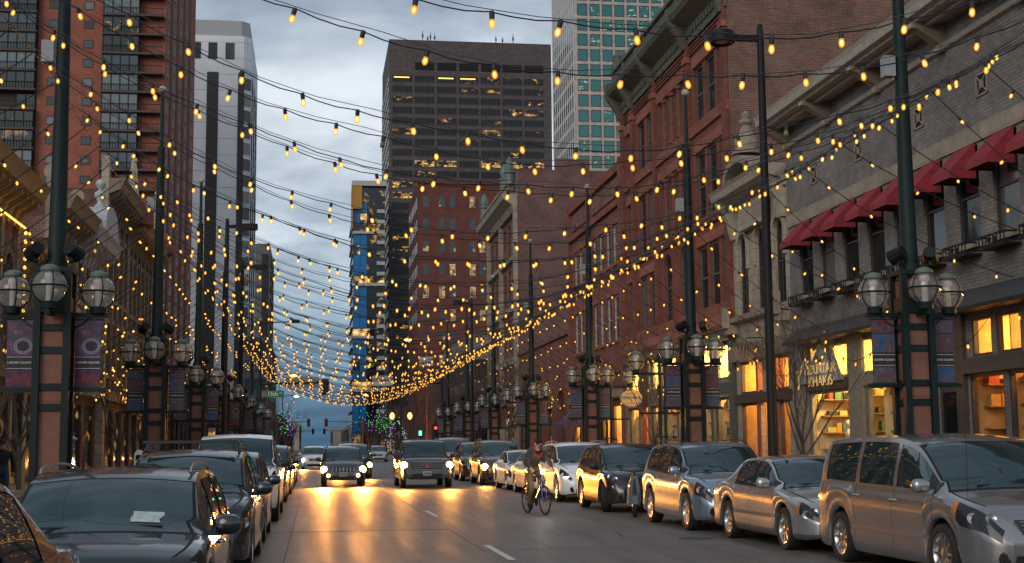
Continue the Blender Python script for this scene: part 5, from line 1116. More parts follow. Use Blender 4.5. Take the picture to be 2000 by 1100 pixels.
PROF = {
 'suv': dict(top=[(0,.40),(.008,.48),(.03,.555),(.08,.595),(.16,.625),(.238,.648),(.255,.672),(.39,.925),(.42,.955),(.52,.995),(.62,1.),(.76,.985),(.88,.945),(.905,.90),(.965,.66),(.985,.60),(1,.45)],
   belt=[(0,.36),(.03,.50),(.08,.55),(.16,.585),(.24,.60),(.4,.605),(.7,.635),(.9,.66),(.965,.62),(1,.42)], cowl=.245, hdr=.40, rear=(.895,.962), wins=[(.30,.475),(.495,.675),(.70,.865)], seams=[.262,.485,.70], rw=.76, fa=.195, ra=.79),
 'sedan': dict(top=[(0,.40),(.01,.48),(.04,.545),(.1,.59),(.2,.635),(.268,.665),(.285,.69),(.42,.945),(.46,.98),(.56,1.),(.66,.985),(.72,.94),(.83,.745),(.85,.725),(.95,.70),(.985,.62),(1,.45)],
   belt=[(0,.36),(.04,.50),(.1,.545),(.2,.59),(.27,.62),(.5,.64),(.72,.66),(.84,.68),(.95,.65),(1,.42)], cowl=.275, hdr=.43, rear=(.725,.835), wins=[(.335,.515),(.53,.70)], seams=[.285,.52,.705], rw=.70, fa=.19, ra=.765),
 'van': dict(top=[(0,.38),(.008,.46),(.03,.53),(.08,.565),(.14,.595),(.185,.625),(.2,.65),(.35,.925),(.39,.96),(.5,.995),(.62,1.),(.85,.985),(.94,.95),(.96,.90),(.985,.62),(1,.42)],
   belt=[(0,.34),(.03,.48),(.08,.525),(.14,.555),(.19,.575),(.35,.585),(.7,.605),(.95,.62),(1,.40)], cowl=.19, hdr=.362, rear=(.945,.982), wins=[(.265,.435),(.455,.665),(.69,.90)], seams=[.225,.445,.68], rw=.79, fa=.185, ra=.785),
 'pickup': dict(top=[(0,.43),(.006,.52),(.02,.585),(.05,.61),(.12,.63),(.215,.645),(.228,.665),(.31,.93),(.335,.965),(.42,.995),(.5,1.),(.575,.97),(.588,.93),(.605,.665),(.62,.655),(.8,.655),(.985,.655),(1,.60)],
   belt=[(0,.38),(.02,.54),(.05,.575),(.12,.595),(.22,.60),(.4,.605),(.58,.61),(.62,.63),(.98,.63),(1,.55)], cowl=.222, hdr=.322, rear=(.585,.603), wins=[(.262,.405),(.425,.56)], seams=[.238,.415,.572,.60], rw=.78, fa=.165, ra=.79),
}
V_LOW = [0,.05,.16,.34,.52,.68,.80,.91,1.0]; X_LOW = [.945,.982,.994,.986,.988,.999,.996,.972,.940]
S_WIN = [.07,.35,.65,.90,1.0]; F_TOP = [.965,.945,.66,.33,0]
def wheel_meshes(r, w, spokes, dark):
    b = MB(); rr = r*.66
    b.lathe([(rr,-w*.46),(rr+.02,-w*.5),(r*.93,-w*.5),(r*.985,-w*.4),(r,-w*.2),(r,w*.2),(r*.985,w*.4),(r*.93,w*.5),(rr+.02,w*.5),(rr,w*.46)], n=32, axis='x', caps=False); ty = b.mesh('tyre', M_tyre, 50)
    c = MB(); c.lathe([(rr-.02,-w*.1),(rr-.02,w*.36),(rr,w*.47),(rr+.012,w*.48),(rr+.012,-w*.47),(rr-.01,-w*.46)], n=28, axis='x', caps=False); c.lathe([(.01,w*.06),(rr-.01,w*.02),(rr-.01,0)], n=20, axis='x', m=1, caps=False); c.lathe([(.065,w*.1),(.065,w*.36),(.045,w*.39),(.01,w*.4)], n=12, axis='x')
    for k in range(spokes):
        a = 2*PI*k/spokes; da = .17 if spokes > 6 else .26
        ring = []
        for rad, ww, hh in ((.05, da*1.2*.35, w*.36), (rr*.6, da*.36*.5, w*.38), (rr-.005, da*.55*.5, w*.43)):
            ring.append([(hh, rad*math.cos(a)-s*ww*.35*math.sin(a), rad*math.sin(a)+s*ww*.35*math.cos(a)) for s in (-1, 1)] + [(hh-w*.16, rad*math.cos(a)-s*ww*.45*math.sin(a), rad*math.sin(a)+s*ww*.45*math.cos(a)) for s in (1, -1)])
        c.loft(ring)
    return ty, c.mesh('rim', [M_rimd if dark else M_rim, M_well], 40)
WHEELS = {}
def car(label, kind, x, y, L, W, H, pm, name='parked_car', cat='car', group=None, wr=.34, spokes=10, dark=False, clad=False, lit=False, rails=False, glassm=None, grille='bars', gz=(.36,.47), gw=.42, hl=(4,7,.005,.105), clear=.20, steer=0, rz=0, detail=True, plate=False, ventrim=None, fog=True, low=None, power=160, chrome_grille=False, turn=False, drl=False, pillar=True, fw=.60, card=False):
    P = PROF[kind]; e = thing(name, label, cat, (x, y, 0), rz, group); hW = W/2
    top = lambda t: pchip(P['top'], t)*H; belt = lambda t: pchip(P['belt'], t)*H
    hwf = lambda t: pchip([(0,fw),(.006,fw+(.96-fw)*.28),(.02,fw+(.96-fw)*.6),(.045,fw+(.96-fw)*.87),(.09,.975),(.16,1),(.5,1),(.85,1),(.92,.985),(.965,.94),(.987,.86),(1,.74)], t)*hW
    axles = [P['fa'], P['ra']]; ar = wr + .055; zc = wr
    st = set(np.linspace(0, 1, 56).tolist()) | {.003,.006,.012,.02,.03,.045,.06,.98,.99,.995} | {P['cowl']-.012, P['cowl'], P['hdr'], *P['rear']}
    for a in axles:
        for k in range(15): st.add(a + ar/L*math.cos(PI*k/14))
    gaps = []
    for s in P['seams']: st |= {s-.0011, s+.0011}; gaps.append((s-.0011, s+.0011))
    for w0, w1 in P['wins']: st |= {w0, w1}
    st = sorted(st); st = [s for i, s in enumerate(st) if i == 0 or s-st[i-1] > 2e-4]
    def lean(t, z): 
        k = max(0, 1-t/.13); k = k*k*(3-2*k); zz = z/H; return k*(max(0, zz-.30)*.55*H*.5 + max(0, .22-zz)*.5*H*.5)
    rows = []
    for t_ in st:
        hw = float(hwf(t_)); tp = float(top(t_)); be = min(float(belt(t_)), tp-.012*H)
        zb = clear*(1 + .25*max(0, 1-t_/.06)**2 + .5*max(0, (t_-.92)/.08)**2)
        for a in axles:
            dy = (t_-a)*L
            if abs(dy) <= ar+1e-6: zb = max(zb, zc + math.sqrt(max(0, ar*ar-dy*dy)))
        cab = min(1, max(0, (tp-be)/(.12*H))); rw = hw*(.90*(1-cab) + cab*P['rw']) if cab < 1 else hW*P['rw'] + (hw-hW)*.6
        if cab >= 1: rw = hw*(P['rw'] + (.90-P['rw'])*max(0, 1-(tp-be)/(.36*H))*.75)
        crown = .035 if cab < .5 else .045
        ze = tp - crown; pts = []
        for v, f in zip(V_LOW, X_LOW): pts.append((hw*f, zb + (be-zb)*v))
        x0, z0 = pts[-1]
        ze = max(ze, z0+.004)
        for s in S_WIN: bow = .02*4*s*(1-s)*cab; pts.append((x0 + (rw-x0)*s + bow, z0 + (ze-z0)*s))
        for f in F_TOP: pts.append((rw*f, ze + crown*(1-f*f)*min(1, 1.0)))
        bend = .11*min(1, max(0, (t_-.1)/.1))*max(0, min(1, (.75-t_)/.25)) - .07*max(0, min(1, (t_-.75)/.15))
        row = []
        for i, (px, pz) in enumerate(pts):
            yy = -L/2 + t_*L + lean(t_, pz)
            if i >= 12: yy -= bend*(1-(px/max(rw, .01))**2)
            row.append((px, yy, pz))
        rows.append(row)
    NH = len(rows[0]); full = [[(-p[0], p[1], p[2]) for p in r] + [r[i] for i in range(NH-2, -1, -1)] for r in rows]; NF = len(full[0])
    hrow = lambda j: j if j < NH-1 else NF-2-j     # band index counted from the sill on either flank
    tm = lambda i: (st[i]+st[i+1])/2
    wid = {}; shield = []; shieldt = []; rearg = []; lamps = {-1: [], 1: []}; tails = {-1: [], 1: []}; turns = {-1: [], 1: []}; body = MB(); bandclad = 1 if clad else 0
    body.v = [p for r in full for p in r]
    for i in range(len(st)-1):
        tt = tm(i)
        for j in range(NF-1):
            h = hrow(j); side = -1 if j < NH-1 else 1; q = (i*NF+j, i*NF+j+1, (i+1)*NF+j+1, (i+1)*NF+j); tall = float(top(tt)-belt(tt)) > .10*H
            if 9 <= h <= 11 and tall:
                k = next((k for k, (a, c) in enumerate(P['wins']) if a < tt < c), None)
                if k is not None: wid.setdefault((side, k), []).append(q); continue
            if h >= 14 and P['cowl'] < tt < P['hdr']: shield.append(q); shieldt.append(tt); continue
            if h >= 14 and P['rear'][0] < tt < P['rear'][1]: rearg.append(q); continue
            m = 0
            if any(a < tt < c for a, c in gaps) and 1 <= h <= 8: m = 2
            elif h < bandclad+1 and clad: m = 1
            elif low is not None and h <= 1: m = 3
            elif h >= 12 and P['cowl']-.012 < tt < P['cowl']: m = 2
            elif h == 13 and .035 < tt < P['hdr']: m = 2
            elif 9 <= h <= 11 and tall and P['cowl'] < tt < P['wins'][0][0]: m = 1
            elif pillar and 8 <= h <= 11 and tall and P['wins'][0][0] < tt < P['wins'][-1][1]: m = 2
            if hl[0] <= h < hl[1] and hl[2] < tt < hl[3]: (turns if turn and tt > hl[3]*.80 else lamps)[side].append(q)
            if 4 <= h <= 8 and tt > .972: tails[side].append(q)
            body.f.append(q); body.mi.append(m)
    for i, fl in ((0, 1), (len(st)-1, -1)):   # front and rear caps
        for j in range(NH-1):
            q = (i*NF+j, i*NF+j+1, i*NF+NF-2-j, i*NF+NF-1-j)
            if j == NH-2: q = (i*NF+j, i*NF+j+1, i*NF+NF-1-j)
            body.f.append(q[::fl]); body.mi.append(1 if clad and j < 2 else 0)
    base = len(body.v)
    for a in axles:       # wheel wells
        for side in (0, NF-1):
            idx = [i for i, s in enumerate(st) if abs((s-a)*L) <= ar+1e-6]
            for i0, i1 in zip(idx, idx[1:]):
                p, q = full[i0][side], full[i1][side]; sx = -1 if p[0] > 0 else 1
                body.poly([p, q, (q[0]+sx*.32, q[1], q[2]), (p[0]+sx*.32, p[1], p[2])], 2)
    body.box(-hW*.62, hW*.62, -L/2+.25, L/2-.25, clear+.02, H*.36, 2)
    bo = body.build('body', [pm, M_trim, M_well, low or M_trim], e, 48)
    def patch(qs, name, mat, off, parent=e, smooth=60):
        used = {}; vs = []; fs = []
        for q in qs:
            f = []
            for i in q:
                if i not in used: used[i] = len(vs); vs.append(body.v[i])
                f.append(used[i])
            fs.append(f)
        nv = [Vector((0,0,0)) for _ in vs]
        for f in fs:
            p = [Vector(vs[k]) for k in f]; nn = (p[1]-p[0]).cross(p[2]-p[0])
            if nn.length < 1e-9: nn = (p[2]-p[0]).cross(p[3]-p[0]) if len(p) > 3 else nn
            c = sum(p, Vector())/len(p); nn.normalize()
            if nn.dot(Vector((c.x, c.y*.4, c.z-H*.45))) < 0: nn = -nn
            for k in f: nv[k] += nn
        b = MB(); b.v = [tuple(Vector(p)+n.normalized()*off) if n.length > 0 else p for p, n in zip(vs, nv)]; b.f = [tuple(f) for f in fs]; b.mi = [0]*len(fs)
        return b.build(name, mat, parent, smooth)
    gm = glassm or M_cglass
    for qs in wid.values(): patch(qs, 'side_window', gm, -.006)
    if shield: patch(shield, 'windshield', gm, -.004)
    if card:
        span = P['hdr']-P['cowl']; cq = [q for q, t_ in zip(shield, shieldt) if .16 < (t_-P['cowl'])/span < .36 and .36 < sum(body.v[k][0] for k in q)/4/hW < .58]
        if cq: patch(cq, 'parking_card', plain('parking_card', (.42,.50,.48), .5, var=.3, scale=25), .002)
    if rearg: patch(rearg, 'rear_window', gm, -.004)
    for s in (-1, 1):
        if lamps[s]: patch(lamps[s], 'headlight', M_lens, .007)
        if turns[s]: patch(turns[s], 'turn_signal', M_turn, .0075)
        if tails[s]: patch(tails[s], 'taillight', M_tail, .006)
    fy = lambda z: -L/2 + lean(0, z)
    # wheels
    key = (wr, spokes, dark)
    if key not in WHEELS: WHEELS[key] = wheel_meshes(wr, .225, spokes, dark)
    ty, ri = WHEELS[key]
    for k, a in enumerate(axles):
        for s in (-1, 1):
            w = link('wheel', ty, e, (s*(hW-.125), -L/2+a*L, wr)); w.rotation_euler = (0, 0, (0 if s > 0 else PI) + (steer if k == 0 else 0)); link('rim', ri, w)
    # grille, intake, plate
    gh = hW*gw; z0, z1 = gz[0]*H, gz[1]*H
    if grille:
        b = MB(); b.loft([[(-gh*.9,fy(z0)-.012,z0),(gh*.9,fy(z0)-.012,z0),(gh*.9,fy(z0)+.05,z0),(-gh*.9,fy(z0)+.05,z0)],[(-gh,fy(z1)-.012,z1),(gh,fy(z1)-.012,z1),(gh,fy(z1)+.05,z1),(-gh,fy(z1)+.05,z1)]]); go = b.build('grille', M_trim, e)
        nb = 4 if grille == 'bars' else 7; b = MB()
        if grille == 'bars':
            for k in range(nb): z = z0+(z1-z0)*(k+.5)/nb; ww = gh*(.9+.1*(k+.5)/nb)-.02; b.box(-ww, ww, fy(z)-.03, fy(z)-.012, z-.012, z+.012)
        else:
            for k in range(nb): xx = -gh*.85 + 2*gh*.85*k/(nb-1); b.box(xx-.03, xx+.03, fy(z0)-.03, fy(z1)-.005, z0+.01, z1-.01)
        if chrome_grille: b.box(-gh-.03, gh+.03, fy(z1)-.03, fy(z1)+.02, z1, z1+.035); b.box(-gh*.93, gh*.93, fy(z0)-.03, fy(z0)+.02, z0-.03, z0)
        b.build('grille_bar', M_chrome, go)
        b = MB(); z = (z0+z1)/2; b.lathe([(.0,-.035),(.06,-.035),(.065,-.02)], (0, fy(z), z), 12, 0, 'y'); b.build('emblem', M_chrome, go)
    zl0, zl1 = clear+.05, clear+(.19 if kind != 'pickup' else .24)
    b = MB(); b.loft([[(-hW*.58,fy(zl0)-.01,zl0),(hW*.58,fy(zl0)-.01,zl0),(hW*.58,fy(zl0)+.06,zl0),(-hW*.58,fy(zl0)+.06,zl0)],[(-hW*.56,fy(zl1)-.01,zl1),(hW*.56,fy(zl1)-.01,zl1),(hW*.56,fy(zl1)+.06,zl1),(-hW*.56,fy(zl1)+.06,zl1)]]); b.build('lower_intake', M_trim, e)
    if plate: z = .30*H; b = MB(); b.box(-.16,.16,fy(z)-.03,fy(z)-.014,z-.08,z+.08); pl = b.build('licence_plate', M_plate, e); b = MB(); [b.box(-.12+.045*k,-.09+.045*k,fy(z)-.032,fy(z)-.0305,z-.04,z+.035) for k in range(6)]; b.build('plate_characters', M_trim, pl)
    # mirrors, handles, wipers
    tmir = P['wins'][0][0]-.02; zm = float(belt(tmir))
    for s in (-1, 1):
        b = MB(); y0 = -L/2+tmir*L; xs = s*hW*.95
        rg = []
        for d, k in ((.05,.45),(.07,.8),(.12,.97),(.18,1.),(.23,.9),(.262,.6),(.27,.2)):
            rg.append([(xs+s*d, y0-.09+.085*k*math.copysign(abs(math.cos(a))**.6, math.cos(a))*(1 if math.cos(a) < 0 else .55), zm+.105+.085*k*math.copysign(abs(math.sin(a))**.6, math.sin(a))) for a in np.linspace(0, 2*PI, 12, endpoint=False)])
        b.loft(rg)
        b.box(*sorted((xs-s*.04, xs+s*.12)), y0-.07, y0-.01, zm+.01, zm+.06); mo = b.build('mirror', M_trim if clad or kind == 'pickup' else pm, e, 50)
        if detail:
            for (a, c), (a2, c2) in zip(P['wins'], P['wins'][1:]):
                t_h = c-.03 if kind != 'van' else c-.005; z = float(belt(t_h))-.11*H*.6; b = MB(); xx = s*hW*.992; yh = -L/2+t_h*L; b.tube([(xx,yh-.09,z),(xx+s*.035,yh-.06,z+.004),(xx+s*.035,yh+.06,z+.006),(xx,yh+.09,z+.006)], .014, 6); b.build('door_handle', M_chrome if not clad else M_trim, e, 50)
    if detail:
        zc_ = float(top(P['cowl'])); yc = -L/2+P['cowl']*L
        for s in (-1, 1): b = MB(); b.tube([(s*.15-.35,yc-.03,zc_+.02),(s*.15+.1,yc-.0,zc_+.03),(s*.15+.35,yc+.02,zc_+.025)], .01, 4); b.build('wiper', M_trim, e)
    if fog:
        for s in (-1, 1): b = MB(); z = clear+.16; b.lathe([(.0,-.02),(.055,-.02),(.06,0)], (s*hW*.66, -L/2+.035+lean(0,z), z), 12, 0, 'y'); b.lathe([(.06,-.012),(.085,-.012),(.085,.03)], (s*hW*.66, -L/2+.035+lean(0,z), z), 12, 1, 'y', False); b.build('fog_light', [M_lens, M_trim], e, 40)
    if rails:
        for s in (-1, 1):
            ts = [.43, .44, .50, .56, .64, .72, .80, .85, .86]; b = MB(); pts = [(s*hW*P['rw']*.93, -L/2+t_*L, float(top(t_))-.005+(.03 if 0 < i < 8 else 0)) for i, t_ in enumerate(ts)]; b.tube(pts, .015, 6); b.build('roof_rail', M_trim if rails == 'black' else M_rim, e, 50)
    if ventrim:     # side moulding
        for s in (-1, 1): b = MB(); z = ventrim; b.box(*sorted((s*hW*.985, s*hW*1.012)), -L/2+(P['fa']*L+ar+.1), -L/2+P['ra']*L-ar-.06, z-.03, z+.03); b.build('side_moulding', pm if kind == 'van' else M_chrome, e)
    # reflector bowls (or burning lamps) set in the headlight
    for s in (-1, 1):
        if not lamps[s]: continue
        cs = []
        for q in lamps[s]:
            p = [Vector(body.v[k]) for k in q]; nn = (p[1]-p[0]).cross(p[2]-p[0]); c = sum(p, Vector())/4
            if nn.length < 1e-9: continue
            nn.normalize()
            if nn.dot(Vector((c.x, c.y*.4, c.z-H*.3))) < 0: nn = -nn
            cs.append((c, nn))
        zs = sorted(c.z for c, _ in cs); zmed = zs[len(zs)//2]; ax = [abs(c.x) for c, _ in cs]; xa, xb = min(ax), max(ax)
        for k, fr in enumerate((.30, .74) if not lit else (.42,)):
            c, nn = min(cs, key=lambda w: abs(abs(w[0].x)-(xa+(xb-xa)*fr)) + .6*abs(w[0].z-zmed)); nn = (nn + Vector((0,-.9,0))).normalized(); qt = nn.to_track_quat('Z', 'Y'); rr = min(.06, .36*(zs[-1]-zs[0])+.015)
            b = MB(lambda p, c=c, qt=qt: tuple(c + qt @ Vector(p)))
            if lit:
                rr = .135; b.lathe([(rr,-.04),(rr,.02),(rr*.8,.045),(.005,.055)], n=14); b.build('headlamp_bulb', M_hl, e, 50)
                if power > .01:
                    ld = bpy.data.lights.new('headlamp_beam', 'SPOT'); ld.energy = power; ld.color = (1,.36,.05); ld.spot_size = R(70); ld.spot_blend = 1.0; ld.shadow_soft_size = .22
                    lo = bpy.data.objects.new('headlamp_beam', ld); COL.objects.link(lo); lo.parent = e; lo.location = c + Vector((0,-.16,0)); lo.rotation_euler = Vector((0,-1,-.06)).to_track_quat('-Z', 'Y').to_euler()
            elif detail or drl:
                b.lathe([(rr*1.06,-.02),(rr*1.06,.006),(rr,.010),(rr*.6,.004),(.004,-.004)], n=14); b.build('reflector', M_refl, e, 30)
        if drl:
            c, nn = min(cs, key=lambda w: abs(abs(w[0].x)-(xa+(xb-xa)*.4)) + .3*abs(w[0].z-zs[0])); b = MB(); b.box(c.x-.12, c.x+.12, c.y-.03, c.y+.01, c.z-.03, c.z+.02); b.build('running_lamp', M_drl, e)
    return e
C_silver = paint('silver_paint', (.28,.27,.268), .65, .26); C_silver2 = paint('pale_silver_paint', (.42,.41,.40), .6, .27); C_bluegrey = paint('blue_grey_paint', (.25,.32,.39), .6, .25)
C_black = paint('black_car_paint', (.006,.006,.007), .0, .3); C_char = paint('charcoal_paint', (.010,.011,.014), .2, .3); C_white = paint('white_car_paint', (.88,.88,.88), .0, .4); C_white2 = paint('pearl_white_paint', (.76,.75,.72), .05, .3)
C_brown = paint('brown_paint', (.09,.06,.045), .4, .3); C_red = paint('dark_red_paint', (.13,.014,.012), .3, .25); C_navy = paint('navy_paint', (.015,.025,.05), .4, .25); C_tan = paint('champagne_paint', (.34,.29,.23), .5, .3); C_gm = paint('dusty_grey_paint', (.085,.08,.078), .5, .35)
GP = 'cars parked along the kerbs'
# right kerb
V1 = car('silver minivan parked by the grey brick shops', 'van', 8.12, 16.78, 5.15, 1.98, 1.74, C_silver, 'minivan', 'minivan', GP, wr=.345, spokes=10, dark=False, gz=(.35,.44), gw=.52, hl=(5,9,.006,.125), ventrim=.52, clear=.19, pillar=False, turn=True)
V2 = car('pale silver older sedan parked behind the minivan', 'sedan', 8.02, 22.02, 4.98, 1.85, 1.43, C_silver2, group=GP, wr=.325, spokes=7, gz=(.35,.44), gw=.36, hl=(5,8,.006,.075), low=plain('grey_lower_trim', (.09,.085,.08), .5), ventrim=.50, clear=.19, fog=False, turn=True)
V3 = car('blue grey crossover with black roof rails behind the silver sedan', 'suv', 7.88, 27.0, 4.73, 1.86, 1.68, C_bluegrey, group=GP, wr=.36, spokes=7, rails='black', gz=(.40,.50), gw=.30, hl=(5,9,.006,.095), chrome_grille=True, clear=.22, turn=True)
V4 = car('glossy black crossover with chrome barred grille', 'suv', 7.82, 34.35, 4.47, 1.86, 1.66, C_black, group=GP, wr=.355, spokes=10, rails=None, gz=(.32,.47), gw=.46, hl=(6,9,.006,.11), chrome_grille=True, clear=.21, clad=True, steer=-.28)
V5 = car('white luxury crossover with running lamp behind the cyclist', 'suv', 7.88, 41.0, 5.05, 1.97, 1.72, C_white, group=GP, wr=.375, spokes=10, rails='chrome', gz=(.30,.46), gw=.44, hl=(6,8,.006,.09), clear=.21, drl=True)
V6 = car('cream white sedan half hidden by the cyclist', 'sedan', 7.82, 46.7, 4.8, 1.83, 1.45, C_white2, group=GP, wr=.33, spokes=10)
V7 = car('white sedan in front of the brown utility vehicle', 'sedan', 7.85, 51.8, 4.85, 1.84, 1.46, C_white, group=GP, wr=.33, spokes=8)
V8 = car('brown utility vehicle with blazing headlights at the right kerb', 'suv', 7.75, 58.9, 5.2, 1.95, 1.88, C_brown, 'suv', 'suv', GP, wr=.39, spokes=6, rails='chrome', lit=True, power=170, gz=(.36,.47), gw=.5, clear=.26)
V9 = car('second brown utility vehicle tucked behind the first', 'suv', 7.62, 65.3, 4.9, 1.92, 1.82, C_brown, 'suv', 'suv', GP, wr=.38, spokes=6, clear=.25)
V10 = car('brown and silver full size van near the corner', 'van', 7.4, 74.5, 5.5, 2.02, 2.1, C_tan, 'van', 'van', GP, wr=.37, spokes=6, gz=(.33,.45), gw=.55, clear=.26)
# left kerb
U0 = car('dark red car with curved roof nearest the left kerb', 'sedan', -2.32, 6.95, 4.7, 1.84, 1.52, C_red, group=GP, wr=.33, spokes=10)
U1 = car('charcoal wagon with roof rails and a white card behind its windshield', 'suv', -1.75, 13.0, 4.55, 1.84, 1.47, C_char, group=GP, card=True, wr=.34, spokes=10, rails='chrome', hl=(5,8,.006,.11), clear=.2)
U2 = car('black crossover with roof rack bars on top', 'suv', -1.72, 20.2, 4.7, 1.86, 1.62, C_black, group=GP, wr=.36, spokes=10, rails='black')
U3 = car('navy hatchback squeezed in front of the white pickup', 'suv', -1.72, 25.9, 4.3, 1.8, 1.58, C_navy, group=GP, wr=.34, spokes=10)
U4 = car('white pickup truck parked at the left kerb', 'pickup', -1.78, 33.3, 5.85, 2.03, 1.95, C_white, 'pickup_truck', 'pickup', GP, wr=.40, spokes=6, fw=.80, gz=(.38,.53), gw=.62, hl=(5,8,.003,.055), clear=.30, chrome_grille=True)
U5 = car('black sedan parked beyond the white pickup', 'sedan', -1.72, 43.2, 4.8, 1.84, 1.48, C_black, group=GP, wr=.335, spokes=8)
U6 = car('navy crossover parked beyond the black sedan', 'suv', -1.70, 50.2, 4.7, 1.88, 1.72, C_navy, group=GP, wr=.36, spokes=8)
U7 = car('grey crossover parked farther along left kerb', 'suv', -1.72, 58.5, 4.6, 1.85, 1.68, C_gm, group=GP, wr=.35, spokes=8, detail=False); U8 = car('silver sedan at the far end of the left kerb', 'sedan', -1.72, 66.0, 4.7, 1.83, 1.45, C_silver2, group=GP, wr=.33, spokes=8, detail=False)
# traffic
GD = 'vehicles driving towards the crossing'
D1 = car('grey boxy off roader with four blazing lamps driving in left lane', 'suv', 1.16, 59.1, 4.42, 1.80, 1.67, C_gm, 'off_roader', 'suv', GD, wr=.355, spokes=6, lit=True, power=3000, fw=.80, grille='slots', gz=(.37,.475), gw=.56, rails='black', plate=True, clear=.24, clad=True)
D2 = car('dark grey pickup truck with lit headlights in right lane', 'pickup', 4.32, 56.4, 5.8, 2.04, 1.90, C_gm, 'pickup_truck', 'pickup', GD, wr=.41, spokes=6, lit=True, power=520, fw=.80, gz=(.36,.535), gw=.62, plate=True, clear=.32, chrome_grille=True, hl=(5,8,.003,.05))
D3 = car('dark utility vehicle close behind the off roader', 'suv', 1.95, 72.5, 4.8, 1.9, 1.8, C_char, 'suv', 'suv', GD, wr=.37, spokes=6, lit=True, power=300, detail=False)
D4 = car('white utility vehicle with bright headlight beyond the off roader', 'suv', -.05, 104.0, 4.7, 1.85, 1.7, C_white, 'suv', 'suv', GD, wr=.36, spokes=6, lit=True, power=1300, detail=False)
D5 = car('silver utility vehicle waiting across the side street', 'suv', 6.7, 148.0, 4.7, 1.88, 1.72, C_silver2, 'suv', 'suv', GD, wr=.36, spokes=6, detail=False)
b = MB(); z = .47*1.90; text_obj('GMC', .17, plain('badge_red', (.45,.02,.02), .4, var=0), D2, (0,-2.9+.02,.885), ROT_FRONT, 'badge', .01)
# fog lamps of the off roader are lit too
for s in (-1, 1):
    b = MB(); b.lathe([(.0,-.03),(.055,-.03),(.06,0)], (s*.60, -2.21-.03, .46), 12, 0, 'y'); b.build('fog_lamp_bulb', M_hl, D1)
far = [(.9,122,'sedan',C_char),(1.6,142,'suv',C_gm),(.3,165,'sedan',C_silver2),(4.3,172,'suv',C_char),(1.2,190,'suv',C_white),(4.6,205,'sedan',C_gm),(-.4,222,'sedan',C_char),(1.9,236,'suv',C_brown),(4.4,268,'sedan',C_gm),(.5,285,'suv',C_char),(1.5,330,'sedan',C_gm),(4.5,345,'suv',C_char),(.2,380,'sedan',C_gm),(2.6,430,'suv',C_gm)]
for i, (x, y, k, c) in enumerate(far): car('distant car with glowing headlights coming down the street', k, x, y, 4.6, 1.83, 1.5 if k == 'sedan' else 1.72, c, 'distant_car', 'car', 'distant oncoming cars', lit=True, power=0.001, detail=False, fog=False, spokes=6)
# roof rack bars on the black crossover, card behind the wagon's windshield, antenna on the minivan
for yy in (-.35, .75):
    b = MB(); b.box(-.66, .66, yy-.04, yy+.04, 1.70, 1.735); b.box(-.62,-.56,yy-.03,yy+.03,1.60,1.70); b.box(.56,.62,yy-.03,yy+.03,1.60,1.70); b.build('rack_bar', M_trim, U2)
b = MB(); b.tube([(-.62,-1.62,1.08),(-.60,-1.60,1.85)], .006, 4); b.build('antenna', M_trim, V1)
CD = plain('white_card', (.6,.62,.6), .7, var=.05)
# ================================================================ people
M_skin = plain('skin', (.42,.24,.17), .55, var=.1); M_hair = plain('dark_hair', (.015,.012,.010), .7)
SEG = [('pelvis','waist','t'),('waist','chest','j'),('chest','neck','j'),('neck','jaw','s'),('jaw','head','s'),('chest','shL','j'),('chest','shR','j'),('shL','elL','j'),('elL','wrL','j'),('wrL','haL','s'),('shR','elR','j'),('elR','wrR','j'),('wrR','haR','s'),('pelvis','hiL','t'),('pelvis','hiR','t'),('hiL','knL','t'),('knL','anL','t'),('anL','toL','b'),('hiR','knR','t'),('knR','anR','t'),('anR','toR','b')]
RAD = dict(pelvis=(.165,.125), waist=(.15,.115), chest=(.185,.13), neck=(.062,.062), jaw=(.082,.092), head=(.088,.10), sh=(.085,.08), el=(.058,.055), wr=(.042,.04), ha=(.034,.045), hi=(.10,.10), kn=(.068,.07), an=(.052,.055), to=(.045,.04))
def body_mesh(J, mats, rs=1.0):
    names = list(J); me = bpy.data.meshes.new('tmp'); me.from_pydata([J[n] for n in names], [(names.index(a), names.index(b)) for a, b, _ in SEG], [])
    o = bpy.data.objects.new('tmp', me); COL.objects.link(o); md = o.modifiers.new('skin', 'SKIN'); md.use_smooth_shade = True; md.branch_smoothing = .6
    for n, v in zip(names, me.skin_vertices[0].data): r = RAD.get(n) or RAD[n[:2]]; v.radius = (r[0]*rs, r[1]*rs); v.use_root = n == 'pelvis'
    sb = o.modifiers.new('sub', 'SUBSURF'); sb.levels = 2; sb.render_levels = 2
    bpy.context.view_layer.update(); dg = bpy.context.evaluated_depsgraph_get(); out = bpy.data.meshes.new_from_object(o.evaluated_get(dg)); bpy.data.objects.remove(o)
    for m in mats: out.materials.append(m)
    S = [(Vector(J[a]), Vector(J[b]), {'t':1,'j':0,'s':2,'b':3}[c]) for a, b, c in SEG]; mi = []
    for p in out.polygons:
        c = p.center; best = None
        for a, b_, k in S:
            d = b_-a; u = max(0, min(1, (c-a).dot(d)/d.length_squared)); q = (c-(a+d*u)).length
            if best is None or q < best[0]: best = (q, k)
        mi.append(best[1])
    out.polygons.foreach_set('material_index', mi); out.polygons.foreach_set('use_smooth', [True]*len(mi)); return out
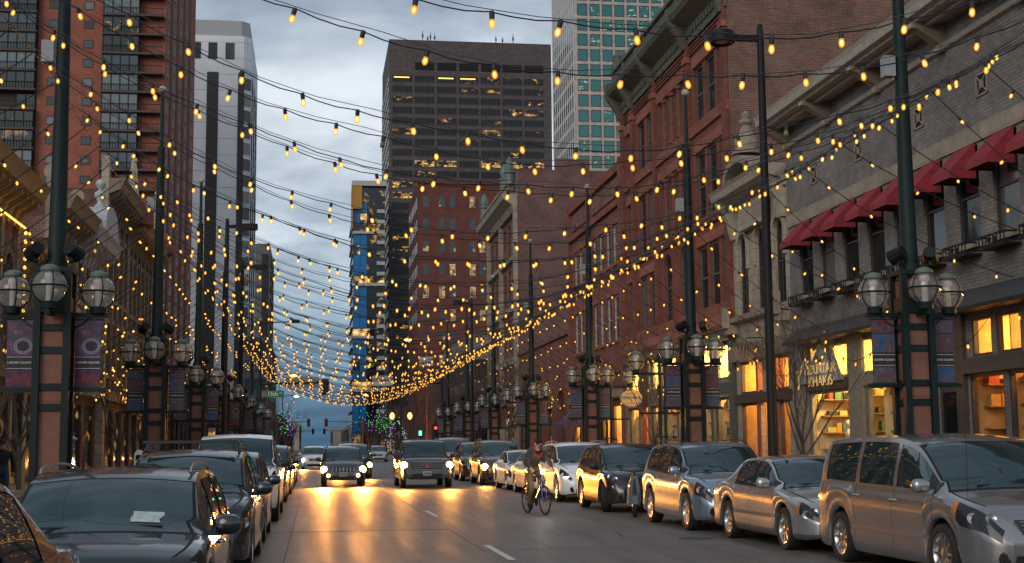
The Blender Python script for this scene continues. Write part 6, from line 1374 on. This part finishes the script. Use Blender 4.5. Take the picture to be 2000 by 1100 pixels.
def face_and_hair(e, head, fwd, hat=None, hairm=None, beard=False):
    f = Vector(fwd).normalized(); r = f.cross(Vector((0,0,1))).normalized(); u = r.cross(f); H = Vector(head)
    W = lambda a, b, c: tuple(H + r*a + f*b + u*c)
    b = MB(); b.loft([[W(-.012,.085,.03),W(.012,.085,.03),W(.010,.08,.035),W(-.010,.08,.035)],[W(-.018,.098,-.02),W(.018,.098,-.02),W(.016,.09,-.024),W(-.016,.09,-.024)]])
    for s in (-1, 1): b.lathe([(.01,-.035),(.026,-.02),(.026,.02),(.01,.035)], W(s*.088,0,0), 6)
    b.build('nose_and_ears', M_skin, e, 60)
    b = MB()
    for s in (-1, 1): b.lathe([(.003,-.007),(.009,0),(.003,.007)], W(s*.034,.080,.015), 6); b.tube([W(s*.055,.080,.034),W(s*.018,.088,.038)], .004, 4)
    b.tube([W(-.028,.086,-.05),W(0,.094,-.05),W(.028,.086,-.05)], .005, 4)
    if beard: b.tube([W(-.03,.084,-.040),W(0,.094,-.036),W(.03,.084,-.040)], .006, 5); b.tube([W(-.05,.06,-.09),W(0,.080,-.10),W(.05,.06,-.09)], .012, 5)
    b.build('eyes_and_mouth', M_hair, e, 60)
    b = MB(); rings = []
    for k in range(7):
        a = k/6*PI*.5; rr = .098*math.cos(a)+.002; zz = .045+.075*math.sin(a); rings.append([W(rr*math.cos(t)*.95, rr*math.sin(t)*1.05-.012, zz) for t in np.linspace(0, 2*PI, 14, endpoint=False)])
    rings.insert(0, [W(.097*math.cos(t)*.95, .10*math.sin(t)-.02 if math.sin(t) < .3 else .10*math.sin(t)*1.0-.012, .0 if math.sin(t) < .3 else .045) for t in np.linspace(0, 2*PI, 14, endpoint=False)])
    b.loft(rings); b.build('beanie' if hat else 'hair', hat or hairm or M_hair, e, 60)
def fingers(e, ha, d, grip):
    b = MB(); d = Vector(d).normalized(); g = Vector(grip).normalized(); s = d.cross(g).normalized(); H = Vector(ha)
    for k, l in enumerate((.05,.058,.054,.042)): o = H + s*(.03-.02*k); b.tube([o, o+d*l*.6+g*.012, o+d*l*.7+g*.045, o+d*l*.2+g*.06], [.011,.010,.009,.007], 5)
    o = H + s*.04-d*.03; b.tube([o, o+s*.025+d*.02+g*.02, o+s*.015+d*.045+g*.045], [.012,.011,.008], 5)
    b.build('fingers', M_skin, e, 60)
def stand(x, y, rz, label, jm, tm, hat=None, hairm=None, step=.0, z0=.13, name='person'):
    e = thing(name, label, 'person', (x, y, z0), rz); s = step
    J = dict(pelvis=(0,0,.96), waist=(0,0,1.1), chest=(0,-.01,1.34), neck=(0,-.01,1.5), jaw=(0,-.02,1.58), head=(0,-.02,1.66), shL=(.19,0,1.43), elL=(.25,.05+s*.12,1.14), wrL=(.24,-.04+s*.2,.92), haL=(.235,-.06+s*.22,.84), shR=(-.19,0,1.43), elR=(-.25,.05-s*.12,1.14), wrR=(-.24,-.04-s*.2,.92), haR=(-.235,-.06-s*.22,.84),
      hiL=(.095,0,.90), knL=(.10,-.03-s*.25,.50), anL=(.10,.02-s*.30,.09), toL=(.11,-.13-s*.30,.04), hiR=(-.095,0,.90), knR=(-.10,-.03+s*.12,.50), anR=(-.10,.04+s*.42,.11), toR=(-.11,-.10+s*.40,.04))
    link('body', body_mesh(J, [jm, tm, M_skin, M_black]), e); face_and_hair(e, J['head'], (0,-1,0), hat, hairm)
    for h in ('haL', 'haR'): fingers(e, J[h], (0,-.1,-1), (0,-1,0))
    return e
C_jkt = plain('olive_jacket', (.055,.045,.033), .8); C_trs = plain('khaki_trousers', (.16,.10,.035), .85); C_dj = plain('dark_jacket', (.014,.015,.02), .85); C_jean = plain('blue_jeans', (.03,.05,.10), .85); C_wj = plain('white_jacket', (.55,.55,.56), .8); C_mar = plain('maroon_coat', (.10,.02,.02), .85)
stand(-8.0, 37.3, PI+.2, 'person in dark jacket and jeans walking away past the brick pillar', C_dj, C_jean, hat=plain('rust_cap', (.10,.035,.025), .8), step=.8)
stand(12.0, 45.3, .5, 'man in a white jacket standing behind the blue grey crossover', C_wj, C_dj)
stand(11.6, 54.6, PI, 'person in a maroon coat beside the twin post lamp', C_mar, C_dj, hairm=plain('auburn_hair', (.08,.03,.015), .7)); stand(12.1, 55.0, PI-.3, 'second person with reddish hair walking by the twin post lamp', plain('plum_coat', (.07,.02,.03), .85), C_dj, hairm=MATS['auburn_hair'], step=.5)
stand(-6.9, 63.0, 0, 'distant walker in a dark coat on the left pavement', C_dj, C_dj, step=.6)

# ================================================================ cyclist and bicycle
BX, BY, BR = 5.2, 32.45, R(14)
BK = thing('bicycle', 'black city bicycle with blue front fork stays and a glaring lamp', 'bicycle', (BX, BY, 0), BR)
M_bframe = plain('bicycle_black', (.012,.012,.014), .3, coat=.8); M_bblue = plain('bicycle_blue', (.02,.06,.45), .35)
wr = .345
b = MB()
def ring(b, c, r, tr, n=32, m=0): b.tube([(c[0], c[1]+r*math.cos(2*PI*k/n), c[2]+r*math.sin(2*PI*k/n)) for k in range(n+1)], tr, 6, m, False)
for yy in (-.53, .52):
    w = MB(); ring(w, (0,0,0), wr-.018, .018); ws = w.build('wheel', M_tyre, BK, 60); ws.location = (0, yy, wr)
    w = MB(); ring(w, (0,0,0), wr-.045, .009); w.lathe([(.018,-.035),(.018,.035)], n=8, axis='x')
    w.build('rim', M_rimd, ws, 60)
    for k in range(20): q = MB(); a = 2*PI*k/20; q.tube([(.02*(-1)**k, .015*math.cos(a+.5), .015*math.sin(a+.5)), (0, (wr-.05)*math.cos(a), (wr-.05)*math.sin(a))], .0022, 3); q.build('spoke', M_rim, ws)
bb, hd0, hd1, seat = (0,.08,.28), (0,-.36,.90), (0,-.40,.76), (0,.22,.86)
b = MB(); b.tube([bb, seat], .016, 7); b.tube([seat, hd0], .016, 7); b.tube([bb, hd1], .019, 7); b.tube([hd0, hd1], .02, 7)
for s in (-1, 1): b.tube([(s*.01,.22,.82),(s*.055,.52,wr)], .009, 5); b.tube([(s*.015,.08,.28),(s*.055,.52,wr)], .009, 5)
b.build('frame', M_bframe, BK, 50)
b = MB()
for s in (-1, 1): b.tube([(s*.03,-.41,.72),(s*.05,-.46,.60),(s*.055,-.53,wr)], .011, 6)
b.tube([(-.03,-.41,.72),(.03,-.41,.72)], .014, 6); b.build('fork', M_bblue, BK, 50)
b = MB(); b.tube([(0,-.36,.90),(0,-.37,.99)], .016, 6); b.tube([(-.29,-.36,1.03),(-.15,-.42,1.01),(0,-.43,1.0),(.15,-.42,1.01),(.29,-.36,1.03)], .013, 6); b.build('handlebar', M_bframe, BK, 50)
b = MB(); b.loft([[(-.075,.36,.985),(.075,.36,.985),(.075,.36,1.02),(-.075,.36,1.02)],[(-.07,.26,.98),(.07,.26,.98),(.07,.26,1.02),(-.07,.26,1.02)],[(-.02,.1,.985),(.02,.1,.985),(.02,.1,1.01),(-.02,.1,1.01)]]); b.tube([seat,(0,.25,.99)], .014, 6); b.build('saddle', M_trim, BK, 40)
b = MB(); b.lathe([(.09,-.004),(.09,.004)], (.045,.08,.28), 20, 0, 'x'); b.tube([(.06,.08,.28),(.075,.02,.44)], .011, 5); b.tube([(-.06,.08,.28),(-.075,.13,.12)], .011, 5); b.box(.06,.16,-.03,.06,.43,.455); b.box(-.16,-.06,.09,.18,.105,.13); b.build('crankset', M_rimd, BK)
b = MB(); b.tube([(.045,.08,.37),(.045,.52,wr+.04)], .005, 4); b.tube([(.045,.08,.19),(.045,.52,wr-.04)], .005, 4); b.build('chain', M_trim, BK)
b = MB(); b.lathe([(.0,-.03),(.034,-.03),(.038,.03)], (-.03,-.49,1.0), 12, 0, 'y'); b.build('lamp', glow('bicycle_lamp', (1,.9,.75), 120), BK)
CY = thing('person', 'bearded cyclist in olive jacket, khaki trousers and dark beanie riding the bicycle', 'person', (BX, BY, 0), BR)
J = dict(pelvis=(0,.22,1.06), waist=(0,.15,1.18), chest=(0,-.02,1.38), neck=(0,-.10,1.52), jaw=(0,-.17,1.58), head=(0,-.19,1.655), shL=(.2,-.06,1.44), elL=(.29,-.19,1.20), wrL=(.27,-.32,1.07), haL=(.265,-.375,1.055), shR=(-.2,-.06,1.44), elR=(-.29,-.19,1.20), wrR=(-.27,-.32,1.07), haR=(-.265,-.375,1.055),
  hiL=(.10,.20,1.0), knL=(.13,-.17,.80), anL=(.11,.06,.52), toL=(.11,-.09,.49), hiR=(-.10,.20,1.0), knR=(-.12,-.02,.60), anR=(-.11,.19,.22), toR=(-.11,.04,.15))
link('body', body_mesh(J, [C_jkt, C_trs, M_skin, M_black], 1.02), CY); face_and_hair(CY, J['head'], (.12,-1,-.08), plain('black_beanie', (.012,.012,.014), .9), beard=True)
for h in ('haL', 'haR'): fingers(CY, J[h], (0,-.8,-.3), (0,-.3,-1))
b = MB(); M_collar = plain('red_collar', (.30,.02,.02), .8); b.tube([(-.08,-.05,1.55),(-.12,-.12,1.48),(-.07,-.2,1.40),(0,-.2,1.34),(.07,-.2,1.40),(.12,-.12,1.48),(.08,-.05,1.55)], [.03,.035,.032,.02,.032,.035,.03], 6); b.build('collar', M_collar, CY, 60)
b = MB(); b.loft([[(x, .26+y, 1.12+z) for x, y, z in ((-.15,-.06,0),(.15,-.06,0),(.15,.08,-.02),(-.15,.08,-.02))], [(x, .20+y, 1.32+z) for x, y, z in ((-.16,-.1,0),(.16,-.1,0),(.16,.1,.02),(-.16,.1,.02))], [(x, .04+y, 1.52+z) for x, y, z in ((-.13,-.06,0),(.13,-.06,0),(.13,.1,.04),(-.13,.1,.04))]]); b.build('backpack', plain('teal_backpack', (.05,.12,.11), .8), CY, 40)

# ================================================================ moped between the parked cars
MP = thing('moped', 'white fendered moped tucked between black and blue grey crossovers', 'moped', (7.23, 30.97, 0), R(-12)); M_mw = plain('moped_silver', (.10,.10,.11), .35, coat=.8)
for yy in (-.62, .58): w = MB(); ring(w, (0,0,0), .19, .048); w.lathe([(.03,-.05),(.15,-.03),(.15,.03),(.03,.05)], n=14, axis='x', m=1); o = w.build('wheel', [M_tyre, M_rimd], MP, 60); o.location = (0, yy, .235)
b = MB(); b.loft([[(s*.075, -.62+.27*math.cos(a), .235+.27*math.sin(a)) for s in (-1,1)] + [(s*.06, -.62+.25*math.cos(a), .235+.25*math.sin(a)) for s in (1,-1)] for a in np.linspace(.5, 2.9, 9)]); b.build('fender', M_mw, MP, 50)
b = MB(); b.tube([(0,-.62,.235),(0,-.45,.7),(0,-.38,.98)], .035, 8); b.tube([(-.32,-.30,1.05),(0,-.4,1.0),(.32,-.30,1.05)], .016, 6); b.build('steering_column', M_trim, MP, 50)
b = MB(); b.loft([[(-.10,-.45,.35),(.10,-.45,.35),(.12,-.42,.36),(-.12,-.42,.36)],[(-.13,-.46,.6),(.13,-.46,.6),(.14,-.42,.6),(-.14,-.42,.6)],[(-.08,-.44,.92),(.08,-.44,.92),(.08,-.40,.92),(-.08,-.40,.92)]]); b.loft([[(-.14,-.4,.25),(.14,-.4,.25),(.14,-.4,.32),(-.14,-.4,.32)],[(-.16,.1,.25),(.16,.1,.25),(.16,.1,.34),(-.16,.1,.34)],[(-.16,.2,.3),(.16,.2,.3),(.15,.2,.68),(-.15,.2,.68)],[(-.13,.8,.42),(.13,.8,.42),(.12,.8,.70),(-.12,.8,.70)]]); b.build('body_shell', M_mw, MP, 40)
b = MB(); b.loft([[(-.13,.05,.69),(.13,.05,.69),(.11,.05,.76),(-.11,.05,.76)],[(-.14,.4,.69),(.14,.4,.69),(.12,.4,.78),(-.12,.4,.78)],[(-.1,.82,.71),(.1,.82,.71),(.08,.82,.80),(-.08,.82,.80)]]); b.build('seat', M_trim, MP, 40)

# ================================================================ street furniture
def meter(x, y, label):
    e = thing('parking_meter', label, 'parking meter', (x, y, .13), 0, 'parking meters'); b = MB(); b.lathe([(.05,0),(.035,.1),(.035,1.05)], n=8); b.build('post', M_darkgrey, e, 40)
    b = MB(); b.loft([[(-.09,-.06,1.05),(.09,-.06,1.05),(.09,.06,1.05),(-.09,.06,1.05)],[(-.1,-.07,1.25),(.1,-.07,1.25),(.1,.07,1.25),(-.1,.07,1.25)],[(-.09,-.06,1.4),(.09,-.06,1.4),(.09,.06,1.4),(-.09,.06,1.4)],[(-.04,-.03,1.47),(.04,-.03,1.47),(.04,.03,1.47),(-.04,.03,1.47)]]); h = b.build('meter_head', M_box, e, 40); b = MB(); b.box(-.06,.06,-.08,-.068,1.27,1.37); b.build('display', M_glass, h)
meter(9.75, 23.9, 'grey parking meter behind the pale silver sedan'); meter(9.75, 31.2, 'grey parking meter behind the moped'); meter(-3.55, 29.0, 'grey parking meter beside the navy hatchback')
SBn = thing('stone_bench', 'low stepped stone bench behind the first left lamp pillar', 'bench', (-6.45, 29.2, .13)); b = MB(); b.box(-.45,.45,-.9,.9,0,.38); b.box(-.5,.5,-.95,.95,.38,.52); b.build('plinth', M_pinkstone, SBn); b = MB(); b.box(-.45,.45,-.85,.85,.522,.66); b.build('seat', M_buff, SBn)
HT = thing('patio_heater', 'patio heater with a pale cap and a glowing flame tube', 'heater', (-6.15, 35.2, .13)); b = MB(); b.lathe([(.25,0),(.25,.5),(.1,.55)], n=12); b.build('base', M_darkgrey, HT); b = MB(); b.lathe([(.08,.55),(.08,1.65)], n=10, caps=False); b.build('glass_tube', M_clear, HT); b = MB(); b.lathe([(.02,.6),(.05,.8),(.03,1.05),(.045,1.2),(.005,1.5)], n=7); b.build('flame', glow('flame', (1,.40,.06), 10), HT, 60); b = MB(); b.lathe([(.34,1.72),(.36,1.75),(.2,1.86),(.02,1.9)], n=14); b.build('cap', M_whitepaint, HT, 40)
b = MB()
for s in (-1, 1): b.tube([(s*.14,0,.5),(s*.14,0,1.75)], .012, 4)
b.build('cage_rod', M_darkgrey, HT)

# ================================================================ trees
M_bark = plain('grey_brown_bark', (.085,.062,.048), .9, var=.4, scale=9); M_barkd = plain('dark_twig_bark', (.075,.042,.034), .9)
RMIN = .004
def limb(b, p, d, L, r, lev, rnd, up, twig, out):
    n = 4; pts = [Vector(p)]; d = Vector(d).normalized(); rr = [r]
    for i in range(n):
        d = (d + Vector((rnd.uniform(-.16,.16), rnd.uniform(-.16,.16), rnd.uniform(-.06,.12)+up*.08))).normalized(); pts.append(pts[-1] + d*L/n); rr.append(r*(1-.62*(i+1)/n))
    b.tube(pts, rr, 5 if lev < 2 else 3)
    out.append(pts[-1])
    if lev >= twig: return
    k = rnd.randint(4, 6) if lev else rnd.randint(6, 8)
    for i in range(k):
        u = rnd.uniform(.25, 1.0) if lev else rnd.uniform(.35, 1.0); j = min(int(u*n), n-1); q = pts[j].lerp(pts[j+1], u*n-j); a = rnd.uniform(0, 2*PI)
        side = d.orthogonal().normalized(); side = (Matrix.Rotation(a, 3, d) @ side); ang = rnd.uniform(.45, .95)
        limb(b, q, d*math.cos(ang)+side*math.sin(ang)+Vector((0,0,up*.35)), L*rnd.uniform(.45,.68), max(r*(1-.6*u)*.5, RMIN), lev+1, rnd, up, twig, out)
def bare_tree(x, y, h, label, seed, z=.13, twig=3, r=.09, up=1, mat=None, group='bare street trees'):
    rnd = random.Random(seed); e = thing('bare_tree', label, 'tree', (x, y, z), rnd.uniform(0, 6), group); ends = []
    b = MB(); b.tube([(0,0,-.05),(0,0,.1),(.02,.02,h*.16),(.05,0,h*.32)], [r*1.5,r*1.05,r,r*.85], 8); b.build('trunk', mat or M_bark, e, 60)
    b = MB()
    for k in range(6): a = 2*PI*k/6 + rnd.uniform(-.4,.4); t_ = rnd.uniform(.3, .7) if k else .1; limb(b, (.05,0,h*(.31 if k < 3 else .24)), (math.cos(a)*t_, math.sin(a)*t_, 1), h*rnd.uniform(.42,.6), r*.5, 1, rnd, up, twig, ends)
    b.build('crown', mat or M_bark, e); return e, ends
def fairy(e, ends, frac, cols, seed, name='fairy_lights', s=.05):
    rnd = random.Random(seed); b = MB()
    for p in ends:
        if rnd.random() < frac: m = rnd.randrange(len(cols)); b.lathe([(.005,-s),(s*.8,-s*.3),(s*.8,s*.4),(.005,s)], p, 5, m)
    tag(b.build(name, cols, e), kind='stuff')
for i, (x, y, h, lab) in enumerate(((11.2,30.6,4.6,'slim bare tree in front of the mountain shop sign'), (11.8,47.3,5.2,'bare tree in front of the cream stone building'), (11.0,58.5,5.0,'bare tree beside the oval bistro sign'), (11.0,77.0,7.2,'bare tree before the purple shop awnings'), (11.2,86.0,8.5,'bare tree by the courtyard doorway'), (11.2,96.5,8.5,'bare tree at the courtyard front end'),
        (-6.0,26.0,5.0,'bare tree left of the first left lamp pillar'), (-6.2,30.5,4.9,'bare tree between the first two left lamp pillars'), (-6.2,34.0,4.6,'bare tree by the patio heater'), (-6.2,45.0,5.0,'bare tree by the tan stucco building'), (-6.2,60.0,5.2,'bare tree by the dark bracketed cornice'), (-6.2,75.0,5.2,'bare tree near the gilded cornice'))):
    e, ends = bare_tree(x, y, h, lab, 30+i, twig=4 if y < 50 else 3, r=.055 if h < 6 else .11)
    if x < 0 and i in (8, 9, 10): fairy(e, ends, .035, [M_fairy], i, s=.035)
M_pur = glow('purple_fairy', (.5,.10,1.), 2.2, False); M_grn = glow('green_fairy', (.08,1.,.22), 1.8, False); M_mag = glow('magenta_fairy', (1.,.12,.8), 1.8, False)
for i, (x, y, h, lab, cols, fr) in enumerate(((6.6,166,5.2,'bare tree wrapped in purple and green lights beyond the crossing',[M_pur,M_grn],.2), (-3.9,148,8.5,'bare tree wrapped in green and amber lights left of the crossing',[M_grn,M_fairy],.16), (-3.7,182,5.5,'smaller bush of a tree covered in green and purple lights',[M_grn,M_grn,M_pur],.4), (10.2,200,6.0,'far tree with green lights under the rust mast arm',[M_grn],.5))):
    e, ends = bare_tree(x, y, h, lab, 70+i, z=0, twig=3, group='trees wrapped in coloured lights'); fairy(e, ends, fr, cols, 5+i, s=.042)
CT = thing('christmas_tree', 'round christmas tree hung with purple and green lights behind pickup', 'christmas tree', (9.6, 163, 0)); rnd = random.Random(3); b = MB(); ends = []
for k in range(900):
    u = rnd.random(); z = .5+4.3*u; rr = 1.7*math.sin(min(PI*.5, (1-u)*1.9))*rnd.uniform(.55,1.05); a = rnd.uniform(0, 2*PI); p = Vector((rr*math.cos(a), rr*math.sin(a), z)); ends.append(p); d = Vector((math.cos(a), math.sin(a), -.2))
    s_ = d.cross(Vector((0,0,1)))*.12; b.poly([p-d*.35+s_, p-d*.35-s_, p+d*.15])
tag(b.build('foliage', plain('reddish_conifer', (.06,.03,.022), .9), CT), kind='stuff'); b = MB(); b.lathe([(.14,0),(.05,5.8)], n=7); b.build('trunk', M_bark, CT); fairy(CT, ends, .24, [M_mag, M_grn, M_pur], 8, s=.04)
rnd = random.Random(9); RMIN = .016
for i in range(26):
    s = 1 if i % 2 else -1; y = 145 + i*12 + rnd.uniform(-4,4); x = (rnd.uniform(11.6,14) if s > 0 else rnd.uniform(-8,-6)) 
    if s > 0 and y < 260: x = rnd.uniform(11.5, 13)
    bare_tree(x, y, rnd.uniform(7,10.5) if y > 165 else rnd.uniform(8,11), 'leafless brown tree among the far trees lining the street beyond the crossing', 200+i, z=0, twig=3, r=.14, mat=M_barkd, group='far trees beyond the crossing')
for i in range(9): bare_tree(12.2+i*.95, 139+i*3.6, 9.0+(i%4)*.7, 'leafless brown tree in the thicket before the parking block', 300+i, z=0, twig=3, r=.15, mat=M_barkd, group='thicket before the parking block')
